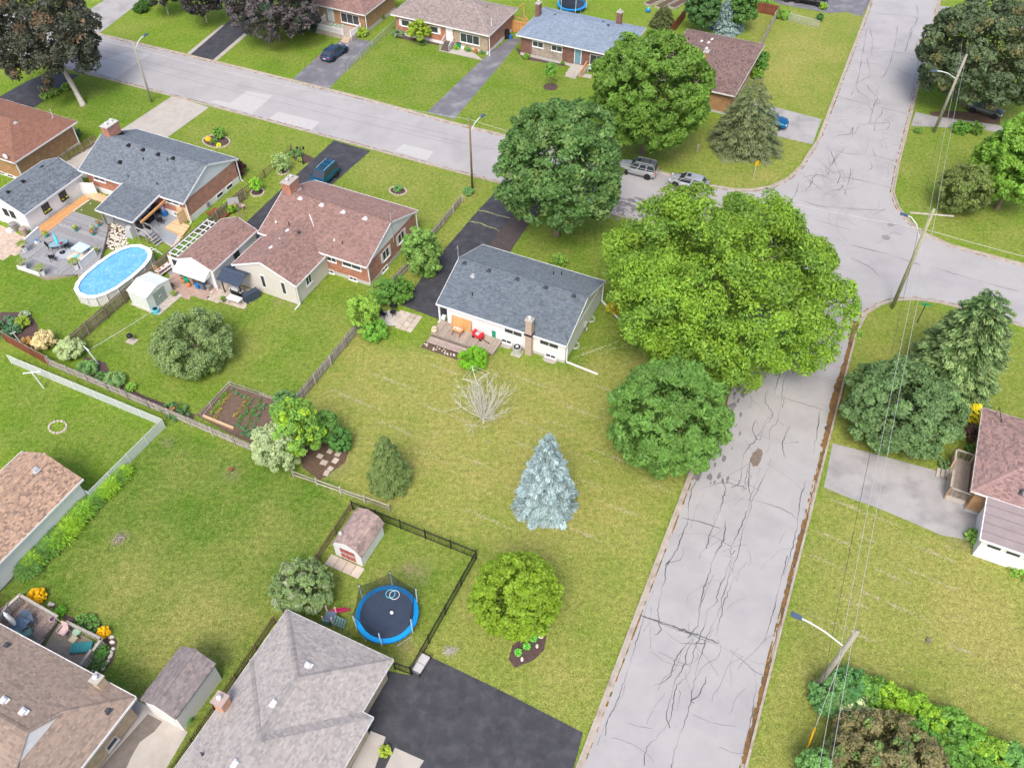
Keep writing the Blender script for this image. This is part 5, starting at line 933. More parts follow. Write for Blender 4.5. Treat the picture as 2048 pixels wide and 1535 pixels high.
tree('small leafy shrub leaning against the lower right side of the silvery willow bush', (357, 695, 438, 758), .1, (.15, .23, .06), 6000, .11, cat='shrub', name='shrub', lobes=30, tr=.05)
tree('small grey green tree partly hiding the fence behind the play slide', (538, 1114, 670, 1236), .5, (.15, .22, .08), 15000, .12, lobes=70, lr=.27, tr=.12, tvar=.15, mix=((.22, .26, .15), .2))
tree('light green small tree beside the side wall of the brown roofed brick house', (806, 458, 880, 545), .5, (.15, .26, .06), 8000, .13, lobes=50, tr=.12, loose=.1)
tree('round weeping ornamental tree trimmed into a ball by the red front wall', (814, 40, 862, 82), .5, (.22, .3, .03), 4000, .13, lobes=30, tr=.1)
tree('dark green tree behind the corner house, left of the tall blue spruce', (1376, -30, 1440, 60), .8, (.06, .13, .04), 9000, .2, lobes=50)
tree('green tree behind the corner house, right of the tall blue spruce', (1462, -30, 1514, 55), .8, (.08, .17, .04), 7000, .2, lobes=40)
def conifer(label, base, top, wpx, n, size, col, cat='spruce', name='spruce', levels=16, droop=.25, asp=.22, power=.85, tip=None, tv=.15):
    x, y = G(*base); lo, hi = 0.3, 16
    for _ in range(40):
        h = (lo+hi)/2; v = (x, y, h-HC); dp = y*CP-(h-HC)*SP; row = 767.5-((y*SP+(h-HC)*CP)/dp)*FPX
        if row > top: lo = h
        else: hi = h
    Rr = wpx/2*depth(base[1], h*.2)/FPX; T = thing(name, label, cat, (x, y)); mb = MB(); mb.tube([(0, 0, -.2), (0, 0, h*.97)], .03*h, 7, r1=.015); part('trunk', mb, M['bark'], T)
    P, Nn, D, tn = [], [], [], []
    br = []
    for L in range(levels):
        t = (L+.5)/levels; z = h*(.03+.95*t); r = Rr*(1-t)**power*(1.0 if L % 2 else .9); nb = max(5, int(5+15*(1-t)))
        for i in range(nb): a = 2*math.pi*(i+.5*(L % 2))/nb+random.gauss(0, .12); br.append((z, r*random.uniform(.84, 1.1), a, 1+random.uniform(-tv, tv)))
    w = np.array([b[1]**1.6+.15 for b in br]); idx = NR.choice(len(br), n, p=w/w.sum()); B = np.array(br)[idx]
    t = NR.uniform(.12, 1, n)**.6; rr = B[:, 1]*t; wid = .2*B[:, 1]*(1.15-t)+.06; s1 = NR.normal(size=n)*wid; a = B[:, 2]
    X = rr*np.cos(a)-s1*np.sin(a); Y = rr*np.sin(a)+s1*np.cos(a); Z = B[:, 0]-droop*rr*t+.08*h/levels*NR.normal(size=n)+(h/levels)*.35*NR.random(n)
    Z = np.maximum(Z, .06); P = np.stack([X, Y, Z], 1); out = np.stack([np.cos(a), np.sin(a), 0*a-droop], 1); Nn = np.stack([.25*np.cos(a), .25*np.sin(a), 0*a+.9], 1)+unit(n)*.45
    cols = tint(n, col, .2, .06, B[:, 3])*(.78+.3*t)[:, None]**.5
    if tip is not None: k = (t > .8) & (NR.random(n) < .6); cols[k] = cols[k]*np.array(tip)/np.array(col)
    put('crown', leafmesh('crown', P, Nn, size, cols, leafmat('needles', (1, 1, 1), .7, .08), asp, out), T); return T
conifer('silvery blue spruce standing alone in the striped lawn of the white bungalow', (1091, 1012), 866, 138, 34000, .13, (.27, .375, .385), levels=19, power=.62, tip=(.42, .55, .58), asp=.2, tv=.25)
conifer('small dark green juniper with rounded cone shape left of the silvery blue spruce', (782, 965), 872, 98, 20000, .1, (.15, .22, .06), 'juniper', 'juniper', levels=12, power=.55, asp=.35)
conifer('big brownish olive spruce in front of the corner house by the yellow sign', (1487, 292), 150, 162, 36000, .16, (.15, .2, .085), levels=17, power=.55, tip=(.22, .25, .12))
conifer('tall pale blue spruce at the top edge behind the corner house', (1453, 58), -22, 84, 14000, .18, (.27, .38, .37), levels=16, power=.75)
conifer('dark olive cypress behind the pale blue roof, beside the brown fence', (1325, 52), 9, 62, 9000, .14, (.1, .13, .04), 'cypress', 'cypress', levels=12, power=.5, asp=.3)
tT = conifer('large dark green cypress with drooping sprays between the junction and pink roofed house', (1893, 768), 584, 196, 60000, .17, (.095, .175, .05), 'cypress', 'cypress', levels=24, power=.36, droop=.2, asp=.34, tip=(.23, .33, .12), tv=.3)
# garden thicket in the corner of the plot
tree('upright bright green shrub in the thicket at the end of the vegetable plot', (545, 790, 635, 925), .3, (.15, .28, .05), 12000, .13, cat='tall shrub', lobes=60, loose=.1, mix=((.25, .38, .03), .3))
tree('pale sage green willow shrub spilling over the long fence beside the vegetable plot', (506, 842, 602, 945), .1, (.33, .39, .22), 12000, .1, cat='shrub', name='shrub', lobes=50, asp=.35, tr=.06)
tree('grey green shrub in the middle of the thicket behind the vegetable plot', (590, 815, 645, 900), .3, (.2, .28, .18), 5000, .11, cat='shrub', name='shrub', lobes=30, asp=.35, tr=.06)
tree('mid green rounded shrub on the right side of the thicket', (628, 812, 678, 895), .1, (.11, .23, .05), 6000, .12, cat='shrub', name='shrub', lobes=40, tr=.05)
tree('dark glossy low shrub at the right tip of the thicket beside stepping stones', (655, 855, 705, 905), .05, (.07, .18, .04), 4000, .1, cat='shrub', name='shrub', lobes=30, tr=.04)
tree('loose green lilac shrub where the grey board fence meets the thicket', (540, 785, 600, 822), .3, (.12, .24, .08), 4000, .12, cat='shrub', name='shrub', lobes=26, tr=.05)
sheet('garden_bed', gp((600, 880), (655, 860), (700, 895), (690, 925), (640, 960), (605, 935)), .012, M['soil'])
# shrubs along the bungalow drive
for i, (bx, c, n, lab) in enumerate([((750, 557, 800, 610), (.1, .22, .04), 5000, 'green shrub at the end of the pale short fence beside the asphalt drive'), ((698, 590, 760, 665), (.2, .33, .05), 7000, 'tall light green shrub beside the small slab patio'), ((722, 638, 775, 682), (.13, .29, .04), 5000, 'low bright green bush below the small slab patio'), ((735, 565, 770, 605), (.16, .26, .05), 3000, 'yellowish shrub wedged behind the short pale fence'), ((775, 556, 830, 605), (.09, .2, .03), 4000, 'dark leafy shrub spreading towards the asphalt drive'), ((835, 528, 875, 552), (.14, .25, .05), 1500, 'tuft of shrubs under the small tree by the drive'), ((918, 692, 976, 740), (.14, .32, .02), 7000, 'bright green rounded bush at the front edge of the wooden deck')]):
    tree(lab, bx, .05, c, n, .11, cat='shrub', name='shrub', lobes=34, tr=.05, loose=.08)
S = shrub
S('small round yellow green shrub beside the house corner under the largest tree', 1228, 622, .9, .8, (.35, .33, .03), 1200)
S('low green bush in front of the bungalow front wall', 1118, 528, 1.0, 1.0, (.17, .3, .05), 1200)
S('pale variegated ball shaped willow beside the long fence, the rounder of the two pale ones', 147, 712, 1.25, 2.0, (.36, .42, .22), 7000, .09, tvar=.06)
S('cream flowering dome shaped shrub beside the long fence, left of the pale willow ball', 94, 692, 1.15, 1.5, (.5, .42, .24), 6000, .09)
S('orange brown small shrub at the end of the curved garden bed', 58, 688, .6, .7, (.4, .25, .09), 1500)
S('large blue green leafy perennial mass in the curved garden bed at the left edge', 18, 662, 1.7, .9, (.1, .2, .1), 5000)
S('yellow green rounded shrub in the curved garden bed beside the blue ornaments', 47, 652, .8, .9, (.25, .33, .04), 2000)
S('silver leaved shrub at the top of the curved garden bed', 51, 633, .55, .5, (.3, .36, .24), 1200)
S('spiky ornamental grass clump beside the leaning clothesline post', 177, 743, 1.0, .9, (.16, .3, .1), 3500, .14, asp=.15)
S('wide spiky ornamental grass clump along the long fence', 232, 766, 1.05, .9, (.2, .33, .12), 3500, .14, asp=.15)
S('low dark green plant between the two ornamental grass clumps', 203, 756, .6, .5, (.1, .2, .06), 1000)
S('small bright green plant by the fence right of the grass clumps', 263, 778, .55, .5, (.18, .32, .05), 900)
S('ivy tuft climbing the inside of the long fence near the terracotta pot', 352, 826, 1.1, .4, (.1, .2, .07), 1500, rx=1.6)
S('bright yellow round spirea at the outer corner of the peeling deck', 78, 1196, .72, .8, (.62, .4, .01), 3500, .07, tvar=.05)
S('bright yellow round spirea beside the white rocks, the smaller one', 210, 1268, .48, .6, (.65, .42, .01), 2500, .07, tvar=.05)
S('fresh green leafy perennial at the corner of the peeling deck', 122, 1225, .48, .4, (.14, .34, .03), 1000)
S('green perennial row behind the low patio fence', 175, 1250, .9, .4, (.13, .26, .06), 1600, rx=1.4)
S('leafy green perennials outside the gated patio corner', 205, 1305, .6, .4, (.1, .24, .05), 1200)
S('low green plants below the white rocks', 200, 1330, .6, .3, (.12, .22, .07), 800)
S('small tangle of green leaves against the weathered outbuilding corner', 372, 1440, .5, .6, (.07, .22, .05), 900)
S('yellow flowering forsythia against the pink roofed house wall', 1944, 838, 1.0, 1.5, (.6, .52, .03), 3500, .09)
S('dark burgundy barberry below the yellow shrub by the pink roofed house', 1945, 876, .95, 1.1, (.12, .075, .06), 2500, .09)
S('green shrub behind the railed side deck of the pink roofed house', 1943, 905, .6, .8, (.13, .25, .05), 900)
S('small weedy shrub beside the wooden side steps', 1890, 935, .65, .6, (.13, .22, .08), 900)
S('weedy bush at the corner of the white extension', 1946, 1078, .7, .7, (.2, .34, .06), 900, loose=.2)
S('leafy groundcover patch at the right edge below the white extension', 2038, 1135, 1.3, .4, (.2, .34, .05), 1500)
S('deep red round japanese maple at the gable end of the grey roofed house', 474, 350, 1.15, 2.0, (.075, .022, .03), 3500, .1)
S('white flowering rose bush against the hip roofed house', 110, 300, 1.3, 1.2, (.13, .2, .08), 3500, .1, mix=((.6, .62, .5), .12))
S('bright green shrub between the hip roofed house and garage', 65, 322, .9, .9, (.13, .3, .03), 1500)
S('leafy green shrub by the garden gate near the hip roofed house', 150, 272, .9, .8, (.1, .2, .07), 1500)
for px, py in ((93, 197), (110, 188), (135, 178)): S('round pale green bush %s beside the asphalt drive by the bronze maple' % {93: 'nearest the drive end', 110: 'in the middle', 135: 'partly under the crown,'}[px], px, py, .75, .7, (.2, .31, .06), 1200)
S('clipped dark green hedge running along the pale driveway at the top left', 283, 24, 1.1, 1.2, (.05, .12, .02), 4500, .12, 'hedge', 'hedge', lobes=50, rx=1.0)
S('long part of the clipped dark hedge nearer the top edge', 296, 10, 1.1, 1.2, (.055, .13, .02), 3500, .12, 'hedge', 'hedge', lobes=50)
for (px, py, r, h, c, lab) in [(665, 60, .9, .7, (.35, .48, .45), 'powdery blue dwarf spruce in front of the white railed porch'), (682, 60, .8, .6, (.3, .44, .4), 'second powdery blue dwarf spruce nearer the porch steps'), (725, 72, .95, 1.1, (.24, .33, .04), 'yellow green rounded shrub right of the porch steps'), (648, 62, .6, .6, (.35, .38, .05), 'yellow shrub left of the blue dwarf spruce'),
    (797, 72, 1.0, .7, (.16, .23, .13), 'grey green low shrub at the left corner of the red front wall'), (845, 88, .8, .4, (.09, .16, .05), 'low dark planting below the window of the red front wall'), (912, 98, .5, .4, (.2, .33, .05), 'small green plant left of the green bin stand'), (937, 101, .7, .5, (.15, .26, .07), 'leafy hosta clump in front of the tan brick wall'), (967, 106, .6, .5, (.15, .26, .1), 'hosta clump at the downspout corner of the tan brick wall'), (952, 104, .35, .4, (.4, .2, .06), 'orange flowering clump between the hostas'),
    (1053, 117, .5, .6, (.13, .26, .03), 'small cone shrub at the left of the pink stone wall'), (1127, 128, .4, .5, (.15, .25, .04), 'small round shrub by the front steps of the blue roofed house'), (760, 40, .7, .9, (.09, .2, .04), 'shrub between the orange brick wall and wire fence'), (1526, 122, .9, 1.2, (.1, .22, .04), 'green shrub beside the corner house wall, farthest of three'), (1520, 138, 1.0, 1.2, (.1, .22, .04), 'green shrub beside the corner house wall, middle of three'), (1513, 155, 1.0, 1.1, (.13, .26, .03), 'green shrub beside the corner house wall, nearest of three'),
    (1450, 215, 1.0, 1.5, (.2, .32, .03), 'yellow green cone shrub in front of the orange brick corner house'), (1565, 36, 1.3, 1.0, (.17, .3, .05), 'light green bush at the end of the far wire fence'), (1645, 18, .65, .9, (.2, .33, .04), 'lollipop shaped topiary beside the parked black van'), (1638, 42, .5, 1.1, (.06, .14, .04), 'narrow dark bush at the end of the wire fence'), (1530, 18, .9, 1.3, (.13, .26, .05), 'bush in front of the red stained fence'),
    (1918, 262, 1.3, 1.0, (.1, .22, .03), 'clipped green hedge beside the grey path at the right'), (1945, 264, 1.3, 1.0, (.1, .2, .03), 'end of the clipped hedge nearest the bright trees'), (1835, 264, .6, .4, (.13, .24, .05), 'weed clump beside the upper right pole'), (937, 387, .7, .6, (.12, .24, .08), 'small shrub at the foot of the middle utility pole')]:
    S(lab, px, py, r, h, c, int(900+700*r), .11)
# hedge and shrubs in the lower right corner
hb = [(1665, 1395, (.12, .26, .08)), (1697, 1378, (.09, .22, .07)), (1735, 1390, (.13, .27, .05)), (1775, 1408, (.22, .36, .03)), (1818, 1425, (.2, .35, .03)), (1855, 1450, (.2, .34, .03)), (1895, 1460, (.15, .3, .05)), (1935, 1490, (.14, .3, .04)), (1975, 1515, (.22, .36, .04)), (2020, 1530, (.13, .27, .07)), (1900, 1500, (.1, .22, .04)), (1830, 1470, (.1, .24, .04)), (1960, 1550, (.12, .26, .04)), (2040, 1570, (.13, .27, .05))]
for i, (px, py, c) in enumerate(hb):
    w = ['at its upper end', 'next to its upper end', 'just right of the pale flowering shrub', 'yellow green and bushy', 'yellow green, in its middle', 'bright, above the copper bush', 'darker, past its middle', 'mid green, halfway to the corner', 'yellow tipped, near the corner', 'bluish, at the right edge', 'dark, on the inner side', 'dark, behind the copper bush', 'low, at the bottom edge', 'in the bottom right corner'][i]
    xy, Rr, rz, zc = fit(px-42, py-34, px+42, py+34, .1); T = thing('hedge_shrub', 'leafy shrub of the diagonal hedge at bottom right, '+w, 'hedge shrub', xy, group='shrubs of the diagonal hedge'); trunk(T, .8, .05, limbs=3, R_=.6); crown((0, 0, 1.0), 1.45, 1.35, 1.05, 6500, .1, c, 45, .3, -.9, loose=.12, parent=T, tvar=.2)
tree('white flowering viburnum at the left end of the diagonal hedge', (1648, 1366, 1745, 1440), .1, (.33, .4, .2), 9000, .1, cat='shrub', name='shrub', lobes=50, tr=.05, mix=((.62, .62, .42), .35))
tree('broad copper brown bush at the bottom edge below the hedge', (1645, 1440, 1900, 1640), .1, (.17, .155, .07), 34000, .11, cat='bush', name='bush', lobes=140, lr=.22, tr=.15, tvar=.22, mix=((.13, .2, .06), .2))
tree('green bush at the bottom edge beside the yellow guy wire guard', (1598, 1495, 1665, 1575), .1, (.12, .25, .07), 5000, .11, cat='bush', name='bush', lobes=40, tr=.05)
# bare shrub, clothesline and small saplings
def bare(label, base, h, spread, n, m='palebark', cat='bare tree', name='bare_tree', r0=.085):
    x, y = G(*base); T = thing(name, label, cat, (x, y)); mb = MB(); mb.tube([(0, 0, -.1), (0, .05, .7)], r0, 7, r1=r0*.8); part('trunk', mb, M[m], T)
    for i in range(n):
        a = 2*math.pi*i/n+random.gauss(0, .2); e = random.uniform(.4, 1.45); L = h*random.uniform(.7, 1.05); mb = MB()
        def grow(p, a, e, L, r, dpt):
            pts = [p]; 
            for k in range(4): e2 = e+(.1*k if e < 1.2 else 0); a2 = a+random.gauss(0, .12); q = pts[-1]; s = L/4; pts.append((q[0]+s*math.cos(a2)*math.cos(e2), q[1]+s*math.sin(a2)*math.cos(e2), q[2]+s*math.sin(e2)))
            mb.tube(pts, r, 4, r1=r*.3)
            if dpt < 2:
                for k in range(7 if dpt == 0 else 4): q = pts[random.choice((1, 2, 3, 3))]; grow(q, a+random.gauss(0, .7), e+random.gauss(0, .3), L*random.uniform(.3, .55), r*.45, dpt+1)
        grow((0, .05, random.uniform(.3, .7)), a, e, L*spread, r0*.42, 0); part('limb', mb, M[m], T)
bare('bare leafless pale grey shrub tree in the middle of the lawn below the deck', (967, 845), 3.9, 1.0, 24, 'deadwood')
x, y = G(953, 780); T = thing('clothes_dryer', 'square metal rotary clothes dryer tangled in the bare branches', 'clothes dryer', (x, y), R(18)); mb = MB(); mb.tube([(0, 0, 0), (0, 0, 1.9)], .035, 6); part('post', mb, M['metal'], T)
for i in range(4): a = i*math.pi/2; mb = MB(); mb.tube([(0, 0, 1.2), (1.25*math.cos(a), 1.25*math.sin(a), 1.95)], .02, 5); part('arm', mb, M['alu'], T)
for r in (1.25, .95): mb = MB(); mb.tube([(r*math.cos(i*math.pi/2), r*math.sin(i*math.pi/2), 1.2+.75*r/1.25) for i in range(4)], .014, 4, close=True); part('line', mb, M['alu'], T)
def sapling(label, px, py, h, r, c, ring=None, ringm='paver', mulch=True, rr=.8, n=900):
    x, y = G(px, py); T = thing('young_tree', label, 'young tree', (x, y)); mb = MB(); mb.tube([(0, 0, 0), (.02, 0, h)], .04, 6, r1=.02); part('trunk', mb, M['bark'], T); crown((0, 0, h*.95), r, r, r*1.1, n, .1, c, 26, .36, -.95, loose=.15, parent=T)
    bed((px, py), rr, rr, 0, label2=None, ring=ring)
_ST = {}
def bed(p, rx, ry, rot, label2=None, ring=None, m='mulch', stone=(.3, .16, .12)):
    x, y = G(*p); mb = MB(); blotch(mb, x, y, rx, ry, .02, 18, rot, .06); part('garden_bed', mb, M[m], kind='structure')
    if ring:
        if 'm' not in _ST: q = MB(); q.frus(0, 0, 0, .12, .3, .25, None, .17, .14); _ST['m'] = q.mesh('edging_stone', M['paver'])
        n = int(2*math.pi*(rx+ry)/2/.3); E = thing('stone_edging', ring, 'stone edging', (x, y), rot)
        for i in range(n): a = 2*math.pi*i/n; put('edging_stone', _ST['m'], E, ((rx+.05)*math.cos(a), (ry+.05)*math.sin(a), 0), a+math.pi/2+random.gauss(0, .08))
sapling('thin young tree in a round mulch bed on the lawn of the blue roofed house', 1101, 174, 2.6, .8, (.13, .28, .05), None, rr=1.0, n=1300)
sapling('small variegated tree in a pink ringed bed nearest the lamp post bed', 566, 343, 1.3, .95, (.26, .36, .14), 'ring of pink edging stones around the variegated tree beside the post and rail fence', rr=.62, n=1600)
sapling('small bright green sapling in a ringed bed halfway along the post and rail fence', 515, 385, 1.2, .6, (.22, .42, .04), 'ring of pink edging stones around the bright green sapling', rr=.7)
bed((433, 283), 1.75, 1.2, ANG, ring='oval ring of grey stones around the front flower bed of the grey roofed house')
S('green shrub in the middle of the oval flower bed', 440, 276, .75, 1.3, (.14, .28, .05), 1200); S('yellow flowering clump in the oval flower bed', 417, 281, .4, .4, (.75, .5, .02), 500); S('lime flowering clump at the front of the oval flower bed', 438, 292, .3, .3, (.6, .6, .02), 300); S('low green clump in the oval flower bed, left of its shrub', 428, 285, .5, .4, (.12, .22, .05), 500)
bed((796, 382), .95, .75, ANG, ring='ring of stones around the small round bed in the dry front lawn'); S('low green plant in the small round bed of the dry front lawn', 796, 380, .6, .4, (.12, .26, .08), 700)
bed((116, 854), .75, .6, ANG, ring='oval ring of weathered stones in the lawn left of the white fence', m='lawn')
bed((1057, 1298), 1.35, .85, R(42), m='mulch'); sheet('garden_bed', gp((1075, 1255), (1093, 1270), (1088, 1300), (1065, 1320), (1030, 1335), (1017, 1318), (1025, 1290)), .024, M['mulch'])
for (px, py) in ((1067, 1277), (1053, 1293), (1037, 1305)): S('small hosta in the mulch bed under the lime green tree, %s' % {1067: 'nearest the tree', 1053: 'the middle one of three', 1037: 'farthest from the tree'}[px], px, py, .26, .25, (.14, .42, .07), 260, .1)
rk = MB(); rk.ball((0, 0, .06), .18, .12, .1, 7, 4); _RK = rk.mesh('rock', M['rock'])
def rocks(label, pts, s=1.0, group=None):
    for i, p in enumerate(pts):
        x, y = G(*p); o = put('rock', _RK, None, (x, y, 0), random.random()*3, label, 'rock', group or label, scale=(s*random.uniform(.7, 1.3), s*random.uniform(.7, 1.2), s*random.uniform(.7, 1.1)))
rocks('pale rock lying in the mulch bed under the lime green tree', [(1074, 1292), (1044, 1318), (1081, 1273)], 1.2); rocks('white rock edging the bed beside the patio corner', [(223, 1274), (225, 1284), (227, 1297), (223, 1304), (221, 1312), (214, 1325), (207, 1336), (188, 1340), (195, 1337)], 1.2); rocks('dark rock beside the yellow spirea at the deck corner', [(100, 1208), (106, 1209)], 1.3)
sheet('garden_bed', gp((90, 1203), (120, 1215), (135, 1230), (200, 1245), (235, 1280), (228, 1320), (200, 1350), (185, 1345), (215, 1290), (190, 1265), (130, 1240)), .012, M['mulch'])
sheet('garden_bed', gp((575, 308), (598, 302), (628, 316), (622, 324), (610, 327), (590, 320)), .016, M['mulch']); S('leafy planting in the bed at the foot of the black lamp post', 592, 310, .8, .5, (.14, .26, .08), 900, rx=1.5); S('small round plant below the black lamp post', 600, 322, .35, .35, (.24, .34, .06), 300)
sheet('garden_bed', gp((0, 624), (40, 624), (62, 630), (76, 650), (76, 672), (80, 690), (60, 700), (0, 672)), .012, M['mulch'])
sheet('garden_bed', gp((170, 712), (212, 725), (222, 748), (250, 770), (290, 792), (330, 806), (390, 828), (385, 845), (280, 800), (160, 740)), .012, M['mulch'])
sheet('garden_bed', gp((790, 76), (930, 100), (975, 108), (990, 100), (880, 82), (800, 68)), .016, M['mulch']); sheet('garden_bed', gp((1030, 95), (1045, 118), (1130, 133), (1150, 128), (1050, 105)), .016, M['mulch'])
# daylily hedge beside the tan roofed garage
P0, P1 = G(60, 1140), G(250, 945)
for i in range(15):
    t = i/14; x = P0[0]+(P1[0]-P0[0])*t+random.gauss(0, .12); y = P0[1]+(P1[1]-P0[1])*t+random.gauss(0, .12); n = 620; k = 1.05 if i < 9 else .85
    T = thing('daylily_clump', 'arching bright green daylily clump in the row beside the white garage wall and fence', 'daylily', (x, y), group='daylilies beside the tan roofed garage')
    a = NR.uniform(0, 6.283, n); rr = NR.uniform(.05, 1.0, n)*k; Z = .75*k*(1-(rr/k-.35)**2*1.5)+NR.normal(size=n)*.06; Z = np.maximum(Z, .03); P = np.stack([rr*np.cos(a), rr*np.sin(a), Z], 1); out = np.stack([np.cos(a), np.sin(a), 1.0-1.7*rr/k], 1); Nn = np.stack([-.6*np.cos(a)*(1-rr/k), -.6*np.sin(a)*(1-rr/k), 0*a+1], 1)+unit(n)*.2
    put('leaves', leafmesh('leaves', P, Nn, .3, tint(n, random.choice([(.34, .55, .05), (.28, .5, .06), (.16, .32, .08)]), .35, .1), leafmat('foliage', (1, 1, 1)), .085, out), T, kind='stuff')
# clippings left in rows by the mower
def clippings(poly, d, rowgap, n, ang, col, seed, dens=.35):
    rg = np.random.default_rng(seed); P = gp(*poly); xs = [p[0] for p in P]; ys = [p[1] for p in P]; ca, sa = math.cos(ang), math.sin(ang); mb = MB()
    def inside(x, y):
        c = False
        for i in range(len(P)):
            (x1, y1), (x2, y2) = P[i], P[(i+1) % len(P)]
            if (y1 > y) != (y2 > y) and x < (x2-x1)*(y-y1)/(y2-y1)+x1: c = not c
        return c
    k = 0
    while k < n:
        x = rg.uniform(min(xs), max(xs)); y = rg.uniform(min(ys), max(ys)); v = -x*sa+y*ca; v2 = round(v/rowgap)*rowgap; x += -(v2-v)*sa; y += (v2-v)*ca
        u = x*ca+y*sa; g = math.sin(u*.7+v2*3.1)+math.sin(u*.23+v2*1.7)
        if not inside(x, y): k += .05; continue
        if rg.random() > dens*max(0, g): k += .1; continue
        k += 1
        for j in range(3):
            ox, oy = rg.normal()*.28, rg.normal()*.09; X = x+ox*ca-oy*sa; Y = y+ox*sa+oy*ca; L = rg.uniform(.03, .1); w = rg.uniform(.012, .03); a = ang+rg.normal()*.5; dx, dy = math.cos(a)*L, math.sin(a)*L; nx, ny = -math.sin(a)*w, math.cos(a)*w; z = rg.uniform(.012, .03); mb.add([(X-dx-nx, Y-dy-ny, z), (X+dx-nx, Y+dy-ny, z), (X+dx+nx, Y+dy+ny, z), (X-dx+nx, Y-dy+ny, z)], [(0, 1, 2, 3)])
    part('grass_clippings', mb, mat('dry_clippings', col, .9, .2), kind='stuff')
clippings([(640, 790), (720, 720), (960, 735), (1240, 760), (1240, 900), (1330, 980), (1180, 1120), (960, 1060), (880, 950), (680, 860)], 0, 1.15, 900, ANG+R(-2), (.42, .39, .23), 3, .38)
clippings([(1650, 985), (1900, 1070), (1960, 1300), (1800, 1330), (1600, 1250)], 0, 1.2, 450, ANG+R(-4), (.44, .41, .25), 4, .4)
clippings([(1160, 660), (1260, 640), (1290, 760), (1140, 740)], 0, .6, 150, ANG+.9, (.42, .4, .2), 5, .5)
x, y = G(901, 1302); T = thing('twig_pile', 'small pile of cut bare twigs on the lawn beside the black driveway', 'twig pile', (x, y)); mb = MB()
for _ in range(45): a = random.gauss(.3, .8); L = random.uniform(.3, .8); ox, oy = random.gauss(0, .2), random.gauss(0, .15); mb.tube([(ox-L*math.cos(a)*.5, oy-L*math.sin(a)*.5, .05), (ox, oy, random.uniform(.06, .2)), (ox+L*.5*math.cos(a+.4), oy+L*.5*math.sin(a+.4), .05)], .014, 4)
part('twigs', mb, M['palebark'], T, kind='stuff')
mb = MB(); x, y = G(240, 1077)
for _ in range(30): mb.ball((x+random.gauss(0, .22), y+random.gauss(0, .2), .03), random.uniform(.04, .1), n=5, m=3)
put('ash_pile', mb.mesh('ash_pile', mat('ash', (.3, .27, .26), .95, .5, 8)), None, label='small heap of grey ash and charred wood on the dark green lawn', cat='ash pile')

S('yellow green round shrub in the small bed at the bottom edge of the photo', 771, 1504, .42, .45, (.3, .38, .05), 900)
sheet('porch_slab', gp((742, 1462), (772, 1474), (742, 1560), (690, 1560)), .15, M['concrete'], h=.15)
# ---------------------------------------------------------------- fences
_PB = {}
def pb(key, fn, m):
    if key not in _PB: mb = MB(); fn(mb); _PB[key] = mb.mesh(key[0], m)
    return _PB[key]
def frame2(A, B): return thing, math.atan2(B[1]-A[1], B[0]-A[0]), math.hypot(B[0]-A[0], B[1]-A[1])
def fence(label, A, B, h, m='woodgrey', bw=.14, gap=.012, posts=2.4, rails=(.25, .8), side=1, tops='flat', jitter=.012, name='fence', pm=None, postup=.08):
    _, a, L_ = frame2(A, B); T = thing(name, label, 'fence', A, a); mm = M[m]
    for rz_ in rails: mb = MB(); mb.box(0, -.05*side-.02, h*rz_-.04, L_, -.05*side+.02, h*rz_+.05); part('rail', mb, M[pm or m], T)
    def bd(mb):
        w = bw
        if tops == 'flat': mb.box(0, -.01, .04, w, .01, h)
        else:
            mb.prism([(0, 0), (1, 0), (1, 1)], 0, 0) if False else None
            v = [(0, -.01, .04), (w, -.01, .04), (w, -.01, h-.1), (w/2, -.01, h), (0, -.01, h-.1)]; mb.add(v+[(x, .01, z) for x, y, z in v], [(0, 1, 2, 3, 4), (9, 8, 7, 6, 5)]+[(i, i+5, (i+1) % 5+5, (i+1) % 5) for i in range(5)])
    me = pb(('board', m, round(h, 2), bw, tops), bd, mm); n = int(L_/(bw+gap))
    for i in range(n): put('board', me, T, (i*(bw+gap), random.gauss(0, .004), random.gauss(0, jitter)), random.gauss(0, .01))
    k = max(1, round(L_/posts)); pme = pb(('post', pm or m, round(h, 2)), lambda mb: mb.cbox(0, 0, 0, .1, .1, h+postup), M[pm or m])
    for i in range(k+1): put('post', pme, T, (L_*i/k, -.09*side, 0))
    return T
def postrail(label, A, B, h, m='woodbrown', n=None, rails=(.3, .6, .92), r=.05, pr=.06, flat=False, cat='fence'):
    _, a, L_ = frame2(A, B); T = thing('rail_fence', label, cat, A, a); k = n or max(1, round(L_/2.4)); pme = pb(('post', m, round(h, 2), pr), lambda mb: mb.cbox(0, 0, 0, pr*2, pr*2, h+.12), M[m])
    for i in range(k+1): put('post', pme, T, (L_*i/k, 0, 0))
    for rz_ in rails:
        for i in range(k): mb = MB(); mb.beam((L_*i/k, random.gauss(0, .02), h*rz_+random.gauss(0, .02)), (L_*(i+1)/k, random.gauss(0, .02), h*rz_+random.gauss(0, .02)), r*1.1, r*2 if flat else r*1.5); part('rail', mb, M[m], T)
    return T
def meshfence(label, A, B, h, mm='meshgrey', pm='metal', n=None, pr=.03, cat='wire fence'):
    _, a, L_ = frame2(A, B); T = thing('wire_fence', label, cat, A, a); k = n or max(1, round(L_/2.6)); pme = pb(('post', pm, round(h, 2), pr), lambda mb: mb.cyl(0, 0, 0, h+.05, pr, 8), M[pm])
    for i in range(k+1): put('post', pme, T, (L_*i/k, 0, 0))
    mb = MB(); mb.tube([(0, 0, h), (L_, 0, h)], pr*.8, 6); part('top_rail', mb, M[pm], T); mb = MB(); mb.box(0, -.004, .03, L_, .004, h-.02); part('wire_mesh', mb, M[mm], T); return T
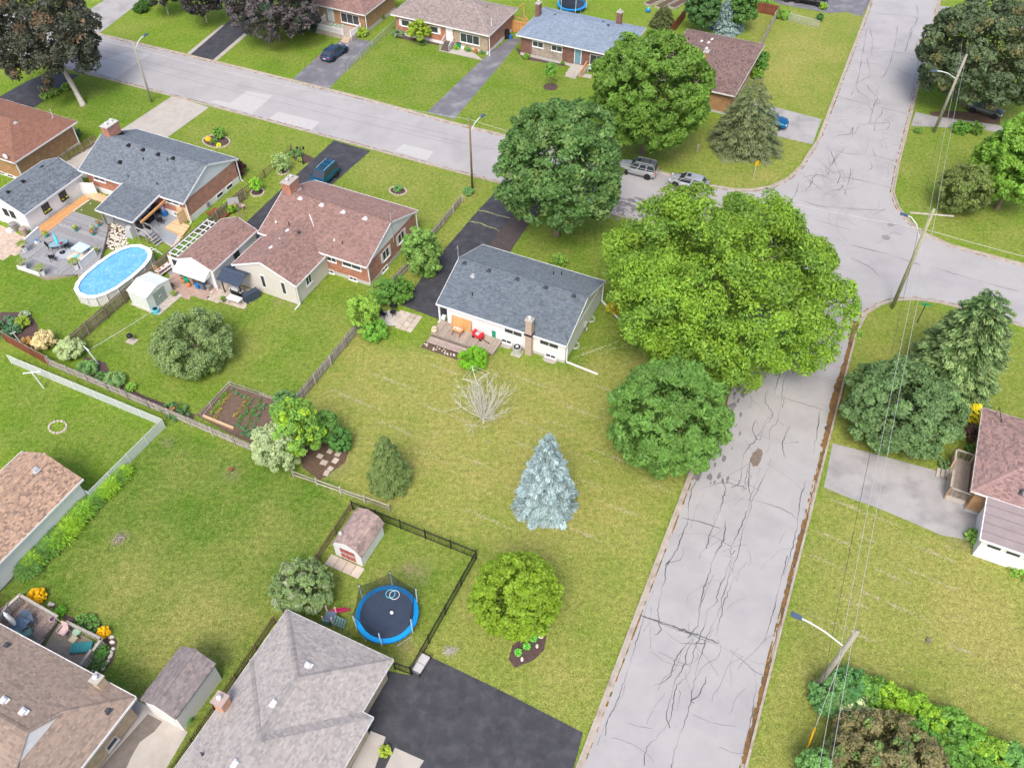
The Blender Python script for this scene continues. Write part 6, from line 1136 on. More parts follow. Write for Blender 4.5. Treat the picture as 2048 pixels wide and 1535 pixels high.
fence('tall olive grey board fence running behind the white metal shed and the oval pool', G(128, 677, 1.6), G(486, 373.5, 1.6), 1.6, 'woodolive', .13, .035, tops='dog')
postrail('pale post and board rail fence between two front lawns by the ringed saplings', G(488, 377, 1.0), G(581, 291, 1.0), 1.05, 'woodbrown', 5, (.3, .6, .9), .04, .06, True)
fence('red brown boarded end of the long back fence, near the left edge', G(0, 664, 1.25), G(92, 714, 1.25), 1.25, 'redwood', .14, .01, rails=(.1, .5, .97), side=-1, pm='woodgrey')
fence('long weathered pale grey picket fence behind the vegetable plot', G(92, 714, 1.2), G(511, 890, 1.2), 1.15, 'woodgrey', .09, .055, rails=(.3, .75), side=1, tops='dog')
fence('weathered grey board fence with uneven tops left of the bungalow back lawn', G(592, 788, 1.3), G(717, 640, 1.3), 1.3, 'woodgrey', .13, .01, jitter=.05)
fence('low old grey board fence between the dry front lawn and the asphalt drive', G(846, 482, .95), G(923, 390, .95), .95, 'woodgrey', .13, .01, jitter=.03)
fence('short pale greenish board fence behind the brick house side path', G(783, 556, 1.0), G(815, 523, 1.0), 1.0, 'woodgrey', .13, .01)
T = meshfence('white wire mesh fence run along the long back fence', G(13, 709.5, 1.15), G(323, 837.5, 1.15), 1.15, 'meshwhite', 'alu', 7)
meshfence('white wire mesh fence run from the corner post down to the tan roofed garage', G(323, 837.5, 1.15), G(176, 983, 1.15), 1.15, 'meshwhite', 'alu', 4)
meshfence('short white wire mesh stub joining the garage corner to the fence', G(160, 976, 1.15), G(176, 983, 1.15), 1.15, 'meshwhite', 'alu', 1)
meshfence('silver wire mesh fence between two lawns right of the parked blue sedan', G(812, 20, 1.05), G(694, 127, 1.05), 1.05, 'meshgrey', 'metal', 5)
meshfence('wire mesh fence with climbing plants beyond the corner lot', G(1580, 27, 1.1), G(1640, 42, 1.1), 1.1, 'meshgrey', 'metal', 3)
def iron(label, A, B, h=1.2):
    _, a, L_ = frame2(A, B); T = thing('iron_fence', label, 'metal fence', A, a); k = max(1, round(L_/2.3)); pme = pb(('post', 'iron', h), lambda mb: (mb.cbox(0, 0, 0, .07, .07, h+.1), mb.ball((0, 0, h+.12), .05, n=6, m=4)), M['black'])
    for i in range(k+1): put('post', pme, T, (L_*i/k, 0, 0))
    for z in (.15, h-.2, h-.03): mb = MB(); mb.box(0, -.02, z, L_, .02, z+.035); part('rail', mb, M['black'], T)
    pk = pb(('picket', h), lambda mb: mb.cbox(0, 0, .05, .022, .022, h-.05), M['black'])
    for i in range(int(L_/.125)): put('picket', pk, T, (.06+i*.125, 0, 0))
iron('black iron fence run along the top side of the trampoline yard', G(702, 1002, 1.2), G(952, 1101, 1.2)); iron('black iron fence run down the right side of the trampoline yard', G(952, 1101, 1.2), G(821, 1333, 1.2)); iron('short black iron fence between the grey roofed house and the black driveway', G(787, 1323, 1.2), G(819, 1334, 1.2))
fence('low brown picket fence from the iron fence corner down behind the barn shed', G(699, 1004, 1.0), G(560, 1212, 1.0), .95, 'woodbrown', .06, .09, side=-1)
fence('low brown picket fence between the outbuilding and the grey hip roofed house', G(543, 1232, 1.0), G(330, 1545, 1.0), .95, 'woodbrown', .06, .09, side=-1)
postrail('grey split rail fence between the thicket and the barn shed', G(584, 941, .9), G(777, 1010, .9), .9, 'woodgrey', 4, (.45, .88), .055, .06)
fence('new cedar privacy fence between the brown and blue roofed houses', G(1007, 36, 1.8), G(1056, 45, 1.8), 1.8, 'cedar', .14, .008)
for i, (a, b) in enumerate((((1012, 30), (1056, 41)), ((1022, 24), (1048, 8)), ((1046, 30), (1056, 41)))): 
    A, B = G(*a, 1.9), G(*b, 1.9); _, an, L_ = frame2(A, B); T = thing('pergola', 'new cedar post and beam frame behind the privacy fence, %s' % ['front beam', 'left beam towards the back', 'short right beam'][i], 'timber frame', A, an); mb = MB(); mb.beam((0, 0, 1.9), (L_, 0, 1.9), .1, .15); part('beam', mb, M['cedar'], T)
    for q in (0, L_): mb = MB(); mb.cbox(q, 0, 0, .1, .1, 1.9); part('post', mb, M['cedar'], T)
fence('red brown board fence between the cypress and corner house', G(1374, 13, 1.7), G(1337, 60, 1.7), 1.7, 'redwood', .15, .008)
fence('red stained board fence behind the corner lot garden', G(1514, 3, 1.6), G(1559, 12, 1.6), 1.6, 'redwood', .15, .008); fence('pale board fence side along the corner lot lawn', G(1559, 12, 1.5), G(1522, 84, 1.5), 1.5, 'woodgrey', .15, .008)
fence('weathered picket fence with gate between hip roofed house and grey roofed house', G(103, 318, 1.2), G(187, 270, 1.2), 1.2, 'woodbrown', .1, .06)
# ---------------------------------------------------------------- utility poles and wires
def lampo(T, z, d, L_, up=.8):
    c, s = math.cos(d), math.sin(d); mb = MB(); mb.tube([(0, 0, z), (c*L_*.45, s*L_*.45, z+up*.75), (c*L_*.8, s*L_*.8, z+up), (c*L_, s*L_, z+up*1.02)], .055, 6); part('lamp_arm', mb, M['alu'], T)
    q = MB(); q.frus(0, 0, -.07, .05, .22, .2, None, .3, .26); q.box(.0, -.16, -.05, .62, .16, .07); q.cbox(.32, 0, .07, .45, .2, .04); part('lamp_head', q, M['lampblue'], T, loc=(c*L_, s*L_, z+up*1.02), rz=d)
def pole(label, base, h, m='polewood', r=.15, lean=(0, 0), lamp=None, arm=None, tr=True):
    xy = G(*base); T = thing('utility_pole', label, 'utility pole', xy); mb = MB(); mb.tube([(0, 0, -.1), (lean[0], lean[1], h)], r, 10, r1=r*.68); part('pole', mb, M[m], T, smooth=True)
    for k in range(3):
        mb = MB(); z = h-.5-.35*k; mb.cyl(lean[0]-.2, lean[1], z, z+.14, .05, 8); mb.box(lean[0]-.2, lean[1]-.03, z+.04, lean[0], lean[1]+.03, z+.08); part('insulator', mb, M['grey'], T)
    if lamp: lampo(T, *lamp)
    if arm: z, a, L_ = arm; c, s = math.cos(a)*L_, math.sin(a)*L_; mb = MB(); mb.beam((-c+lean[0], -s+lean[1], z), (c+lean[0], s+lean[1], z), .1, .1); part('crossarm', mb, M['woodgrey'], T)
    return T, (xy[0]+lean[0], xy[1]+lean[1])
d_ = lambda a, b, za, zb: math.atan2(G(*b, zb)[1]-G(*a, za)[1], G(*b, zb)[0]-G(*a, za)[0])
pole('wooden utility pole with white lamp arm on the lawn by the pale concrete drive', (303.5, 204.5), 8.2, lamp=(6.9, R(62), 2.1, 1.1), r=.13, lean=(.15, 0))
pole('brown wooden utility pole with lamp arm beside the street in the middle', (944.6, 377.8), 9.2, 'woodbrown', lamp=(7.3, R(52), 1.9, 1.0), r=.14)
pole('tall leaning wooden pole with lamp arm at the upper right by the dark maple', (1868, 264), 10.1, lamp=(7.1, R(178), 2.6, .9), lean=(.15, 0), r=.2)
pole('tall greenish wooden pole standing at the junction corner with crossarm and street lamp', (1784, 615), 11.9, 'polegreen', lamp=(8.0, R(150), 2.0, 2.4), arm=(11.3, R(-8), 1.9), r=.2, lean=(-.1, 0))
pole('thick grey leaning pole with blue headed street lamp at the lower right', (1628, 1380), 8.9, lamp=(6.9, R(150), 2.9, .8), r=.22, lean=(.35, -.05))
pole('dark far utility pole rising behind the upper right maple', (1885, 143), 11.0, 'poledark', r=.17)
pw = [((1945, 30), 11.0), ((1868, 264), 10.0), ((1784, 615), 11.8), ((1628, 1380), 8.8)]
PT = [(*G(1885, 143), 10.9), (*G(1868, 264), 10.0), (*G(1784, 615), 11.8), (*G(1628, 1380), 8.8)]; v = (PT[3][0]-PT[2][0], PT[3][1]-PT[2][1]); PT.append((PT[3][0]+v[0]+.5, PT[3][1]+v[1], 9.5)); v0 = (PT[0][0]-PT[1][0], PT[0][1]-PT[1][1]); PT.insert(0, (PT[0][0]+v0[0]*1.5, PT[0][1]+v0[1]*1.5, 11))
def span(mb, a, b, sag, r=.014, n=14): mb.tube([(a[0]+(b[0]-a[0])*t, a[1]+(b[1]-a[1])*t, a[2]+(b[2]-a[2])*t-4*sag*t*(1-t)) for t in [i/n for i in range(n+1)]], r, 4)
for k, (off, dz, m, lab) in enumerate(((.15, .1, 'wire', 'pale overhead power wire along the right side of the road, the rightmost of three'), (-.35, -.5, 'wire', 'pale overhead wire along the road, the middle one of three'), (-.75, -1.9, 'wiredark', 'dark overhead cable along the road, the leftmost of three'))):
    mb = MB(); [span(mb, (a[0]+off, a[1], a[2]+dz), (b[0]+off, b[1], b[2]+dz), .5, .014) for a, b in zip(PT, PT[1:])]; o = part('overhead_wire', mb, M[m]); o['label'] = lab; o['category'] = 'wire'
P1, P2, PM = (*G(303.5, 204.5), 7.4), (*G(944.6, 377.8), 8.9), (*G(1784, 615), 9.6)
mb = MB(); span(mb, (P1[0]-38, P1[1]+18, 7.4), P1, .5, .016); span(mb, P1, P2, .7, .016); span(mb, P2, PM, .9, .018); span(mb, PM, (PM[0]+30, PM[1]-12, 9.0), .5, .018); o = part('overhead_wire', mb, M['wire']); o['label'] = 'pale overhead cable running along the cross street over the silver parked vehicles'; o['category'] = 'wire'
mb = MB(); a = G(1628, 1380); b = G(1605, 1520); span(mb, (a[0]+.25, a[1], 6.8), (*b, .2), 0, .015); o = part('guy_wire', mb, M['wire']); o['label'] = 'guy wire slanting from the lower right pole to the yellow guard'; o['category'] = 'wire'
mb = MB(); L_ = ((a[0]+.25-b[0]), (a[1]-b[1]), 6.6); n_ = math.sqrt(sum(x*x for x in L_)); u = [x/n_ for x in L_]; mb.tube([(b[0]+u[0]*t, b[1]+u[1]*t, .2+u[2]*t) for t in (0, 2.4)], .06, 8); o = part('guy_guard', mb, M['yellow']); o['label'] = 'yellow plastic guard on the guy wire at the bottom right'; o['category'] = 'wire guard'
x, y = G(1834, 645); T = thing('street_sign', 'green street name sign on a black post beside the junction corner pole', 'street sign', (x, y)); mb = MB(); mb.tube([(0, 0, 0), (0, 0, 2.3)], .04, 6); part('post', mb, M['black'], T); mb = MB(); mb.cbox(0, 0, 2.3, .8, .03, .2); part('sign_blade', mb, M['signgreen'], T, rz=R(-20)); mb = MB(); mb.cbox(0, 0, 2.52, .8, .03, .2); part('sign_blade', mb, M['signgreen'], T, rz=R(65))
x, y = G(1506, 357); T = thing('warning_sign', 'small yellow warning sign on a grey post at the curved curb', 'road sign', (x, y)); mb = MB(); mb.cbox(0, 0, 0, .06, .04, 2.3); part('post', mb, M['metal'], T); mb = MB(); mb.box(-.3, -.06, 1.75, .3, -.03, 2.35); o = part('sign_plate', mb, M['yellow'], T, rz=R(40))
x, y = G(1394, 303); T = thing('marker_post', 'short pale marker post on the lawn under the big maple', 'post', (x, y)); mb = MB(); mb.cbox(0, 0, 0, .16, .16, .9); mb.cbox(0, 0, .9, .2, .2, .08); part('post', mb, M['woodgrey'], T)
x, y = G(607, 333); x, y = G(608, 334); T = thing('lamp_post', 'black garden lamp post with two lanterns in the stone edged bed', 'lamp post', G(607, 328)); mb = MB(); mb.cyl(0, 0, 0, .5, .12, 8, .07); mb.tube([(0, 0, .4), (0, 0, 2.3)], .045, 6); mb.tube([(-.35, 0, 2.0), (.35, 0, 2.0)], .03, 5); part('post', mb, M['black'], T)
for s in (-.35, .35): mb = MB(); mb.cyl(s, 0, 2.02, 2.3, .1, 8, .14); mb.cyl(s, 0, 2.3, 2.38, .16, 8, .03); part('lantern', mb, M['black'], T)
# clothesline posts
def tpost(label, base, h, arm, rz, lean, m='alu', r=.05):
    T = thing('clothesline_post', label, 'clothesline post', G(*base)); mb = MB(); mb.tube([(0, 0, 0), (lean[0], lean[1], h)], r, 8); part('post', mb, M[m], T); c, s = math.cos(rz)*arm/2, math.sin(rz)*arm/2; mb = MB(); mb.tube([(lean[0]-c, lean[1]-s, h), (lean[0]+c, lean[1]+s, h)], r*.8, 6); part('crossarm', mb, M[m], T)
tpost('white t shaped clothesline post in the lawn left of the white fence', (88, 776), 2.1, 1.5, R(10), (-.25, 0), r=.07); tpost('pale leaning clothesline post beside the pale willow ball', (197, 728), 2.0, .9, R(-40), (-.45, .1), r=.07); tpost('thin clothesline post leaning over the back fence by the curved bed', (53, 700), 2.3, .5, R(30), (-.3, 0), 'metal', .05)
mb = MB(); a = G(181, 698, 2.0); b = G(305, 622, 1.5); span(mb, (*a, 2.0), (*b, 1.5), .05, .014); span(mb, (a[0]+.15, a[1]+.25, 2.0), (b[0]+.1, b[1]+.2, 1.5), .05, .014); o = part('clothesline', mb, M['wire']); o['label'] = 'double clothesline strung from the leaning post to the white metal shed'; o['category'] = 'clothesline'
# ---------------------------------------------------------------- decks and paving
def planks(T, name, me_m, x0, x1, y0, y1, z, w, ax='y', gap=.01, th=.03):
    if ax == 'y': n = int((x1-x0)/(w+gap)); me = pb((name, me_m, round(y1-y0, 2), w), lambda mb: mb.box(0, 0, 0, w, y1-y0, th), M[me_m]); [put(name, me, T, (x0+i*(w+gap), y0, z+random.gauss(0, .002))) for i in range(n)]
    else: n = int((y1-y0)/(w+gap)); me = pb((name, me_m, round(x1-x0, 2), w), lambda mb: mb.box(0, 0, 0, x1-x0, w, th), M[me_m]); [put(name, me, T, (x0, y0+i*(w+gap), z+random.gauss(0, .002))) for i in range(n)]
T1, F1 = H1; dz = .38; a = F1.loc(860, 665, dz); b = F1.loc(986, 708, dz); T = thing('deck', 'weathered wooden plank deck behind the white bungalow', 'deck', F1.o, ANG); c = F1.loc(1001, 682, dz)
x0, x1, y0 = a[0]+.1, min(b[0], c[0])+.1, (a[1]+b[1])/2; planks(T, 'plank', 'deck', x0, x1, y0, .2, dz-.03, .14); mb = MB(); mb.box(x0, y0+.02, .05, x1, y0+.06, dz-.04); mb.box(x1-.05, y0, .05, x1-.02, .45, dz-.04); mb.box(x0, y0+.1, .0, x1-.1, .4, dz-.1); part('deck_frame', mb, M['wood'], T); DK = (x0, x1, y0, dz)
e = F1.loc(850, 683); g = F1.loc(921, 710); planks(T, 'step_board', 'deckold', e[0]+.2, g[0]+1.4, y0-1.0, y0-.02, .12, .16, 'x'); mb = MB(); mb.box(e[0]+.15, y0-1.1, 0, g[0]+1.5, y0, .1); part('step_frame', mb, M['soil'], T)
x0_, y0_ = e[0]+.1, y0-1.6; rk2 = [(x0_+random.random()*3.4, y0_+random.random()*.5) for _ in range(26)]
for (x, y) in rk2: wx, wy = F1.l2w(x, y); put('rock', _RK, None, (wx, wy, 0), random.random()*3, 'small stone in the rubble strip below the deck step', 'rock', 'stones in the rubble strip below the deck', scale=(.5, .6, .6))
sheet('garden_bed', [F1.l2w(x0_-.1, y0_-.2), F1.l2w(x0_+3.8, y0_-.2), F1.l2w(x0_+3.8, y0_+.7), F1.l2w(x0_-.1, y0_+.7)], .008, M['soil'])
def atd(px, py, z=dz): return G(px, py, z)
# small slab patio
T = thing('patio', 'small patio of square concrete slabs between the shrubs and the asphalt drive', 'patio', G(790, 640), ANG+R(2)); slab = pb(('slab',), lambda mb: mb.frus(0, 0, 0, .05, .58, .56), M['paver'])
Fp = Fr(G(790, 640), ANG+R(2)); q0 = Fp.loc(836, 633); base = Fp.loc(806, 661)
for i in range(4):
    for j in range(4):
        if (i, j) in ((0, 0),): continue
        put('slab', slab, T, (base[0]+(.62)*(i-2.1), base[1]+.35+.62*j, random.gauss(0, .006)), random.gauss(0, .02))
mb = MB(); w_ = Fp.loc(785, 636); blotch(mb, w_[0], w_[1], 1.35, 1.1, .03, 12, 0, .1); part('round_slab', mb, mat('pale_slab', (.56, .52, .48), .85, .12), T)
def chair(label, px, py, rz, m='black', z=0.0, s=1.0, group=None, cat='chair', name='garden_chair', xy=None):
    T = thing(name, label, cat, xy or G(px, py, z), rz, z, group); mm = M[m]
    mb = MB(); mb.box(-.24, -.24, .40, .24, .24, .45); part('seat', mb, mm, T); mb = MB(); mb.add([(-.24, .2, .45), (.24, .2, .45), (.24, .36, .95), (-.24, .36, .95), (-.24, .24, .45), (.24, .24, .45), (.24, .4, .95), (-.24, .4, .95)], [(0, 1, 2, 3), (7, 6, 5, 4), (0, 3, 7, 4), (1, 5, 6, 2), (3, 2, 6, 7), (0, 4, 5, 1)]); part('backrest', mb, mm, T)
    for i, j in ((-1, -1), (1, -1), (1, 1), (-1, 1)): mb = MB(); mb.beam((.2*i, .2*j, .42), (.26*i, .27*j, 0), .035); part('leg', mb, mm, T)
    for i in (-1, 1): mb = MB(); mb.beam((.26*i, -.22, .65), (.26*i, .3, .65), .035); mb.beam((.26*i, -.22, .42), (.26*i, -.22, .65), .03); part('armrest', mb, mm, T)
    T.scale = (s, s, s); return T
chair('black wire garden chair on the small slab patio, the nearer one', 768, 634, R(60)); chair('black tall backed folded chair at the back of the small slab patio', 788, 618, R(0), s=1.1)
def rtable(label, px, py, r, h, m, z=0.0, cat='table', xy=None):
    T = thing('round_table', label, cat, xy or G(px, py, z), 0, z); mb = MB(); mb.cyl(0, 0, h-.03, h, r, 16); part('tabletop', mb, M[m], T); 
    for k in range(3): a = k*2.1; mb = MB(); mb.tube([(.05*math.cos(a), .05*math.sin(a), h-.03), (r*.7*math.cos(a), r*.7*math.sin(a), 0)], .02, 5); part('leg', mb, M[m], T)
rtable('small round black wire bistro table on the slab patio', 787, 632, .32, .6, 'black')
for i, (px, py) in enumerate([(640, 912), (660, 902), (671, 921), (661, 937), (648, 925), (676, 908), (653, 946)]): x, y = G(px, py); put('stepping_stone', slab, None, (x, y, .012), ANG+random.gauss(0, .1), 'square pale slab beside the thicket in the lawn corner', 'stepping stone', 'stepping slabs beside the thicket', scale=(random.uniform(.7, 1.1), random.uniform(.7, 1), 1))
# things on the deck
def box_(name, label, cat, px, py, z, sx, sy, sz, m, rz=ANG): T = thing(name, label, cat, G(px, py, z), rz, z); mb = MB(); mb.cbox(0, 0, 0, sx, sy, sz); part('body', mb, M[m], T); return T
T = thing('picnic_table', 'small orange wooden child picnic table on the deck with toys on top', 'table', F1.l2w(F1.wy(915, 655, -.8)[0], -.8), ANG-R(5), dz)
for k in range(4): mb = MB(); mb.box(-.5, -.3+.155*k, .55, .5, -.16+.155*k, .58); part('table_board', mb, M['cedar'], T)
for s in (-1, 1): mb = MB(); mb.beam((s*.4, -.45, 0), (s*.4, .05, .55), .07); mb.beam((s*.4, .45, 0), (s*.4, -.05, .55), .07); part('leg_frame', mb, M['redwood'], T)
mb = MB()
[mb.ball((random.uniform(-.35, .3), random.uniform(-.15, .2), .64), random.uniform(.06, .11), n=6, m=4) for _ in range(7)]; o = part('toy_heap', mb, mat('toy_white', (.7, .7, .75), .5, .5, 8), None); o.location = (*F1.l2w(F1.wy(915, 655, -.8)[0], -.8), dz); o['label'] = 'heap of white and blue toys on the small orange table'; o['category'] = 'toys'
T = thing('table_top', 'cedar picnic table top leaning on its side against the bungalow wall', 'table top', F1.l2w(F1.wy(924, 655, -.1)[0]+.05, -.05), ANG, dz)
for k in range(7): mb = MB(); x_ = -1.05+.3*k; mb.add([(x_-.145, -.15, 0), (x_+.145, -.15, 0), (x_+.145, .12, 1.25), (x_-.145, .12, 1.25), (x_-.145, -.1, 0), (x_+.145, -.1, 0), (x_+.145, .17, 1.25), (x_-.145, .17, 1.25)], [(0, 1, 2, 3), (7, 6, 5, 4), (0, 3, 7, 4), (1, 5, 6, 2), (3, 2, 6, 7)]); part('board', mb, M['cedar'], T)
for k in (-.8, .6): mb = MB(); mb.beam((k, -.2, .05), (k, .08, 1.2), .1, .05); part('cleat', mb, M['newwood'], T)
T = thing('toy_wagon', 'red plastic pull wagon with black handle on the deck', 'wagon', F1.l2w(F1.wy(956, 664, -.5)[0], -.5), ANG-R(10), dz); mb = MB(); mb.frus(0, 0, .15, .45, .95, 1.1, None, .45, .55); part('body', mb, M['red'], T)
for s in (-.42, .42): mb = MB(); mb.box(s-.12, -.25, .45, s+.12, .25, .75); part('seat_back', mb, M['red'], T); [part('wheel', MB().cyl(0, 0, -.04, .04, .13, 10), M['rubber'], T, loc=(s, t, .13)) for t in (-.25, .25)]
for o in [o for o in T.children if o.name.startswith('wheel')]: o.rotation_euler = (math.pi/2, 0, 0)
mb = MB(); mb.beam((.55, -.05, .2), (1.45, -.1, .08), .05); part('handle', mb, M['black'], T); mb = MB(); mb.cbox(-.05, 0, .38, .4, .3, .2); part('load', mb, M['cushion'], T)
T = box_('compost_bin', 'dark green lidded bin standing at the right end of the deck', 'bin', 990, 671, dz, .4, .5, .85, 'green'); mb = MB(); mb.cbox(0, .05, .85, .46, .5, .08); part('lid', mb, M['darkgrey'], T); mb = MB(); mb.cbox(0, .35, .7, .3, .1, .4); part('handle', mb, M['darkgrey'], T)
T = thing('planter_pot', 'round cream ceramic pot at the left end of the deck', 'pot', atd(869, 664), 0, dz); mb = MB(); mb.ball((0, 0, .28), .32, .32, .28, 12, 8); mb.cyl(0, 0, .5, .62, .2, 10, .24); part('pot', mb, M['creampot'], T)
T = thing('air_conditioner', 'grey round air conditioner unit beside the tan chimney of the bungalow', 'air conditioner', G(1034, 706), ANG); mb = MB(); mb.cyl(0, 0, .05, .85, .42, 14); part('casing', mb, M['metal'], T); mb = MB(); mb.cyl(0, 0, .85, .88, .34, 14); part('fan_grille', mb, M['black'], T); mb = MB(); mb.cbox(0, 0, 0, 1.0, 1.0, .05); part('pad', mb, M['concrete'], T); mb = MB(); mb.cyl(0, 0, .88, .92, .15, 10); part('fan_hub', mb, M['alu'], T)
box_('planter_box', 'small green trough at the left of the leaning table top', 'planter', 901, 641, dz, .5, .25, .25, 'green'); box_('storage_box', 'white plastic box in the carport corner of the deck', 'box', 888, 637, dz, .4, .4, .35, 'white')
# vegetable plot
c = [(408, 838), (459, 766), (553, 800), (500, 868)]; sheet('vegetable_bed', gp((392, 830), (458, 767), (560, 800), (560, 850), (515, 890), (470, 872)), .02, M['tilled'])
def lowrail(label, a, b, h, m='woodgrey', z=.3): A, B = G(*a, h), G(*b, h); return postrail(label, A, B, h, m, 3, (.35, .95), .035, .035, True, 'garden frame')
lowrail('low grey wooden frame side of the vegetable plot, left side', (400, 827), (458, 763), .6); lowrail('low grey wooden frame side of the vegetable plot, far side', (458, 763), (549, 794), .6)
mb = MB(); A, B = G(407, 833), G(468, 858); mb.beam((*A, .12), (*B, .12), .2, .2); o = part('planter_edge', mb, M['newwood']); o['label'] = 'pale timber edging board in the near side of the vegetable plot'; o['category'] = 'timber edging'
crop = MB(); crop.frus(0, 0, 0, .12, .1, .3); 
def cropmesh(c): P = unit(60)*np.array([.22, .22, .12])*NR.uniform(.4, 1, 60)[:, None]+np.array([0, 0, .14]); return leafmesh('seedling', P, unit(60)+np.array([0, 0, 1.2]), .07, tint(60, c), leafmat('foliage', (1, 1, 1)), .6)
CM = [cropmesh((.2, .36, .05)), cropmesh((.14, .27, .12)), cropmesh((.35, .3, .08)), cropmesh((.12, .26, .06))]; k = 0
for (a, b, n, mi) in [((452, 785), (425, 826), 9, 0), ((458, 790), (432, 832), 9, 2), ((497, 797), (470, 835), 8, 2), ((505, 800), (480, 842), 8, 3), ((520, 803), (495, 850), 8, 3), ((530, 812), (500, 866), 8, 1), ((465, 783), (490, 795), 4, 1), ((485, 868), (512, 876), 6, 1), ((478, 850), (500, 868), 5, 1)]:
    for i in range(n): t = i/(n-1); x, y = G(a[0]+(b[0]-a[0])*t+random.gauss(0, 1.5), a[1]+(b[1]-a[1])*t+random.gauss(0, 1.2)); put('vegetable_plant', CM[mi], None, (x, y, 0), random.random()*6, ['leafy yellow green seedling in the left rows of the vegetable plot', 'blue green cabbage like plant in the right part of the vegetable plot', 'yellowish small seedling in the inner rows of the vegetable plot', 'mid green seedling in the middle rows of the vegetable plot'][mi], 'vegetable plant', ['leafy seedlings', 'cabbage plants', 'yellowish seedlings', 'mid green seedlings'][mi]+' in the vegetable plot', scale=(random.uniform(.7, 1.2),)*3)
T = thing('plant_pot', 'round terracotta pot standing by the long fence near the vegetable plot', 'pot', G(346, 820)); mb = MB(); mb.cyl(0, 0, 0, .3, .18, 12, .26); part('pot', mb, M['terracotta'], T)
T = thing('kettle_grill', 'black kettle barbecue on a square slab in the lawn', 'barbecue', G(264, 682), ANG); mb = MB(); mb.ball((0, 0, .72), .3, .3, .24, 14, 8); part('bowl', mb, M['black'], T); mb = MB(); mb.cyl(0, 0, .94, 1.0, .04, 6); part('lid_handle', mb, M['black'], T)
for k in range(3): a = k*2.1; part('leg', MB().tube([(.15*math.cos(a), .15*math.sin(a), .6), (.25*math.cos(a), .25*math.sin(a), .05)], .02, 5), M['metal'], T)
mb = MB(); mb.cbox(0, 0, 0, .95, .75, .05); part('slab', mb, M['paver'], T)
T = thing('flower_pot', 'dark pot with red rim in the bare ring of the dark green lawn', 'pot', G(463, 940)); mb = MB(); mb.cyl(0, 0, 0, .22, .14, 12, .2); part('pot', mb, M['redwood'], T)
T = thing('tree_stump', 'cut grey tree stump in the dry lawn at the right', 'stump', G(1856, 1281)); mb = MB(); mb.cyl(0, 0, 0, .22, .2, 10, .16); part('stump', mb, M['bark'], T)
T = thing('hydrant', 'small pale blue hydrant cap at the curb below the round ash tree', 'hydrant', G(1398, 931)); mb = MB(); mb.cyl(0, 0, 0, .45, .12, 10); mb.ball((0, 0, .47), .14, .14, .1, 8, 5); part('hydrant_body', mb, mat('hydrant_blue', (.4, .62, .7), .5), T)
T = thing('outdoor_bench', 'white two seat cushioned bench on the corner of the black driveway', 'bench', G(843, 1331), R(62))
for s in (-1, 1): mb = MB(); mb.box(-.02+s*.36-.34, -.32, .28, .02+s*.36+.3, .32, .45); part('cushion', mb, M['cushion'], T)
for s in (-.74, .72): mb = MB(); mb.box(s-.02, -.36, 0, s+.02, -.3, .5); mb.box(s-.02, .3, 0, s+.02, .36, .5); mb.box(s-.02, -.36, .48, s+.02, .36, .52); part('side_frame', mb, M['black'], T)
mb = MB(); mb.box(-.74, -.34, .22, .72, .34, .27); part('seat_frame', mb, M['black'], T)
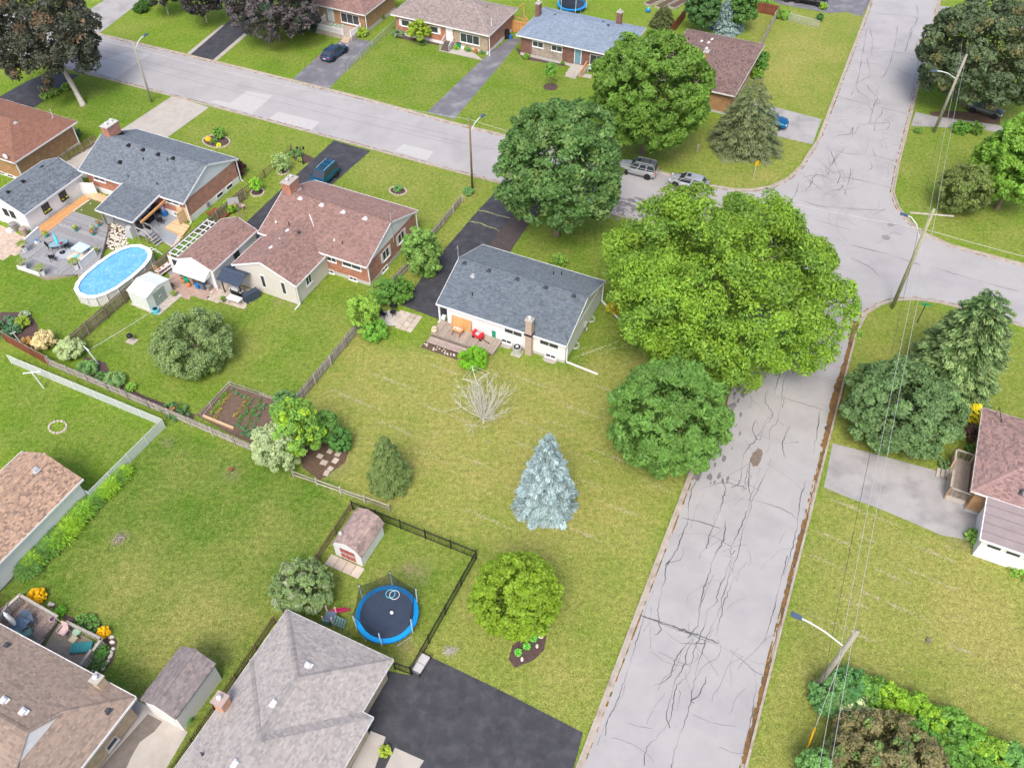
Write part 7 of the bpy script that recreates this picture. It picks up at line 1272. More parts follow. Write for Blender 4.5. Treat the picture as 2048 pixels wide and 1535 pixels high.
# ---------------------------------------------------------------- trampolines
def tramp(label, px, py, r, z, rings=16, net=True, rz=0.0, poles=6):
    T = thing('trampoline', label, 'trampoline', G(px, py, z), rz); n = 48; pts = lambda rr, zz: [(rr*math.cos(2*math.pi*i/n), rr*math.sin(2*math.pi*i/n), zz) for i in range(n)]
    mb = MB(); a, b, c, d = pts(r, z), pts(r-.34, z+.01), pts(r+.03, z-.12), pts(r-.34, z-.06)
    for i in range(n): j = (i+1) % n; mb.add([a[i], a[j], b[j], b[i]], [(0, 1, 2, 3)])
    part('safety_pad', mb, M['bluetramp'], T); mb = MB(); [mb.add([c[i], c[(i+1) % n], a[(i+1) % n], a[i]], [(0, 1, 2, 3)]) for i in range(n)]; part('pad_skirt', mb, M['bluetramp2'], T)
    mb = MB(); mb.cyl(0, 0, z-.05, z-.035, r-.3, n); part('jumping_mat', mb, M['mattramp'], T); mb = MB(); mb.tube(pts(r-.05, z-.14), .03, 6, close=True); part('frame_ring', mb, M['metal'], T)
    for k in range(4): 
        a0 = k*math.pi/2+.5; P = [(rr*math.cos(t), rr*math.sin(t)) for rr, t in ((r-.05, a0-.28), (r-.05, a0+.28))]; mb = MB(); mb.tube([(*P[0], z-.14), (P[0][0]*1.02, P[0][1]*1.02, .04), (P[1][0]*1.02, P[1][1]*1.02, .04), (*P[1], z-.14)], .028, 6); part('leg_frame', mb, M['metal'], T)
    if net:
        top = []
        for k in range(poles):
            t = k*2*math.pi/poles+R(18); p = ((r+.04)*math.cos(t), (r+.04)*math.sin(t)); q = ((r+.1)*math.cos(t), (r+.1)*math.sin(t)); mb = MB(); mb.tube([(*p, z-.35), (*q, z+1.75)], .05, 8); pn = part('net_pole', mb, mat('foam_sleeve', (.5, .62, .74), .5), T); mb = MB(); mb.ball((*q, z+1.8), .06, n=6, m=4); part('pole_cap', mb, M['black'], pn); top.append((t, q))
        for k in range(poles):
            if k == 4: continue
            t0, t1 = top[k][0], top[k][0]+2*math.pi/poles; mb = MB(); N_ = 8; g = []
            for i in range(N_+1):
                u = i/N_; t = t0+(t1-t0)*u; rb = r-.34; sag = 4*u*(1-u); A = (top[k][1][0]*.97, top[k][1][1]*.97); B = ((r+.1)*.97*math.cos(t1), (r+.1)*.97*math.sin(t1)); g.append(((rb*math.cos(t), rb*math.sin(t), z+.02), (A[0]+(B[0]-A[0])*u, A[1]+(B[1]-A[1])*u, z+1.65-.16*sag)))
            for i in range(N_): mb.add([g[i][0], g[i+1][0], g[i+1][1], g[i][1]], [(0, 1, 2, 3)])
            part('safety_net', mb, M['meshblack'], T); mb = MB(); mb.tube([x[1] for x in g], .016, 4); part('net_edge', mb, M['black'], T)
    return T
T = tramp('large round trampoline with blue pad, black mat and sagging net in the fenced yard', 774, 1226, 2.28, .85, rz=R(8)); TR = T
for (px, py, r, m, lab) in ((781, 1187, .34, 'bluetramp', 'blue'), (789, 1189, .36, 'palepink', 'white')):
    mb = MB(); x, y = G(px, py, .83); mb.tube([(r*math.cos(t*.35), r*math.sin(t*.35), 0) for t in range(18)], .025, 5, close=True); o = part('hoop', mb, M['aqua'] if lab == 'blue' else M['white']); o.location = (x, y, .85); o['label'] = lab+' plastic hoop lying on the large black trampoline mat'; o['category'] = 'hoop'
mb = MB(); mb.ball((0, 0, 0), .14, n=14, m=9); o = part('ball', mb, M['white'], None, True); o.location = (*G(784, 1226, .82), .96); o['label'] = 'white ball resting on the large black trampoline mat'; o['category'] = 'ball'
T = tramp('round blue trampoline with net poles behind the blue roofed house', 1144, 8, 2.2, .85, rz=.4)
# play slide set
T = thing('play_set', 'plastic climbing toy with pink slide and sage green ladder beside the grey hip roof', 'play set', G(664, 1240), R(-10))
mb = MB(); mb.box(-.45, -.4, .55, .3, .4, .62); part('platform', mb, M['blueslate'], T)
for s in (-.42, .27): mb = MB(); mb.box(s-.05, -.45, 0, s+.05, -.38, 1.3); mb.box(s-.05, .38, 0, s+.05, .45, 1.3); part('side_panel', mb, M['palepink'], T)
mb = MB(); mb.add([(-.1, .4, .66), (.4, .4, .66), (1.1, .95, .15), (.6, .95+.1, .15), (-.1, .4, .56), (.4, .4, .56), (1.1, .95, .05), (.6, 1.05, .05)], [(0, 1, 2, 3), (4, 7, 6, 5), (0, 3, 7, 4), (1, 5, 6, 2), (2, 6, 7, 3), (0, 4, 5, 1)]); [mb.beam((-.1+.5*s, .4, .72), (.6+.5*s, 1.0, .22), .06, .16) for s in (0, 1)]; part('slide', mb, mat('raspberry_plastic', (.6, .04, .16), .4), T)
for k in range(5): mb = MB(); mb.beam((.35+.17*k, -.55, .62-.11*k), (.35+.17*k, .1, .62-.11*k), .12, .05); part('climbing_rung', mb, M['sage'], T)
mb = MB(); [mb.beam((.3, y, .68), (1.15, y, .1), .05, .1) for y in (-.55, .1)]; part('ladder_rail', mb, M['sage'], T); mb = MB(); mb.box(-.5, -.5, 0, .0, -.43, .8); part('play_panel', mb, M['sage'], T)
T = thing('toy_tent', 'white inflatable toy with red bands on the grass behind the small grey green tree', 'inflatable toy', G(651, 1160), R(-50)); mb = MB(); mb.ball((0, 0, .35), .42, .35, .35, 12, 8); part('body', mb, M['white'], T); mb = MB(); [mb.tube([(.43*math.cos(t*.5), s+.02, .35+.36*math.sin(t*.5)) for t in range(7)], .05, 5) for s in (-.12, .12)]; part('band', mb, M['red'], T)
# ---------------------------------------------------------------- parked vehicles
def car(label, px, py, hd, paint, L_=4.6, w=.9, h=1.45, kind='sedan', front_dark=False, name='parked_car', cat='car', roofpaint=None):
    T = thing(name, label, cat, G(px, py), hd, group='vehicles parked on the street and drives'); pm = paint; suv = kind == 'suv'
    zb = .98 if suv else .86; hood = .98 if suv else .80; h = 1.75 if suv else h; S_ = L_/4.6
    st = [(-2.3, .45, .72 if not suv else .95, .74), (-2.24, .3, (.92 if not suv else 1.02), .84), (-1.9, .24, zb+.06, .89), (-1.2, .22, zb+.02, .9), (0, .2, zb-.02, .9), (.95, .22, zb-.03, .9), (1.5, .24, hood+.02, .88), (2.0, .28, hood-.06, .84), (2.22, .34, hood-.16, .76), (2.3, .42, .6, .66)]
    mb = MB(); secs = []
    for x, zl, zt, hw in st:
        hw = hw*w/.9; zm = (zl+zt)/2; half = [(hw*.8, zl), (hw, zl+.1), (hw*1.01, zm), (hw*.96, zt-.06), (hw*.86, zt), (hw*.4, zt+.035)]
        secs.append([(x*S_, y, z) for y, z in half]+[(x*S_, -y, z) for y, z in half[::-1]])
    n = 12; v = [p for s in secs for p in s]; f = [(i*n+j, i*n+(j+1) % n, (i+1)*n+(j+1) % n, (i+1)*n+j) for i in range(len(secs)-1) for j in range(n)]+[tuple(range(n))[::-1], tuple((len(secs)-1)*n+j for j in range(n))]
    mb.add(v, f); body = part('body', mb, pm, T, True)
    bx = (-1.95, -1.5, .45, 1.25) if not suv else (-2.22, -2.0, .35, 1.05); b0, r0, r1, b1 = [q*S_ for q in bx]; yb, yt = w*.93, w*.72; zt = h
    c = lambda x, y, z: (x, y, z); g = lambda name, q, m=M['skyglass']: part(name, MB().poly(q), m, T)
    zB = zb+.0
    part('cabin', MB().add([c(b0, yb, zB-.05), c(b1, yb, zB-.05), c(b1, -yb, zB-.05), c(b0, -yb, zB-.05), c(r0, yt, zt-.03), c(r1, yt, zt-.03), c(r1, -yt, zt-.03), c(r0, -yt, zt-.03)], [(0, 1, 5, 4), (1, 2, 6, 5), (2, 3, 7, 6), (3, 0, 4, 7), (4, 5, 6, 7)]), pm, T)
    def inset(q, k, off):
        Q = [Vector(p) for p in q]; ce = sum(Q, Vector())/4; n_ = (Q[1]-Q[0]).cross(Q[3]-Q[0]).normalized(); n_ = n_ if n_.dot(ce-Vector((0, 0, .9))) > 0 else -n_; return [tuple(ce+(p-ce)*k+n_*off) for p in Q]
    g('windscreen', inset([c(b1, yb, zB), c(b1, -yb, zB), c(r1, -yt, zt-.04), c(r1, yt, zt-.04)], .9, .012)); g('rear_window', inset([c(b0, yb, zB), c(b0, -yb, zB), c(r0, -yt, zt-.04), c(r0, yt, zt-.04)], .86, .012))
    for s in (1, -1):
        ed = [0, .36, .7, 1.0] if suv else [0, .5, 1.0]
        for a, b in zip(ed, ed[1:]):
            L2 = lambda u, v: (b0+(b1-b0)*u)*(1-v)+(r0+(r1-r0)*u)*v; q = [c(L2(a, 0), s*yb, zB), c(L2(b, 0), s*yb, zB), c(L2(b, 1), s*yt, zt-.04), c(L2(a, 1), s*yt, zt-.04)]; g('side_window', inset(q, .86, .012))
    mb = MB(); mb.add([c(r0-.05, yt*.98, zt-.03), c(r1+.05, yt*.98, zt-.03), c(r1+.05, -yt*.98, zt-.03), c(r0-.05, -yt*.98, zt-.03), c(r0+.05, yt*.8, zt+.03), c(r1-.05, yt*.8, zt+.03), c(r1-.05, -yt*.8, zt+.03), c(r0+.05, -yt*.8, zt+.03)], [(0, 1, 5, 4), (1, 2, 6, 5), (2, 3, 7, 6), (3, 0, 4, 7), (4, 5, 6, 7)]); part('roof_panel', mb, roofpaint or pm, T, True)
    mb = MB(); mb.box((r1-.55), -.32, zt+.03, r1-.1, .32, zt+.037); part('sunroof', mb, M['skyglass'], T)
    if suv:
        for s in (1, -1): mb = MB(); mb.tube([(r0+.1, s*yt*.85, zt+.02), (r0+.2, s*yt*.85, zt+.09), (r1-.2, s*yt*.85, zt+.09), (r1-.05, s*yt*.85, zt+.02)], .022, 5); part('roof_rail', mb, M['alu'], T)
        mb = MB(); [mb.box(x-.03, -yt*.85, zt+.07, x+.03, yt*.85, zt+.1) for x in (r0+.7, r0+1.5)]; part('roof_bar', mb, M['black'], T, kind='stuff')
    tyre = pb(('tyre',), lambda mb: mb.cyl(0, 0, -.11, .11, .34, 18), M['rubber']); rim = pb(('rim',), lambda mb: (mb.cyl(0, 0, -.125, .125, .2, 12), mb.cyl(0, 0, .12, .13, .08, 8)), M['metal'])
    for x in (-1.38*S_, 1.4*S_):
        for s in (1, -1): q = MB(); q.cyl(0, 0, -.12, .04, .4, 18); o = put('tyre', tyre, T, (x, s*(w-.08), .34)); o.rotation_euler = (math.pi/2, 0, 0); put('rim', rim, o); a = part('wheel_arch', q, M['black'], T, loc=(x, s*(w-.04), .36)); a.rotation_euler = (math.pi/2*s, 0, 0)
    for s in (1, -1):
        mb = MB(); mb.cbox(2.2*S_, s*.62*w/.9, .6 if not suv else .72, .16, .3, .12); part('headlight', mb, M['alu'], T); mb = MB(); mb.cbox(-2.25*S_, s*.68*w/.9, .72, .12, .26, .16 if not suv else .3); part('taillight', mb, M['red'], T); mb = MB(); mb.cbox(b1-.25, s*(w+.08), zb+.02, .2, .16, .12); part('wing_mirror', mb, pm, T)
    mb = MB(); mb.cbox(-2.3*S_, 0, .55, .03, .5, .12); part('number_plate', mb, M['white'], T); mb = MB(); mb.cbox(2.28*S_, 0, .42, .08, .9, .16); part('grille', mb, M['black'], T); return T
P_ = lambda n, c, mt=.5: mat(n, c, .28, .03, metal=mt, spec=.6)
car('silver suv with dark roof and sunroof parked along the far curb', 1276, 346, ANG+math.pi+R(2), P_('silver_paint', (.45, .47, .49)), 4.5, .9, kind='suv', roofpaint=P_('suv_roof', (.17, .19, .22)))
car('silver sedan parked behind the silver suv, half hidden by leaves', 1377, 372, ANG+math.pi, P_('pale_silver_paint', (.52, .54, .57)), 4.5, .88)
car('dark slate blue sedan parked tail to street in front of the porch house', 670, 112, R(62), P_('slate_paint', (.05, .09, .16)), 4.7, .88)
car('dark teal suv parked on the asphalt drive behind the brick chimney', 648, 362, R(64)+math.pi, P_('teal_paint', (.012, .13, .24), .5), 4.5, .9, kind='suv')
car('blue pickup nose poking out behind the brownish spruce', 1533, 248, ANG, P_('blue_paint', (.01, .15, .33)), 5.2, .95, kind='suv', name='pickup_truck', cat='pickup truck')
car('white car half hidden under the dark maple at the upper right', 1976, 52, ANG+math.pi, P_('white_paint2', (.7, .72, .75), 0), 4.6, .9)
car('black suv parked on the asphalt lot at the very top edge, the right one', 1617, 6, ANG, P_('black_paint', (.02, .02, .025)), 5.4, .98, kind='suv'); car('black car at the top edge, just left of the black suv', 1557, -3, ANG, P_('black_paint', (.02, .02, .025)), 4.6, .9)
x, y = G(1976, 222); T = car('dark green vehicle with beige bonnet trim under the maple by the grey path', 1968, 226, R(-35), P_('olive_paint', (.06, .075, .06), 0), 4.4, .88)
# ---------------------------------------------------------------- pool and pool deck
xy = G(228, 541, 1.2); rz = R(62.5); T = thing('swimming_pool', 'oval above ground pool with white rim and blue bubble cover on the left', 'swimming pool', xy, rz)
def oval(a, b, n=18): return [(a*math.copysign(abs(math.cos(t))**.8, math.cos(t)), b*math.copysign(abs(math.sin(t))**.8, math.sin(t))) for t in [2*math.pi*(i+.5)/n for i in range(n)]]
A, B = 4.35, 2.4; O = oval(A, B); I = oval(A-.3, B-.3); n = len(O); mb = MB()
for i in range(n):
    j = (i+1) % n; q = MB(); q.add([(*O[i], 0), (*O[j], 0), (*O[j], 1.22), (*O[i], 1.22)], [(0, 1, 2, 3)]); part('wall_panel', q, M['poolwall'], T)
    q = MB(); q.beam((O[i][0]*1.008, O[i][1]*1.008, 0), (O[i][0]*1.008, O[i][1]*1.008, 1.22), .13, .07); part('upright', q, M['alu'], T)
    q = MB(); o2, o1 = [(p[0]*1.03, p[1]*1.04) for p in (O[i], O[j])]; q.add([(*o2, 1.25), (*o1, 1.25), (*I[j], 1.25), (*I[i], 1.25), (*o2, 1.2), (*o1, 1.2), (*I[j], 1.2), (*I[i], 1.2)], [(0, 1, 2, 3), (0, 4, 5, 1), (3, 2, 6, 7)]); part('top_rail', q, M['trim'], T)
    q = MB(); q.add([(*I[i], 1.0), (*I[j], 1.0), (*I[j], 1.2), (*I[i], 1.2)], [(0, 1, 2, 3)]); part('liner', q, mat('liner_teal', (.02, .25, .4), .5), T)
mb.prism([(p[0]*1.0, p[1]) for p in I], 1.12, 1.12); part('pool_cover', mb, M['cover'], T)
for s in (-.25, .25): mb = MB(); mb.tube([(A-.9, -1.5+s, 1.1), (A-.9, -1.5+s, 1.9), (A-.4, -1.9+s, 2.0), (A-.1, -2.3+s, 1.2)], .035, 6); part('ladder_rail', mb, M['trim'], T)
FB = Fr(G(100, 540, .4)); dzp = .4
def wpoly(ps, z): return [FB.loc(x, y, z) for x, y in ps]
T = thing('pool_deck', 'large grey chevron plank deck beside the oval pool', 'deck', FB.o, ANG)
mb = MB(); mb.prism(wpoly([(42, 502), (57, 470), (98, 430), (130, 405), (205, 436), (217, 452), (205, 500), (196, 530), (172, 548), (157, 560), (155, 544), (92, 555), (40, 535)], dzp), 0, dzp-.04); part('deck_base', mb, M['wood'], T)
PD = wpoly([(40, 503), (55, 472), (100, 440), (128, 412), (205, 440), (216, 456), (207, 495), (196, 528), (172, 546), (159, 548), (90, 552), (40, 538)], dzp)
def plankfill(T, poly, ang, w, z, m, name='plank', gap=.012, th=.03, mx=300):
    ca, sa = math.cos(ang), math.sin(ang); q = [(x*ca+y*sa, -x*sa+y*ca) for x, y in poly]; v0, v1 = min(p[1] for p in q), max(p[1] for p in q); v = v0; k = 0
    while v < v1-w and k < mx:
        xs = []
        for i in range(len(q)):
            (x1, y1), (x2, y2) = q[i], q[(i+1) % len(q)]; ym = v+w/2
            if (y1 > ym) != (y2 > ym): xs.append(x1+(x2-x1)*(ym-y1)/(y2-y1))
        xs.sort()
        for a, b in zip(xs[::2], xs[1::2]):
            if b-a > .1: mb = MB(); mb.box(a, v, -th, b, v+w, 0); part(name, mb, M[m], T, loc=(0, 0, z+random.gauss(0, .002)), rz=ang); k += 1
        v += w+gap
mid = FB.loc(115, 505, dzp); cut = lambda s: [p for p in PD]
def halfclip(poly, nx, ny, c):
    o = []
    for i in range(len(poly)):
        p, q = poly[i], poly[(i+1) % len(poly)]; dp = p[0]*nx+p[1]*ny-c; dq = q[0]*nx+q[1]*ny-c
        if dp <= 0: o.append(p)
        if (dp < 0) != (dq < 0): t = dp/(dp-dq); o.append((p[0]+(q[0]-p[0])*t, p[1]+(q[1]-p[1])*t))
    return o
c1 = math.cos(R(45)); s1 = math.sin(R(45)); k1 = mid[0]*c1+mid[1]*s1; k2 = mid[0]*c1-mid[1]*s1
Q1 = halfclip(halfclip(PD, c1, s1, k1), c1, -s1, k2); Q2 = halfclip(halfclip(PD, c1, s1, k1), -c1, s1, -k2); Q3 = halfclip(halfclip(PD, -c1, -s1, -k1), c1, -s1, k2); Q4 = halfclip(halfclip(PD, -c1, -s1, -k1), -c1, s1, -k2)
for Q, a in ((Q1, R(90)), (Q2, 0), (Q3, 0), (Q4, R(90))):
    if len(Q) > 2: plankfill(T, Q, a, .13, dzp, 'deckgrey')
T = thing('deck_step', 'cedar boardwalk strip between the white garage and grey pool deck', 'boardwalk', FB.o, ANG); plankfill(T, wpoly([(66, 462), (166, 392), (180, 398), (98, 462), (88, 468)], .35), R(90), .14, .42, 'cedar'); mb = MB(); mb.prism(wpoly([(66, 462), (166, 392), (180, 398), (88, 468)], .35), 0, .3); part('boardwalk_base', mb, M['cedar'], T)
T = thing('deck_step', 'cedar boardwalk corner in front of the red brick wall and white gate', 'boardwalk', FB.o, ANG); plankfill(T, wpoly([(166, 392), (192, 384), (217, 394), (208, 406), (180, 398)], .35), R(-20), .14, .42, 'newwood'); mb = MB(); mb.prism(wpoly([(166, 392), (192, 384), (217, 394), (208, 406), (180, 398)], .35), 0, .3); part('boardwalk_base', mb, M['cedar'], T)
sheet('putting_green', [G(x, y, .4) for x, y in ((147, 422), (180, 398), (204, 406), (236, 420), (208, 443))], .42, M['turf'], h=.4)
mb = MB(); a = G(147, 422, .45); b = G(180, 399, .45); mb.beam((*a, .45), (*b, .45), .08); o = part('turf_edging', mb, M['white']); o['label'] = 'white edging strip along the small putting green'; o['category'] = 'edging'
for i, (px, py) in enumerate(((181, 407), (163, 420))): mb = MB(); mb.cyl(0, 0, 0, .02, .07, 8); o = part('putting_cup', mb, M['white'], loc=(*G(px, py, .43), .43)); o['label'] = 'small white cup in the putting green, %s one' % ('farther', 'nearer')[i]; o['category'] = 'golf cup'
sheet('patio_floor', [G(x, y, .05) for x, y in ((250, 400), (320, 400), (372, 440), (345, 490), (305, 475), (270, 460), (235, 452), (215, 430))], .06, mat('blue_grey_patio', (.3, .33, .36), .8, .1), h=.05)
T = thing('wooden_platform', 'low new cedar platform under the brick wall beside the porch', 'platform', FB.o, ANG); plankfill(T, wpoly([(330, 455), (352, 438), (380, 452), (365, 472)], .2), R(0), .14, .25, 'newwood'); mb = MB(); mb.prism(wpoly([(330, 455), (352, 438), (380, 452), (365, 472)], .2), 0, .2); part('platform_base', mb, M['cedar'], T)
sheet('patio_floor', [G(x, y) for x, y in ((316, 477), (330, 456), (364, 472), (350, 500), (338, 491))], .03, M['paver'])
T = thing('lattice_screen', 'slatted wooden privacy screen at the end of the brick wall by the platform', 'screen', G(373, 445), R(65))
for k in range(9): mb = MB(); mb.box(-.9, -.03, .2+.18*k, .9, 0, .33+.18*k); part('slat', mb, M['newwood'], T)
for s in (-.9, 0, .9): mb = MB(); mb.cbox(s, .04, 0, .09, .09, 1.9); part('post', mb, M['newwood'], T)
T = thing('timber_screen', 'solid cedar panel wall leaning at the corner of the red brick wall', 'wall panel', H3[1].l2w(13.9, .3), ANG+R(10))
for k in range(8): mb = MB(); mb.box(-.6+.17*k, 0, .1, -.45+.17*k, .04, 1.8); part('board', mb, M['newwood'], T)
# pale stepping rocks bed
mb = MB(); sheet('garden_bed', gp((222, 448), (250, 447), (258, 470), (238, 490), (210, 500), (205, 480)), .01, M['soil'])
rr = []
for _ in range(600):
    px, py = random.uniform(203, 256), random.uniform(447, 500)
    if abs((px-204)/52+(500-py)/56-1) < .62 and all((px-a)**2+(py-b)**2 > 14 for a, b in rr): rr.append((px, py))
for (px, py) in rr[:95]: put('rock', _RK, None, (*G(px, py), 0), random.random()*3, 'pale flat rock in the rock bed between pool deck and porch', 'rock', 'pale rocks between pool deck and porch', scale=(1.1, 1.2, 1.0))
T = thing('boulder_cover', 'grey draped cover over a grill beside the porch post', 'grill cover', G(265, 470), ANG); mb = MB(); mb.frus(0, 0, 0, 1.15, 1.1, .6); mb.ball((0, 0, 1.12), .36, .36, .15); part('cover', mb, mat('cover_grey', (.4, .42, .43), .6), T)
T = thing('pool_steps', 'grey timber landing with rails and stairs at the end of the oval pool', 'stairs', G(300, 480), R(-30))
mb = MB(); mb.box(-.9, -.6, .9, .4, .5, .98); part('landing', mb, M['deckgrey'], T)
for k in range(4): mb = MB(); mb.box(.4+.28*k, -.5, .72-.22*k, .68+.28*k, .5, .78-.22*k); part('step', mb, M['deckgrey'], T)
for x in (-.85, .35): [part('post', MB().cbox(x, y, 0, .09, .09, 1.8), M['deckgrey'], T) for y in (-.55, .45)]
for y in (-.55, .45): mb = MB(); mb.beam((-.85, y, 1.75), (.35, y, 1.75), .08); mb.beam((.35, y, 1.75), (1.5, y, .95), .08); part('handrail', mb, M['woodgrey'], T)
# deck furniture
T = thing('patio_umbrella', 'closed aqua parasol standing in the deck table beside the pool', 'umbrella', G(125, 505, dzp), 0, dzp); mb = MB(); mb.tube([(0, 0, .05), (0, 0, 2.6)], .025, 6); part('pole', mb, M['metal'], T)
mb = MB(); mb.tube([(0, 0, 1.15), (0, 0, 1.4), (0, 0, 2.1), (0, 0, 2.65)], [.14, .2, .13, .03], 10); part('folded_canopy', mb, M['aqua'], T); mb = MB(); mb.cyl(0, 0, 0, .08, .3, 14); part('base', mb, M['black'], T)
T = thing('patio_table', 'long glass topped table under the closed aqua parasol', 'table', G(122, 497, dzp), R(28), dzp); mb = MB(); mb.prism([(1.0*math.cos(t), .5*math.sin(t)) for t in [i*math.pi/10 for i in range(20)]], .7, .74); part('tabletop', mb, mat('table_glass', (.25, .4, .44), .15, .05, spec=.6), T); [part('leg', MB().beam((x*.7, y*.3, .7), (x*.85, y*.42, 0), .04), M['black'], T) for x in (-1, 1) for y in (-1, 1)]
part('serving_bowl', MB().cyl(0, 0, 0, .06, .18, 10), M['red'], None, loc=(*G(122, 486, 1.15), 1.15), label='red dish on the glass table under the aqua parasol', cat='bowl')
chair('black mesh chair at the near side of the aqua parasol table', 107, 520, R(200), z=dzp); chair('black mesh chair at the left side of the aqua parasol table', 103, 497, R(110), z=dzp); chair('black mesh chair tucked at the right side of the aqua parasol table', 136, 497, R(-70), z=dzp)
part('outdoor_rug', MB().cyl(0, 0, 0, .012, .85, 20), mat('rug_grey', (.4, .43, .48), .9, .1), None, loc=(*G(128, 507, dzp), dzp+.005), label='round pale grey rug below the parasol base', cat='rug')
def panelbench(label, a, b, hgt, m='white', z=dzp): A_, B_ = G(*a, z), G(*b, z); an = math.atan2(B_[1]-A_[1], B_[0]-A_[0]); L_ = math.hypot(B_[0]-A_[0], B_[1]-A_[1]); T = thing('privacy_screen', label, 'screen', A_, an, z); mb = MB(); mb.box(0, -.04, 0, L_, .04, hgt); part('panel', mb, M[m], T); mb = MB(); mb.box(-.03, -.09, hgt, L_+.03, .09, hgt+.06); part('cap_rail', mb, M[m], T); [part('post', MB().cbox(x, 0, 0, .12, .12, hgt+.1), M[m], T) for x in (0, L_/2, L_)]
panelbench('white solid screen at the left edge of the grey pool deck', (57, 494), (83, 470), 1.0); panelbench('white solid screen between the daybed and oval pool', (164, 537), (193, 512), .9)
panelbench('white slanted rail at the front corner of the grey pool deck', (38, 538), (80, 552), .35)
T = thing('daybed', 'pool side double lounger with pale aqua canopy cover', 'lounger', G(160, 515, dzp), R(62), dzp)
for s in (-.4, .4): mb = MB(); mb.box(-1.0, s-.34, .25, .95, s+.34, .42); part('mattress', mb, mat('sand_cushion', (.6, .52, .42), .8), T)
mb = MB(); mb.box(-.1, -.8, .95, 1.15, .8, 1.0); part('canopy', mb, mat('pale_aqua', (.5, .72, .78), .7), T); [part('post', MB().cbox(x, y, 0, .06, .06, .95), M['alu'], T) for x in (0, 1.1) for y in (-.75, .75)]
part('towel', MB().box(-.2, -.2, 0, .25, .2, .04), M['aqua'], None, loc=(*G(152, 512, .9), .84), label='blue towel lying on the double lounger by the pool', cat='towel', rz=R(60))
def planter(label, px, py, z=dzp, m='white', s=1.0, plant='palm'):
    T = thing('planter', label, 'planter', G(px, py, z), random.random(), z); mb = MB(); mb.frus(0, 0, 0, .62*s, .3*s, .44*s); part('pot', mb, M[m], T); mb = MB(); mb.cbox(0, 0, .62*s, .36*s, .36*s, .01); part('soil', mb, M['soil'], T); n = 260
    if plant == 'palm': a = NR.uniform(0, 6.283, n); r = NR.uniform(.02, .55, n); P = np.stack([r*np.cos(a), r*np.sin(a), .7*s+.55-(r-.2)**2*2.2], 1); put('leaves', leafmesh('leaves', P, unit(n)*.4+np.array([0, 0, 1]), .14, tint(n, (.3, .38, .1), .3), leafmat('foliage', (1, 1, 1)), .2, np.stack([np.cos(a), np.sin(a), 0*a-.3], 1)), T)
    else: P = unit(n)*NR.uniform(.5, 1, n)[:, None]*.28+np.array([0, 0, .75*s]); cl = tint(n, (.25, .36, .08), .2); k = NR.random(n) < .4; cl[k] = np.array(plant); put('flowers', leafmesh('flowers', P, unit(n)+np.array([0, 0, 1]), .06, cl, leafmat('foliage', (1, 1, 1)), .8), T)
for px, py, lab in ((51, 503, 'beside the left white screen'), (51, 538, 'at the front left corner of the pool deck'), (87, 550, 'at the front middle of the pool deck'), (154, 538, 'near the rim of the oval pool')): planter('white square planter with a small palm '+lab, px, py)
planter('teal pot with yellow flowers right of the left white screen', 93, 474, m='teal', s=.7, plant=(.8, .7, .1)); planter('teal pot with pale yellow flowers at the back of the pool deck', 153, 462, m='teal', s=.7, plant=(.75, .75, .2)); planter('pot of red and white flowers at the deck corner by the rock bed', 199, 452, m='teal', s=.7, plant=(.8, .3, .35)); planter('pot of pink flowers at the deck edge above the stairs', 187, 470, m='teal', s=.7, plant=(.8, .15, .25)); planter('aqua pot with white flowers beside the pink flower pot', 188, 462, m='aqua', s=.7, plant=(.8, .8, .8)); planter('round pot behind the white screen by the pool rim', 195, 505, m='palegreen', s=.6, plant=(.7, .6, .3))
T = box_('stepstool', 'small white stool with blue item in front of the left white screen', 'stool', 75, 487, dzp, .35, .35, .3, 'white'); part('blue_item', MB().cbox(0, .1, .3, .25, .2, .12), M['blue'], T)
# garage bins and patio
T = thing('patio', 'tan paver patio at the end of the white garage, left edge', 'paving', FB.o, ANG); PV = wpoly([(-30, 440), (5, 452), (52, 476), (58, 482), (42, 506), (30, 512), (22, 509), (8, 520), (-30, 512)], 0)
def pavefill(T, poly, w, h_, m, z=.03, ang=0.0, name='paver', mx=290):
    me = pb((name, m, w, h_), lambda mb: mb.frus(w/2, h_/2, 0, .035, w-.015, w-.03, None, h_-.015, h_-.03), M[m]); xs = [p[0] for p in poly]; ys = [p[1] for p in poly]; k = 0; y = min(ys); r = 0
    while y < max(ys):
        x = min(xs)-(w/2 if r % 2 else 0)
        while x < max(xs):
            cx, cy = x+w/2, y+h_/2; ins = False
            for i in range(len(poly)):
                (x1, y1), (x2, y2) = poly[i], poly[(i+1) % len(poly)]
                if (y1 > cy) != (y2 > cy) and cx < (x2-x1)*(cy-y1)/(y2-y1)+x1: ins = not ins
            if ins and k < mx: put(name, me, T, (x, y, z+random.gauss(0, .003))); k += 1
            x += w
        y += h_; r += 1
pavefill(T, PV, .42, .28, 'tanpaver', .0); sheet('paver_bed', [FB.l2w(*p) for p in PV], .014, M['tanpaver'])
for px, py, m, lab in ((31, 461, 'grey', 'grey round wheeled bin at the white garage wall, left of the taupe one'), (52, 470, 'taupe', 'taupe round bin at the corner of the white garage')): T = thing('trash_bin', lab, 'bin', G(px, py)); part('bin', MB().cyl(0, 0, 0, .95, .32, 14, .38), M[m], T); part('lid', MB().cyl(0, 0, .95, 1.05, .41, 14, .2), M[m], T)
box_('storage_box', 'white lidded box beside the grey round bin', 'box', 22, 464, 0, .8, .5, .35, 'white'); 
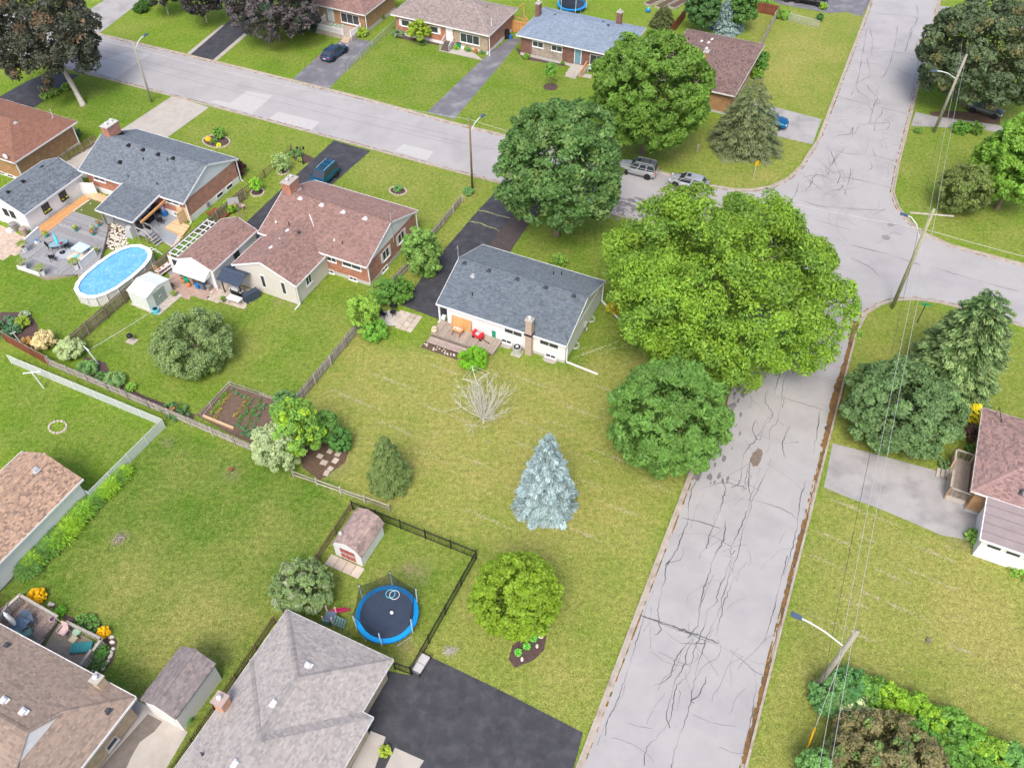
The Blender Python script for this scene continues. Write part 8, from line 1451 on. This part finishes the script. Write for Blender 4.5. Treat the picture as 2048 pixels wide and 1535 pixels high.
# the brick house's rear patio
FP = Fr(G(420, 580)); T = thing('patio', 'pink paver walk behind the detached garage leading to the gazebo', 'paving', FP.o, ANG); wp = lambda ps, z=0: [FP.loc(x, y, z) for x, y in ps]; PV = wp([(340, 552), (352, 546), (415, 578), (420, 572), (440, 580), (410, 600), (396, 594), (383, 588), (377, 598), (357, 592), (338, 580)]); pavefill(T, PV, .32, .32, 'pinkpaver', .0); sheet('paver_bed', [FP.l2w(*p) for p in PV], .014, M['pinkpaver'])
T = thing('patio', 'square pavers under the gazebo with white table', 'paving', FP.o, ANG); PV = wp([(430, 565), (455, 560), (515, 585), (486, 618), (440, 604), (412, 598)]); pavefill(T, PV, .45, .45, 'paver', .0); sheet('paver_bed', [FP.l2w(*p) for p in PV], .014, M['paver'])
sheet('gravel', gp((350, 520), (362, 545), (345, 560), (335, 545)), .012, M['palasph']); 
def bin_(lab, px, py, m, s=.5, h=.95, lid='darkgrey', rz=ANG): T = thing('wheelie_bin', lab, 'bin', G(px, py), rz); part('body', MB().frus(0, 0, .05, h, s*.8, s), M[m], T); part('lid', MB().cbox(0, 0, h, s*1.08, s*1.15, .07), M[lid], T); return T
bin_('blue wheelie bin with dark lid by the garage corner', 409, 577, 'blueslate', .62); bin_('bright blue recycling crate left of the blue wheelie bin', 398, 576, 'blue', .45, .5, 'blue'); bin_('small grey bin at the very corner of the garage', 420, 580, 'grey', .4, .6, 'grey'); bin_('tall beige round barrel between green and blue bins', 388, 568, 'taupe', .5, 1.0, 'grey')
T = thing('barrel', 'green round tub under the white awning', 'tub', G(377, 566)); part('tub', MB().cyl(0, 0, 0, .7, .3, 12, .38), M['green'], T); part('lid', MB().ball((0, 0, .7), .38, .38, .12, 12, 6), M['green'], T)
for px, py, r, lab in ((368, 565, .2, 'left of the green tub'), (378, 573, .24, 'in front of the green tub'), (363, 558, .14, 'farthest left under the awning')): T = thing('pumpkin_pot', 'orange red pot '+lab, 'pot', G(px, py)); part('pot', MB().ball((0, 0, r), r, r, r, 10, 6), M['orange'], T)
part('kayak', MB().beam((0, 0, .1), (.15, .25, 1.4), .28, .12), M['blue'], None, loc=(*G(362, 552), 0), label='blue plastic board leaning at the left end of the white awning', cat='board')
def gaz():
    T = thing('gazebo', 'dark blue grey hardtop grill gazebo with crossed roof panels', 'gazebo', G(480, 580), ANG)
    for x in (-1.1, 1.1): [part('post', MB().cbox(x, y, 0, .09, .09, 2.0), M['black'], T) for y in (-.95, .95)]
    for s in (1, -1): part('roof_panel', MB().add([(-1.4, s*1.3, 1.95), (1.4, s*1.3, 1.95), (1.4, 0, 2.45), (-1.4, 0, 2.45), (-1.4, s*1.3, 1.91), (1.4, s*1.3, 1.91), (1.4, 0, 2.41), (-1.4, 0, 2.41)], [(0, 1, 2, 3), (7, 6, 5, 4), (0, 4, 5, 1), (1, 5, 6, 2), (0, 3, 7, 4)]), M['graphite'], T)
    part('vent_roof', MB().frus(0, 0, 2.45, 2.62, 2.9, 2.6, None, .5, .1), M['graphite'], T); return T
gaz()
T = thing('gas_grill', 'silver gas barbecue half under the gazebo', 'barbecue', G(476, 592), ANG); part('cabinet', MB().cbox(0, 0, .1, 1.1, .55, .8), M['black'], T); part('hood', MB().frus(0, 0, .9, 1.25, .8, .75, None, .5, .3), M['metal'], T); [part('side_shelf', MB().cbox(s*.65, 0, .85, .35, .5, .04), M['metal'], T) for s in (-1, 1)]
T = thing('folding_table', 'white folding table with cloth in front of the gazebo', 'table', G(472, 607), ANG); part('tabletop', MB().cbox(0, 0, .7, 1.5, .75, .05), M['white'], T); [part('leg', MB().beam((x*.65, y*.3, .7), (x*.68, y*.33, 0), .04), M['white'], T) for x in (-1, 1) for y in (-1, 1)]
T = thing('covered_bench', 'dark blue tarpaulin covered counter at the right of the gazebo', 'covered counter', G(505, 597), R(45)); part('cover', MB().frus(0, 0, 0, .9, 1.7, 1.6, None, .7, .6), M['graphite'], T)
for i, (px, py, lab) in enumerate(((437, 562, 'nearest the bins'), (448, 549, 'second from the bins'), (456, 542, 'third from the bins'), (464, 535, 'farthest from the bins'))): chair('dark metal chair in the row along the garage side wall, '+lab, px, py, R(60), m='darkgrey', group='chairs along the garage side wall')
planter('round potted green shrub beside the white folding table', 448, 603, 0, 'darkgrey', .6, (.15, .3, .05)); planter('low pot with yellow green plant by the white metal shed corner', 349, 592, 0, 'taupe', .6, (.4, .45, .1))
T = thing('water_tub', 'turquoise blue tub with basket standing at the shed corner', 'tub', G(313, 625)); part('tub', MB().cyl(0, 0, 0, .5, .3, 14, .36), M['aqua'], T); part('basket', MB().cyl(0, 0, .5, .56, .25, 12), M['black'], T)
T = thing('hose_reel', 'black tyre like hose coil at the right wall of the white metal shed', 'hose reel', G(344, 574)); part('hose', MB().tube([(.2*math.cos(t*.7), .05, .22+.2*math.sin(t*.7)) for t in range(9)], .06, 6, close=True), M['rubber'], T)
T = thing('plant_stand', 'white lattice potting stand with shelves and flower pots against the pool fence', 'plant stand', G(333, 545), R(58))
for s in (-1.0, 1.0): mb = MB(); [mb.beam((s, y, 0), (s, y, 1.7), .05) for y in (-.3, .3)]; [mb.beam((s, -.3, .2+.28*k), (s, .3, .2+.28*k), .035) for k in range(6)]; part('lattice_side', mb, M['newwood'], T)
for z in (.35, .8): part('shelf', MB().box(-1.0, -.25, z, 1.0, .25, z+.04), M['white'], T)
[part('flower_pot', MB().cyl(x, 0, z, z+.2, .09, 8, .12), M[m], T) for x, z, m in ((-.7, .39, 'terracotta'), (-.3, .39, 'pink'), (.2, .39, 'yellow'), (.6, .84, 'terracotta'), (-.1, .84, 'terracotta'), (-.6, .84, 'orange'))]
part('buoy', MB().ball((0, 0, .3), .3, .3, .3, 12, 8), M['pink'], None, loc=(*G(349, 536), 0), label='bright pink round ball by the garage corner and plant stand', cat='ball')
F2 = GA2[1]; T = thing('pergola', 'white slatted pergola with climbing vines along the left wall of the detached garage', 'pergola', F2.o, ANG); rgz = 2.0
for k in range(9): part('slat', MB().box(-1.75, .9+.75*k, rgz, -.05, .98+.75*k, rgz+.08), M['trim'], T)
for x in (-1.7, -.9, -.1): part('beam', MB().box(x-.04, .8, rgz+.08, x+.04, 7.1, rgz+.16), M['trim'], T)
for y in (.9, 4, 7): part('post', MB().cbox(-1.7, y, 0, .1, .1, rgz), M['trim'], T)
part('end_wall', MB().box(-1.75, .55, 0, .2, .65, 1.9), M['white'], T); window(T, '-y', -.9, .55, 1.0, .5, .6, 2, M['black'], False)
n = 3500; P = NR.uniform(0, 1, (n, 3))*np.array([1.6, 4.0, .3])+np.array([-1.7, .9, 1.7]); put('vine', leafmesh('vine', P, unit(n)*.5+np.array([0, 0, 1]), .09, tint(n, (.2, .33, .07), .3), leafmat('foliage', (1, 1, 1)), .7), T, kind='stuff')
T = thing('basketball_hoop', 'basketball hoop with grey backboard on a slanted pole beside the board fence', 'basketball hoop', G(484, 442), R(20)); part('pole', MB().tube([(0, 0, 0), (0, 0, 2.3), (-.3, .1, 2.7)], .06, 6), M['grey'], T); part('backboard', MB().box(-.95, .05, 2.3, .25, .1, 3.1), M['metal'], T); part('rim', MB().tube([(-.35+.23*math.cos(t*.63), -.25+.23*math.sin(t*.63), 2.45) for t in range(10)], .02, 5, close=True), M['orange'], T)
S('bright green bush beside the basketball hoop pole', 463, 422, .85, 1.3, (.2, .36, .04), 2000); chair('pink adirondack style chair on the strip lawn beside the basketball hoop', 486, 418, R(150), m='palepink', cat='chair')
T = thing('timber_tray', 'red brown wooden tray frame behind the detached garage', 'timber frame', G(440, 433), ANG); part('frame', MB().box(-1.3, -.6, .3, .9, -.5, .6), M['redwood'], T); part('panel', MB().box(-1.3, -.6, .3, .9, .8, .34), M['redwood'], T)
# porch contents
T3, F3, hx0, hx1, hy0 = H3
def hl(x, y): return F3.l2w(x, y)
box_('fire_table', 'square dark fire table under the porch roof', 'fire table', 298, 440, .06, .95, .95, .5, 'black'); 
for i, (px, py, rz_) in enumerate(((318, 430, 30), (322, 447, 200), (306, 428, -20))): chair('black wicker chair %s of the fire table under the porch' % ['behind', 'on the near side', 'at the back left'][i], px, py, R(rz_), z=.06, s=1.15)
T = thing('sofa', 'dark brown outdoor sofa at the near edge of the porch floor', 'sofa', G(287, 457, .06), ANG, .06); part('seat', MB().cbox(0, 0, .1, 1.7, .7, .35), M['darkgrey'], T); part('backrest', MB().box(-.85, -.4, .1, .85, -.25, .85), M['darkgrey'], T); part('armrest', MB().box(-.85, -.35, .1, -.7, .35, .6), M['darkgrey'], T); part('armrest', MB().box(.7, -.35, .1, .85, .35, .6), M['darkgrey'], T)
T = thing('pool_noodle_bin', 'bright blue tub holding pool noodles by the brick wall', 'tub', G(331, 432), 0); part('tub', MB().cyl(0, 0, 0, .6, .22, 12, .32), M['blue'], T); [part('noodle', MB().beam((0, 0, .3), (-.3+.15*k, .3, 1.6), .06), mat('lilac_foam', (.5, .4, .7), .7), T) for k in range(3)]
part('leaning_board', MB().beam((-.5, 0, .0), (-.5, .35, 1.3), .9, .05), M['white'], None, loc=(*G(228, 450), 0), rz=ANG, label='white board leaning under the left edge of the porch roof', cat='board')
T = thing('gate', 'white curved gate panel between the white garage and brick house', 'gate', G(170, 390, 0), R(-5)); part('gate_panel', MB().box(-.6, -.03, .1, 1.5, .03, 1.7), M['white'], T); [part('post', MB().cbox(x, 0, 0, .12, .12, 1.8), M['white'], T) for x in (-.65, 1.55)]
# ---------------------------------------------------------------- bottom left terrace
FD = Fr(G(60, 1260, .5)); wd = lambda ps, z=.35: [FD.loc(x, y, z) for x, y in ps]
T = thing('deck', 'peeling brown timber deck with grey slatted rails behind the taupe roofed house', 'deck', FD.o, ANG); DP = wd([(-20, 1232), (42, 1186), (114, 1242), (78, 1290), (40, 1275), (0, 1252)]); plankfill(T, DP, R(90), .12, .38, 'deckold'); part('deck_base', MB().prism(DP, 0, .3), M['wood'], T)
def slatrail(label, a, b, h=1.0, z=.0, m='woodgrey', step=.2):
    A_, B_ = G(*a, h+z), G(*b, h+z); an = math.atan2(B_[1]-A_[1], B_[0]-A_[0]); L_ = math.hypot(B_[0]-A_[0], B_[1]-A_[1]); T = thing('slat_railing', label, 'railing', A_, an, z); part('cap_rail', MB().box(-.05, -.1, h, L_+.05, .1, h+.05), M[m], T); me = pb(('slat', m, h), lambda mb: mb.box(0, -.02, .08, .13, .02, h), M[m]); [put('slat', me, T, (i*step, 0, 0)) for i in range(int(L_/step))]; part('bottom_rail', MB().box(0, -.03, .1, L_, .03, .18), M[m], T)
slatrail('grey slatted deck railing at the far left, lower section', (0, 1232), (16, 1207), 1.0, .38); slatrail('grey slatted deck railing at the left, upper section', (16, 1210), (41, 1188), 1.0, .38); slatrail('grey slatted deck railing along the outer side of the peeling deck', (41, 1190), (114, 1232), 1.0, .38); slatrail('long grey slatted rail beside the patio', (133, 1243), (203, 1277), .9, 0); slatrail('grey slatted rail at the right side of the patio, far section', (203, 1277), (186, 1300), .9, 0); slatrail('grey slatted gate at the right side of the patio, near section', (182, 1300), (162, 1327), .95, 0)
sheet('patio_floor', gp((85, 1300), (118, 1246), (135, 1252), (200, 1290), (160, 1345)), .03, mat('exposed_aggregate', (.3, .26, .21), .9, .2, 3, .3, 30, dirt=(.2, .18, .16)))
chair('pale pink plastic tub chair on the patio', 132, 1268, R(-20), m='palepink', s=1.15); rtable('small round pale green plastic table on the patio', 158, 1268, .3, .45, 'palegreen'); T = box_('side_table', 'square beige plastic side table on the patio', 'table', 150, 1282, .0, .5, .5, .4, 'creampot')
T = thing('sun_lounger', 'folded teal green plastic sun lounger lying by the patio gate', 'lounger', G(165, 1297), R(5)); part('frame', MB().box(-.75, -.4, .22, .75, .4, .28), mat('teal_lounger', (.03, .22, .24), .5), T); [part('slat', MB().box(-.7+.16*k, -.36, .28, -.6+.16*k, .36, .31), mat('teal_slat', (.06, .32, .33), .5), T) for k in range(9)]; [part('leg', MB().cbox(x, y, 0, .06, .06, .22), mat('teal_lounger', (.03, .22, .24), .5), T) for x in (-.7, .7) for y in (-.35, .35)]
T = thing('flower_pot', 'round white pot of purple soil on the edge of the peeling deck', 'pot', G(106, 1240, .38), 0, .38); part('pot', MB().cyl(0, 0, 0, .2, .17, 14, .22), M['palepink'], T); part('soil', MB().cyl(0, 0, .2, .21, .18, 12), mat('purple_soil', (.1, .06, .13), .9), T)
T = thing('patio_table', 'slate blue square table with tilted white parasol on the peeling deck', 'table', G(48, 1258, .38), R(-20), .38); part('tabletop', MB().cbox(0, 0, .7, 1.0, 1.0, .05), M['blueslate'], T); [part('leg', MB().cbox(x, y, 0, .06, .06, .7), M['blueslate'], T) for x in (-.45, .45) for y in (-.45, .45)]
T = thing('patio_umbrella', 'closed white parasol leaning over the slate blue table', 'umbrella', G(42, 1262, .38), 0, .38); part('folded_canopy', MB().tube([(0, 0, 1.0), (-.15, .15, 1.3), (-.3, .25, 2.1), (-.35, .3, 2.3)], [.1, .2, .13, .04], 9), M['white'], T); part('pole', MB().tube([(0, 0, 0), (-.4, .32, 2.5)], .025, 6), M['alu'], T)
for i, (px, py, rz_) in enumerate(((63, 1245, 40), (40, 1277, 200), (60, 1272, 120))): chair('slate blue cushioned chair %s the slate blue table' % ['behind', 'in front of', 'right of'][i], px, py, R(rz_), m='blueslate' if i != 2 else 'sage', z=.38, s=1.2)
# ---------------------------------------------------------------- far fronts
for i, (px, py) in enumerate(((676, 40), (690, 44))): chair('red cushioned chair on the white railed porch, %s one' % ('left', 'right')[i], px, py, R(0), m='red', z=.6, s=1.15)
bin_('dark green barrel bin beside the brown front steps', 919, 96, 'green', .6, .8)
T = thing('garden_swing', 'white frame garden swing at the side wall of the fawn roofed house', 'swing', G(992, 88), R(60)); [part('frame', MB().tube([(s, -.5, 0), (s, 0, 1.6), (s, .5, 0)], .04, 6), M['white'], T) for s in (-.8, .8)]; part('top_bar', MB().tube([(-.8, 0, 1.6), (.8, 0, 1.6)], .04, 6), M['white'], T); part('seat', MB().box(-.6, -.25, .45, .6, .25, .5), M['white'], T)
T = thing('covered_grill', 'black covered barbecue against the side wall near the cedar fence', 'barbecue', G(1014, 76), R(20)); part('cover', MB().frus(0, 0, 0, 1.2, .9, .6), M['black'], T); bin_('small blue recycling box beside the black covered barbecue', 1022, 78, 'blue', .4, .45, 'blue')
T = thing('garden_table', 'white low table on the lawn right of the concrete front steps', 'table', G(1183, 144), ANG); part('tabletop', MB().cbox(0, 0, .5, 1.0, .7, .05), M['palegreen'], T); [part('leg', MB().cbox(x, y, 0, .06, .06, .5), M['white'], T) for x in (-.45, .45) for y in (-.3, .3)]
for i, (a, b) in enumerate((((1293, 12), (1320, 0)), ((1315, 18), (1340, 5)), ((1342, 18), (1368, 4)))):
    A_, B_ = G(*a), G(*b); T = thing('raised_bed', 'wooden raised garden bed beyond the cypress, %s of three' % ['leftmost', 'middle', 'rightmost'][i], 'raised bed', A_, math.atan2(B_[1]-A_[1], B_[0]-A_[0])); part('bed_frame', MB().box(0, -.6, 0, 5, .6, .3), M['woodgrey'], T); part('soil', MB().box(.1, -.5, .3, 4.9, .5, .32), M['soil'], T)
T = thing('toy_car', 'blue plastic ride on toy on the lawn behind the blue roofed house', 'toy', G(1296, 25)); part('body', MB().ball((0, 0, .3), .4, .3, .3, 10, 6), M['blue'], T); part('canopy', MB().ball((0, 0, .6), .2, .2, .15, 8, 5), M['aqua'], T)
# right side deck of the pink roofed house
T9, F9 = H9; FD9 = F9; T = thing('deck', 'timber side deck with rails and steps beside the pink roofed house', 'deck', F9.o, ANG); q = [F9.loc(x, y, .6) for x, y in ((1907, 912), (1956, 925), (1951, 985), (1894, 985))]; x0 = min(p[0] for p in q); x1 = .42; y1 = max(p[1] for p in q[:1]); y0 = y1-4.3
planks(T, 'plank', 'deck', x0, x1, y0, y1, .57, .14); part('deck_base', MB().box(x0, y0, 0, x1, y1, .52), M['woodgrey'], T)
def rr_(p, q_): 
    A_, B_ = F9.l2w(*p), F9.l2w(*q_); an = math.atan2(B_[1]-A_[1], B_[0]-A_[0]); L_ = math.hypot(B_[0]-A_[0], B_[1]-A_[1]); part('rail_cap', MB().beam((p[0], p[1], 1.5), (q_[0], q_[1], 1.5), .14, .06), M['woodgrey'], T); me = pb(('baluster',), lambda mb: mb.cbox(0, 0, .55, .05, .05, .95), M['wood'])
    for i in range(int(L_/.16)+1): t = i*.16/L_; put('baluster', me, T, (p[0]+(q_[0]-p[0])*t, p[1]+(q_[1]-p[1])*t, 0))
    for s in (p, q_): part('post', MB().cbox(s[0], s[1], 0, .1, .1, 1.55), M['newwood'], T)
rr_((x0, y1), (x1-.1, y1)); rr_((x0, y1), (x0, y1-1.2)); rr_((x0, y0+1.9), (x0, y0)); rr_((x0, y0), (x1+1.0, y0))
for k in range(3): part('step', MB().box(x0-.3*(k+1), y1-2.3, .38-.16*k, x0-.3*k, y1-1.3, .44-.16*k), M['woodgrey'], T)
T = box_('storage_chest', 'dark covered seat on the timber side deck', 'box', 1950, 965, .6, .5, .9, .5, 'grey')
# gravel-size litter and fallen leaves on lawns
mb = MB()
for _ in range(260):
    px, py = random.choice([(random.uniform(1240, 1480), random.uniform(280, 380)), (random.uniform(1650, 1750), random.uniform(640, 900)), (random.uniform(1150, 1300), random.uniform(640, 760)), (random.uniform(330, 440), random.uniform(740, 790))]); x, y = G(px, py); a = random.random()*6; r = random.uniform(.03, .06); mb.add([(x+r*math.cos(a+k*1.57), y+r*math.sin(a+k*1.57)*.6, .02) for k in range(4)], [(0, 1, 2, 3)], (random.uniform(.8, 1.6), 1, .4))
part('fallen_leaves', mb, mat('fallen_leaf', (.4, .36, .15), .8, .2, col=True), kind='stuff')

# ---------------------------------------------------------------- short tufts that roughen the lawns
def tufts(n):
    px = NR.uniform(-60, 2110, n*2); t = NR.random(n*2); py = 1560*t**.8-10
    a = (px-1024)/FPX; b = -(py-767.5)/FPX; dy = CP+b*SP; dz_ = -SP+b*CP; s = HC/-dz_; X, Y = a*s, dy*s; keep = np.ones(len(X), bool)
    for P in SHEETS:
        xs = [p[0] for p in P]; ys = [p[1] for p in P]; w = np.where((X > min(xs)) & (X < max(xs)) & (Y > min(ys)) & (Y < max(ys)))[0]; ins = np.zeros(len(w), bool); x_, y_ = X[w], Y[w]
        for i in range(len(P)):
            (x1, y1), (x2, y2) = P[i], P[(i+1) % len(P)]
            if y1 != y2: ins ^= ((y1 > y_) != (y2 > y_)) & (x_ < (x2-x1)*(y_-y1)/(y2-y1)+x1)
        keep[w[ins]] = False
    X, Y = X[keep][:n], Y[keep][:n]; n = len(X); gi = np.clip(((X-_rx0)/_st).astype(int), 0, _nx-1); gj = np.clip(((Y-_ry0)/_st).astype(int), 0, _ny-1); tn = TONE[gj, gi]
    dry = np.clip(tn[:, 0]+NR.normal(size=n)*.22+.18*np.sin(X*.9)*np.sin(Y*.7+X*.2), 0, 1)[:, None]; lu = np.clip(tn[:, 1]+.1, 0, 1)[:, None]; c = (np.array([(.165, .262, .028)])*(1-lu)+np.array([(.08, .165, .018)])*lu)*(1-dry)+np.array([(.36, .315, .105)])*dry; c = c*NR.uniform(.6, 1.35, n)[:, None]
    P = np.stack([X, Y, NR.uniform(.004, .03, n)], 1); put('grass_tufts', leafmesh('grass_tufts', P, unit(n)*.6+np.array([0, 0, 1]), .07, c, leafmat('foliage', (1, 1, 1)), .4), kind='stuff')
tufts(80000)
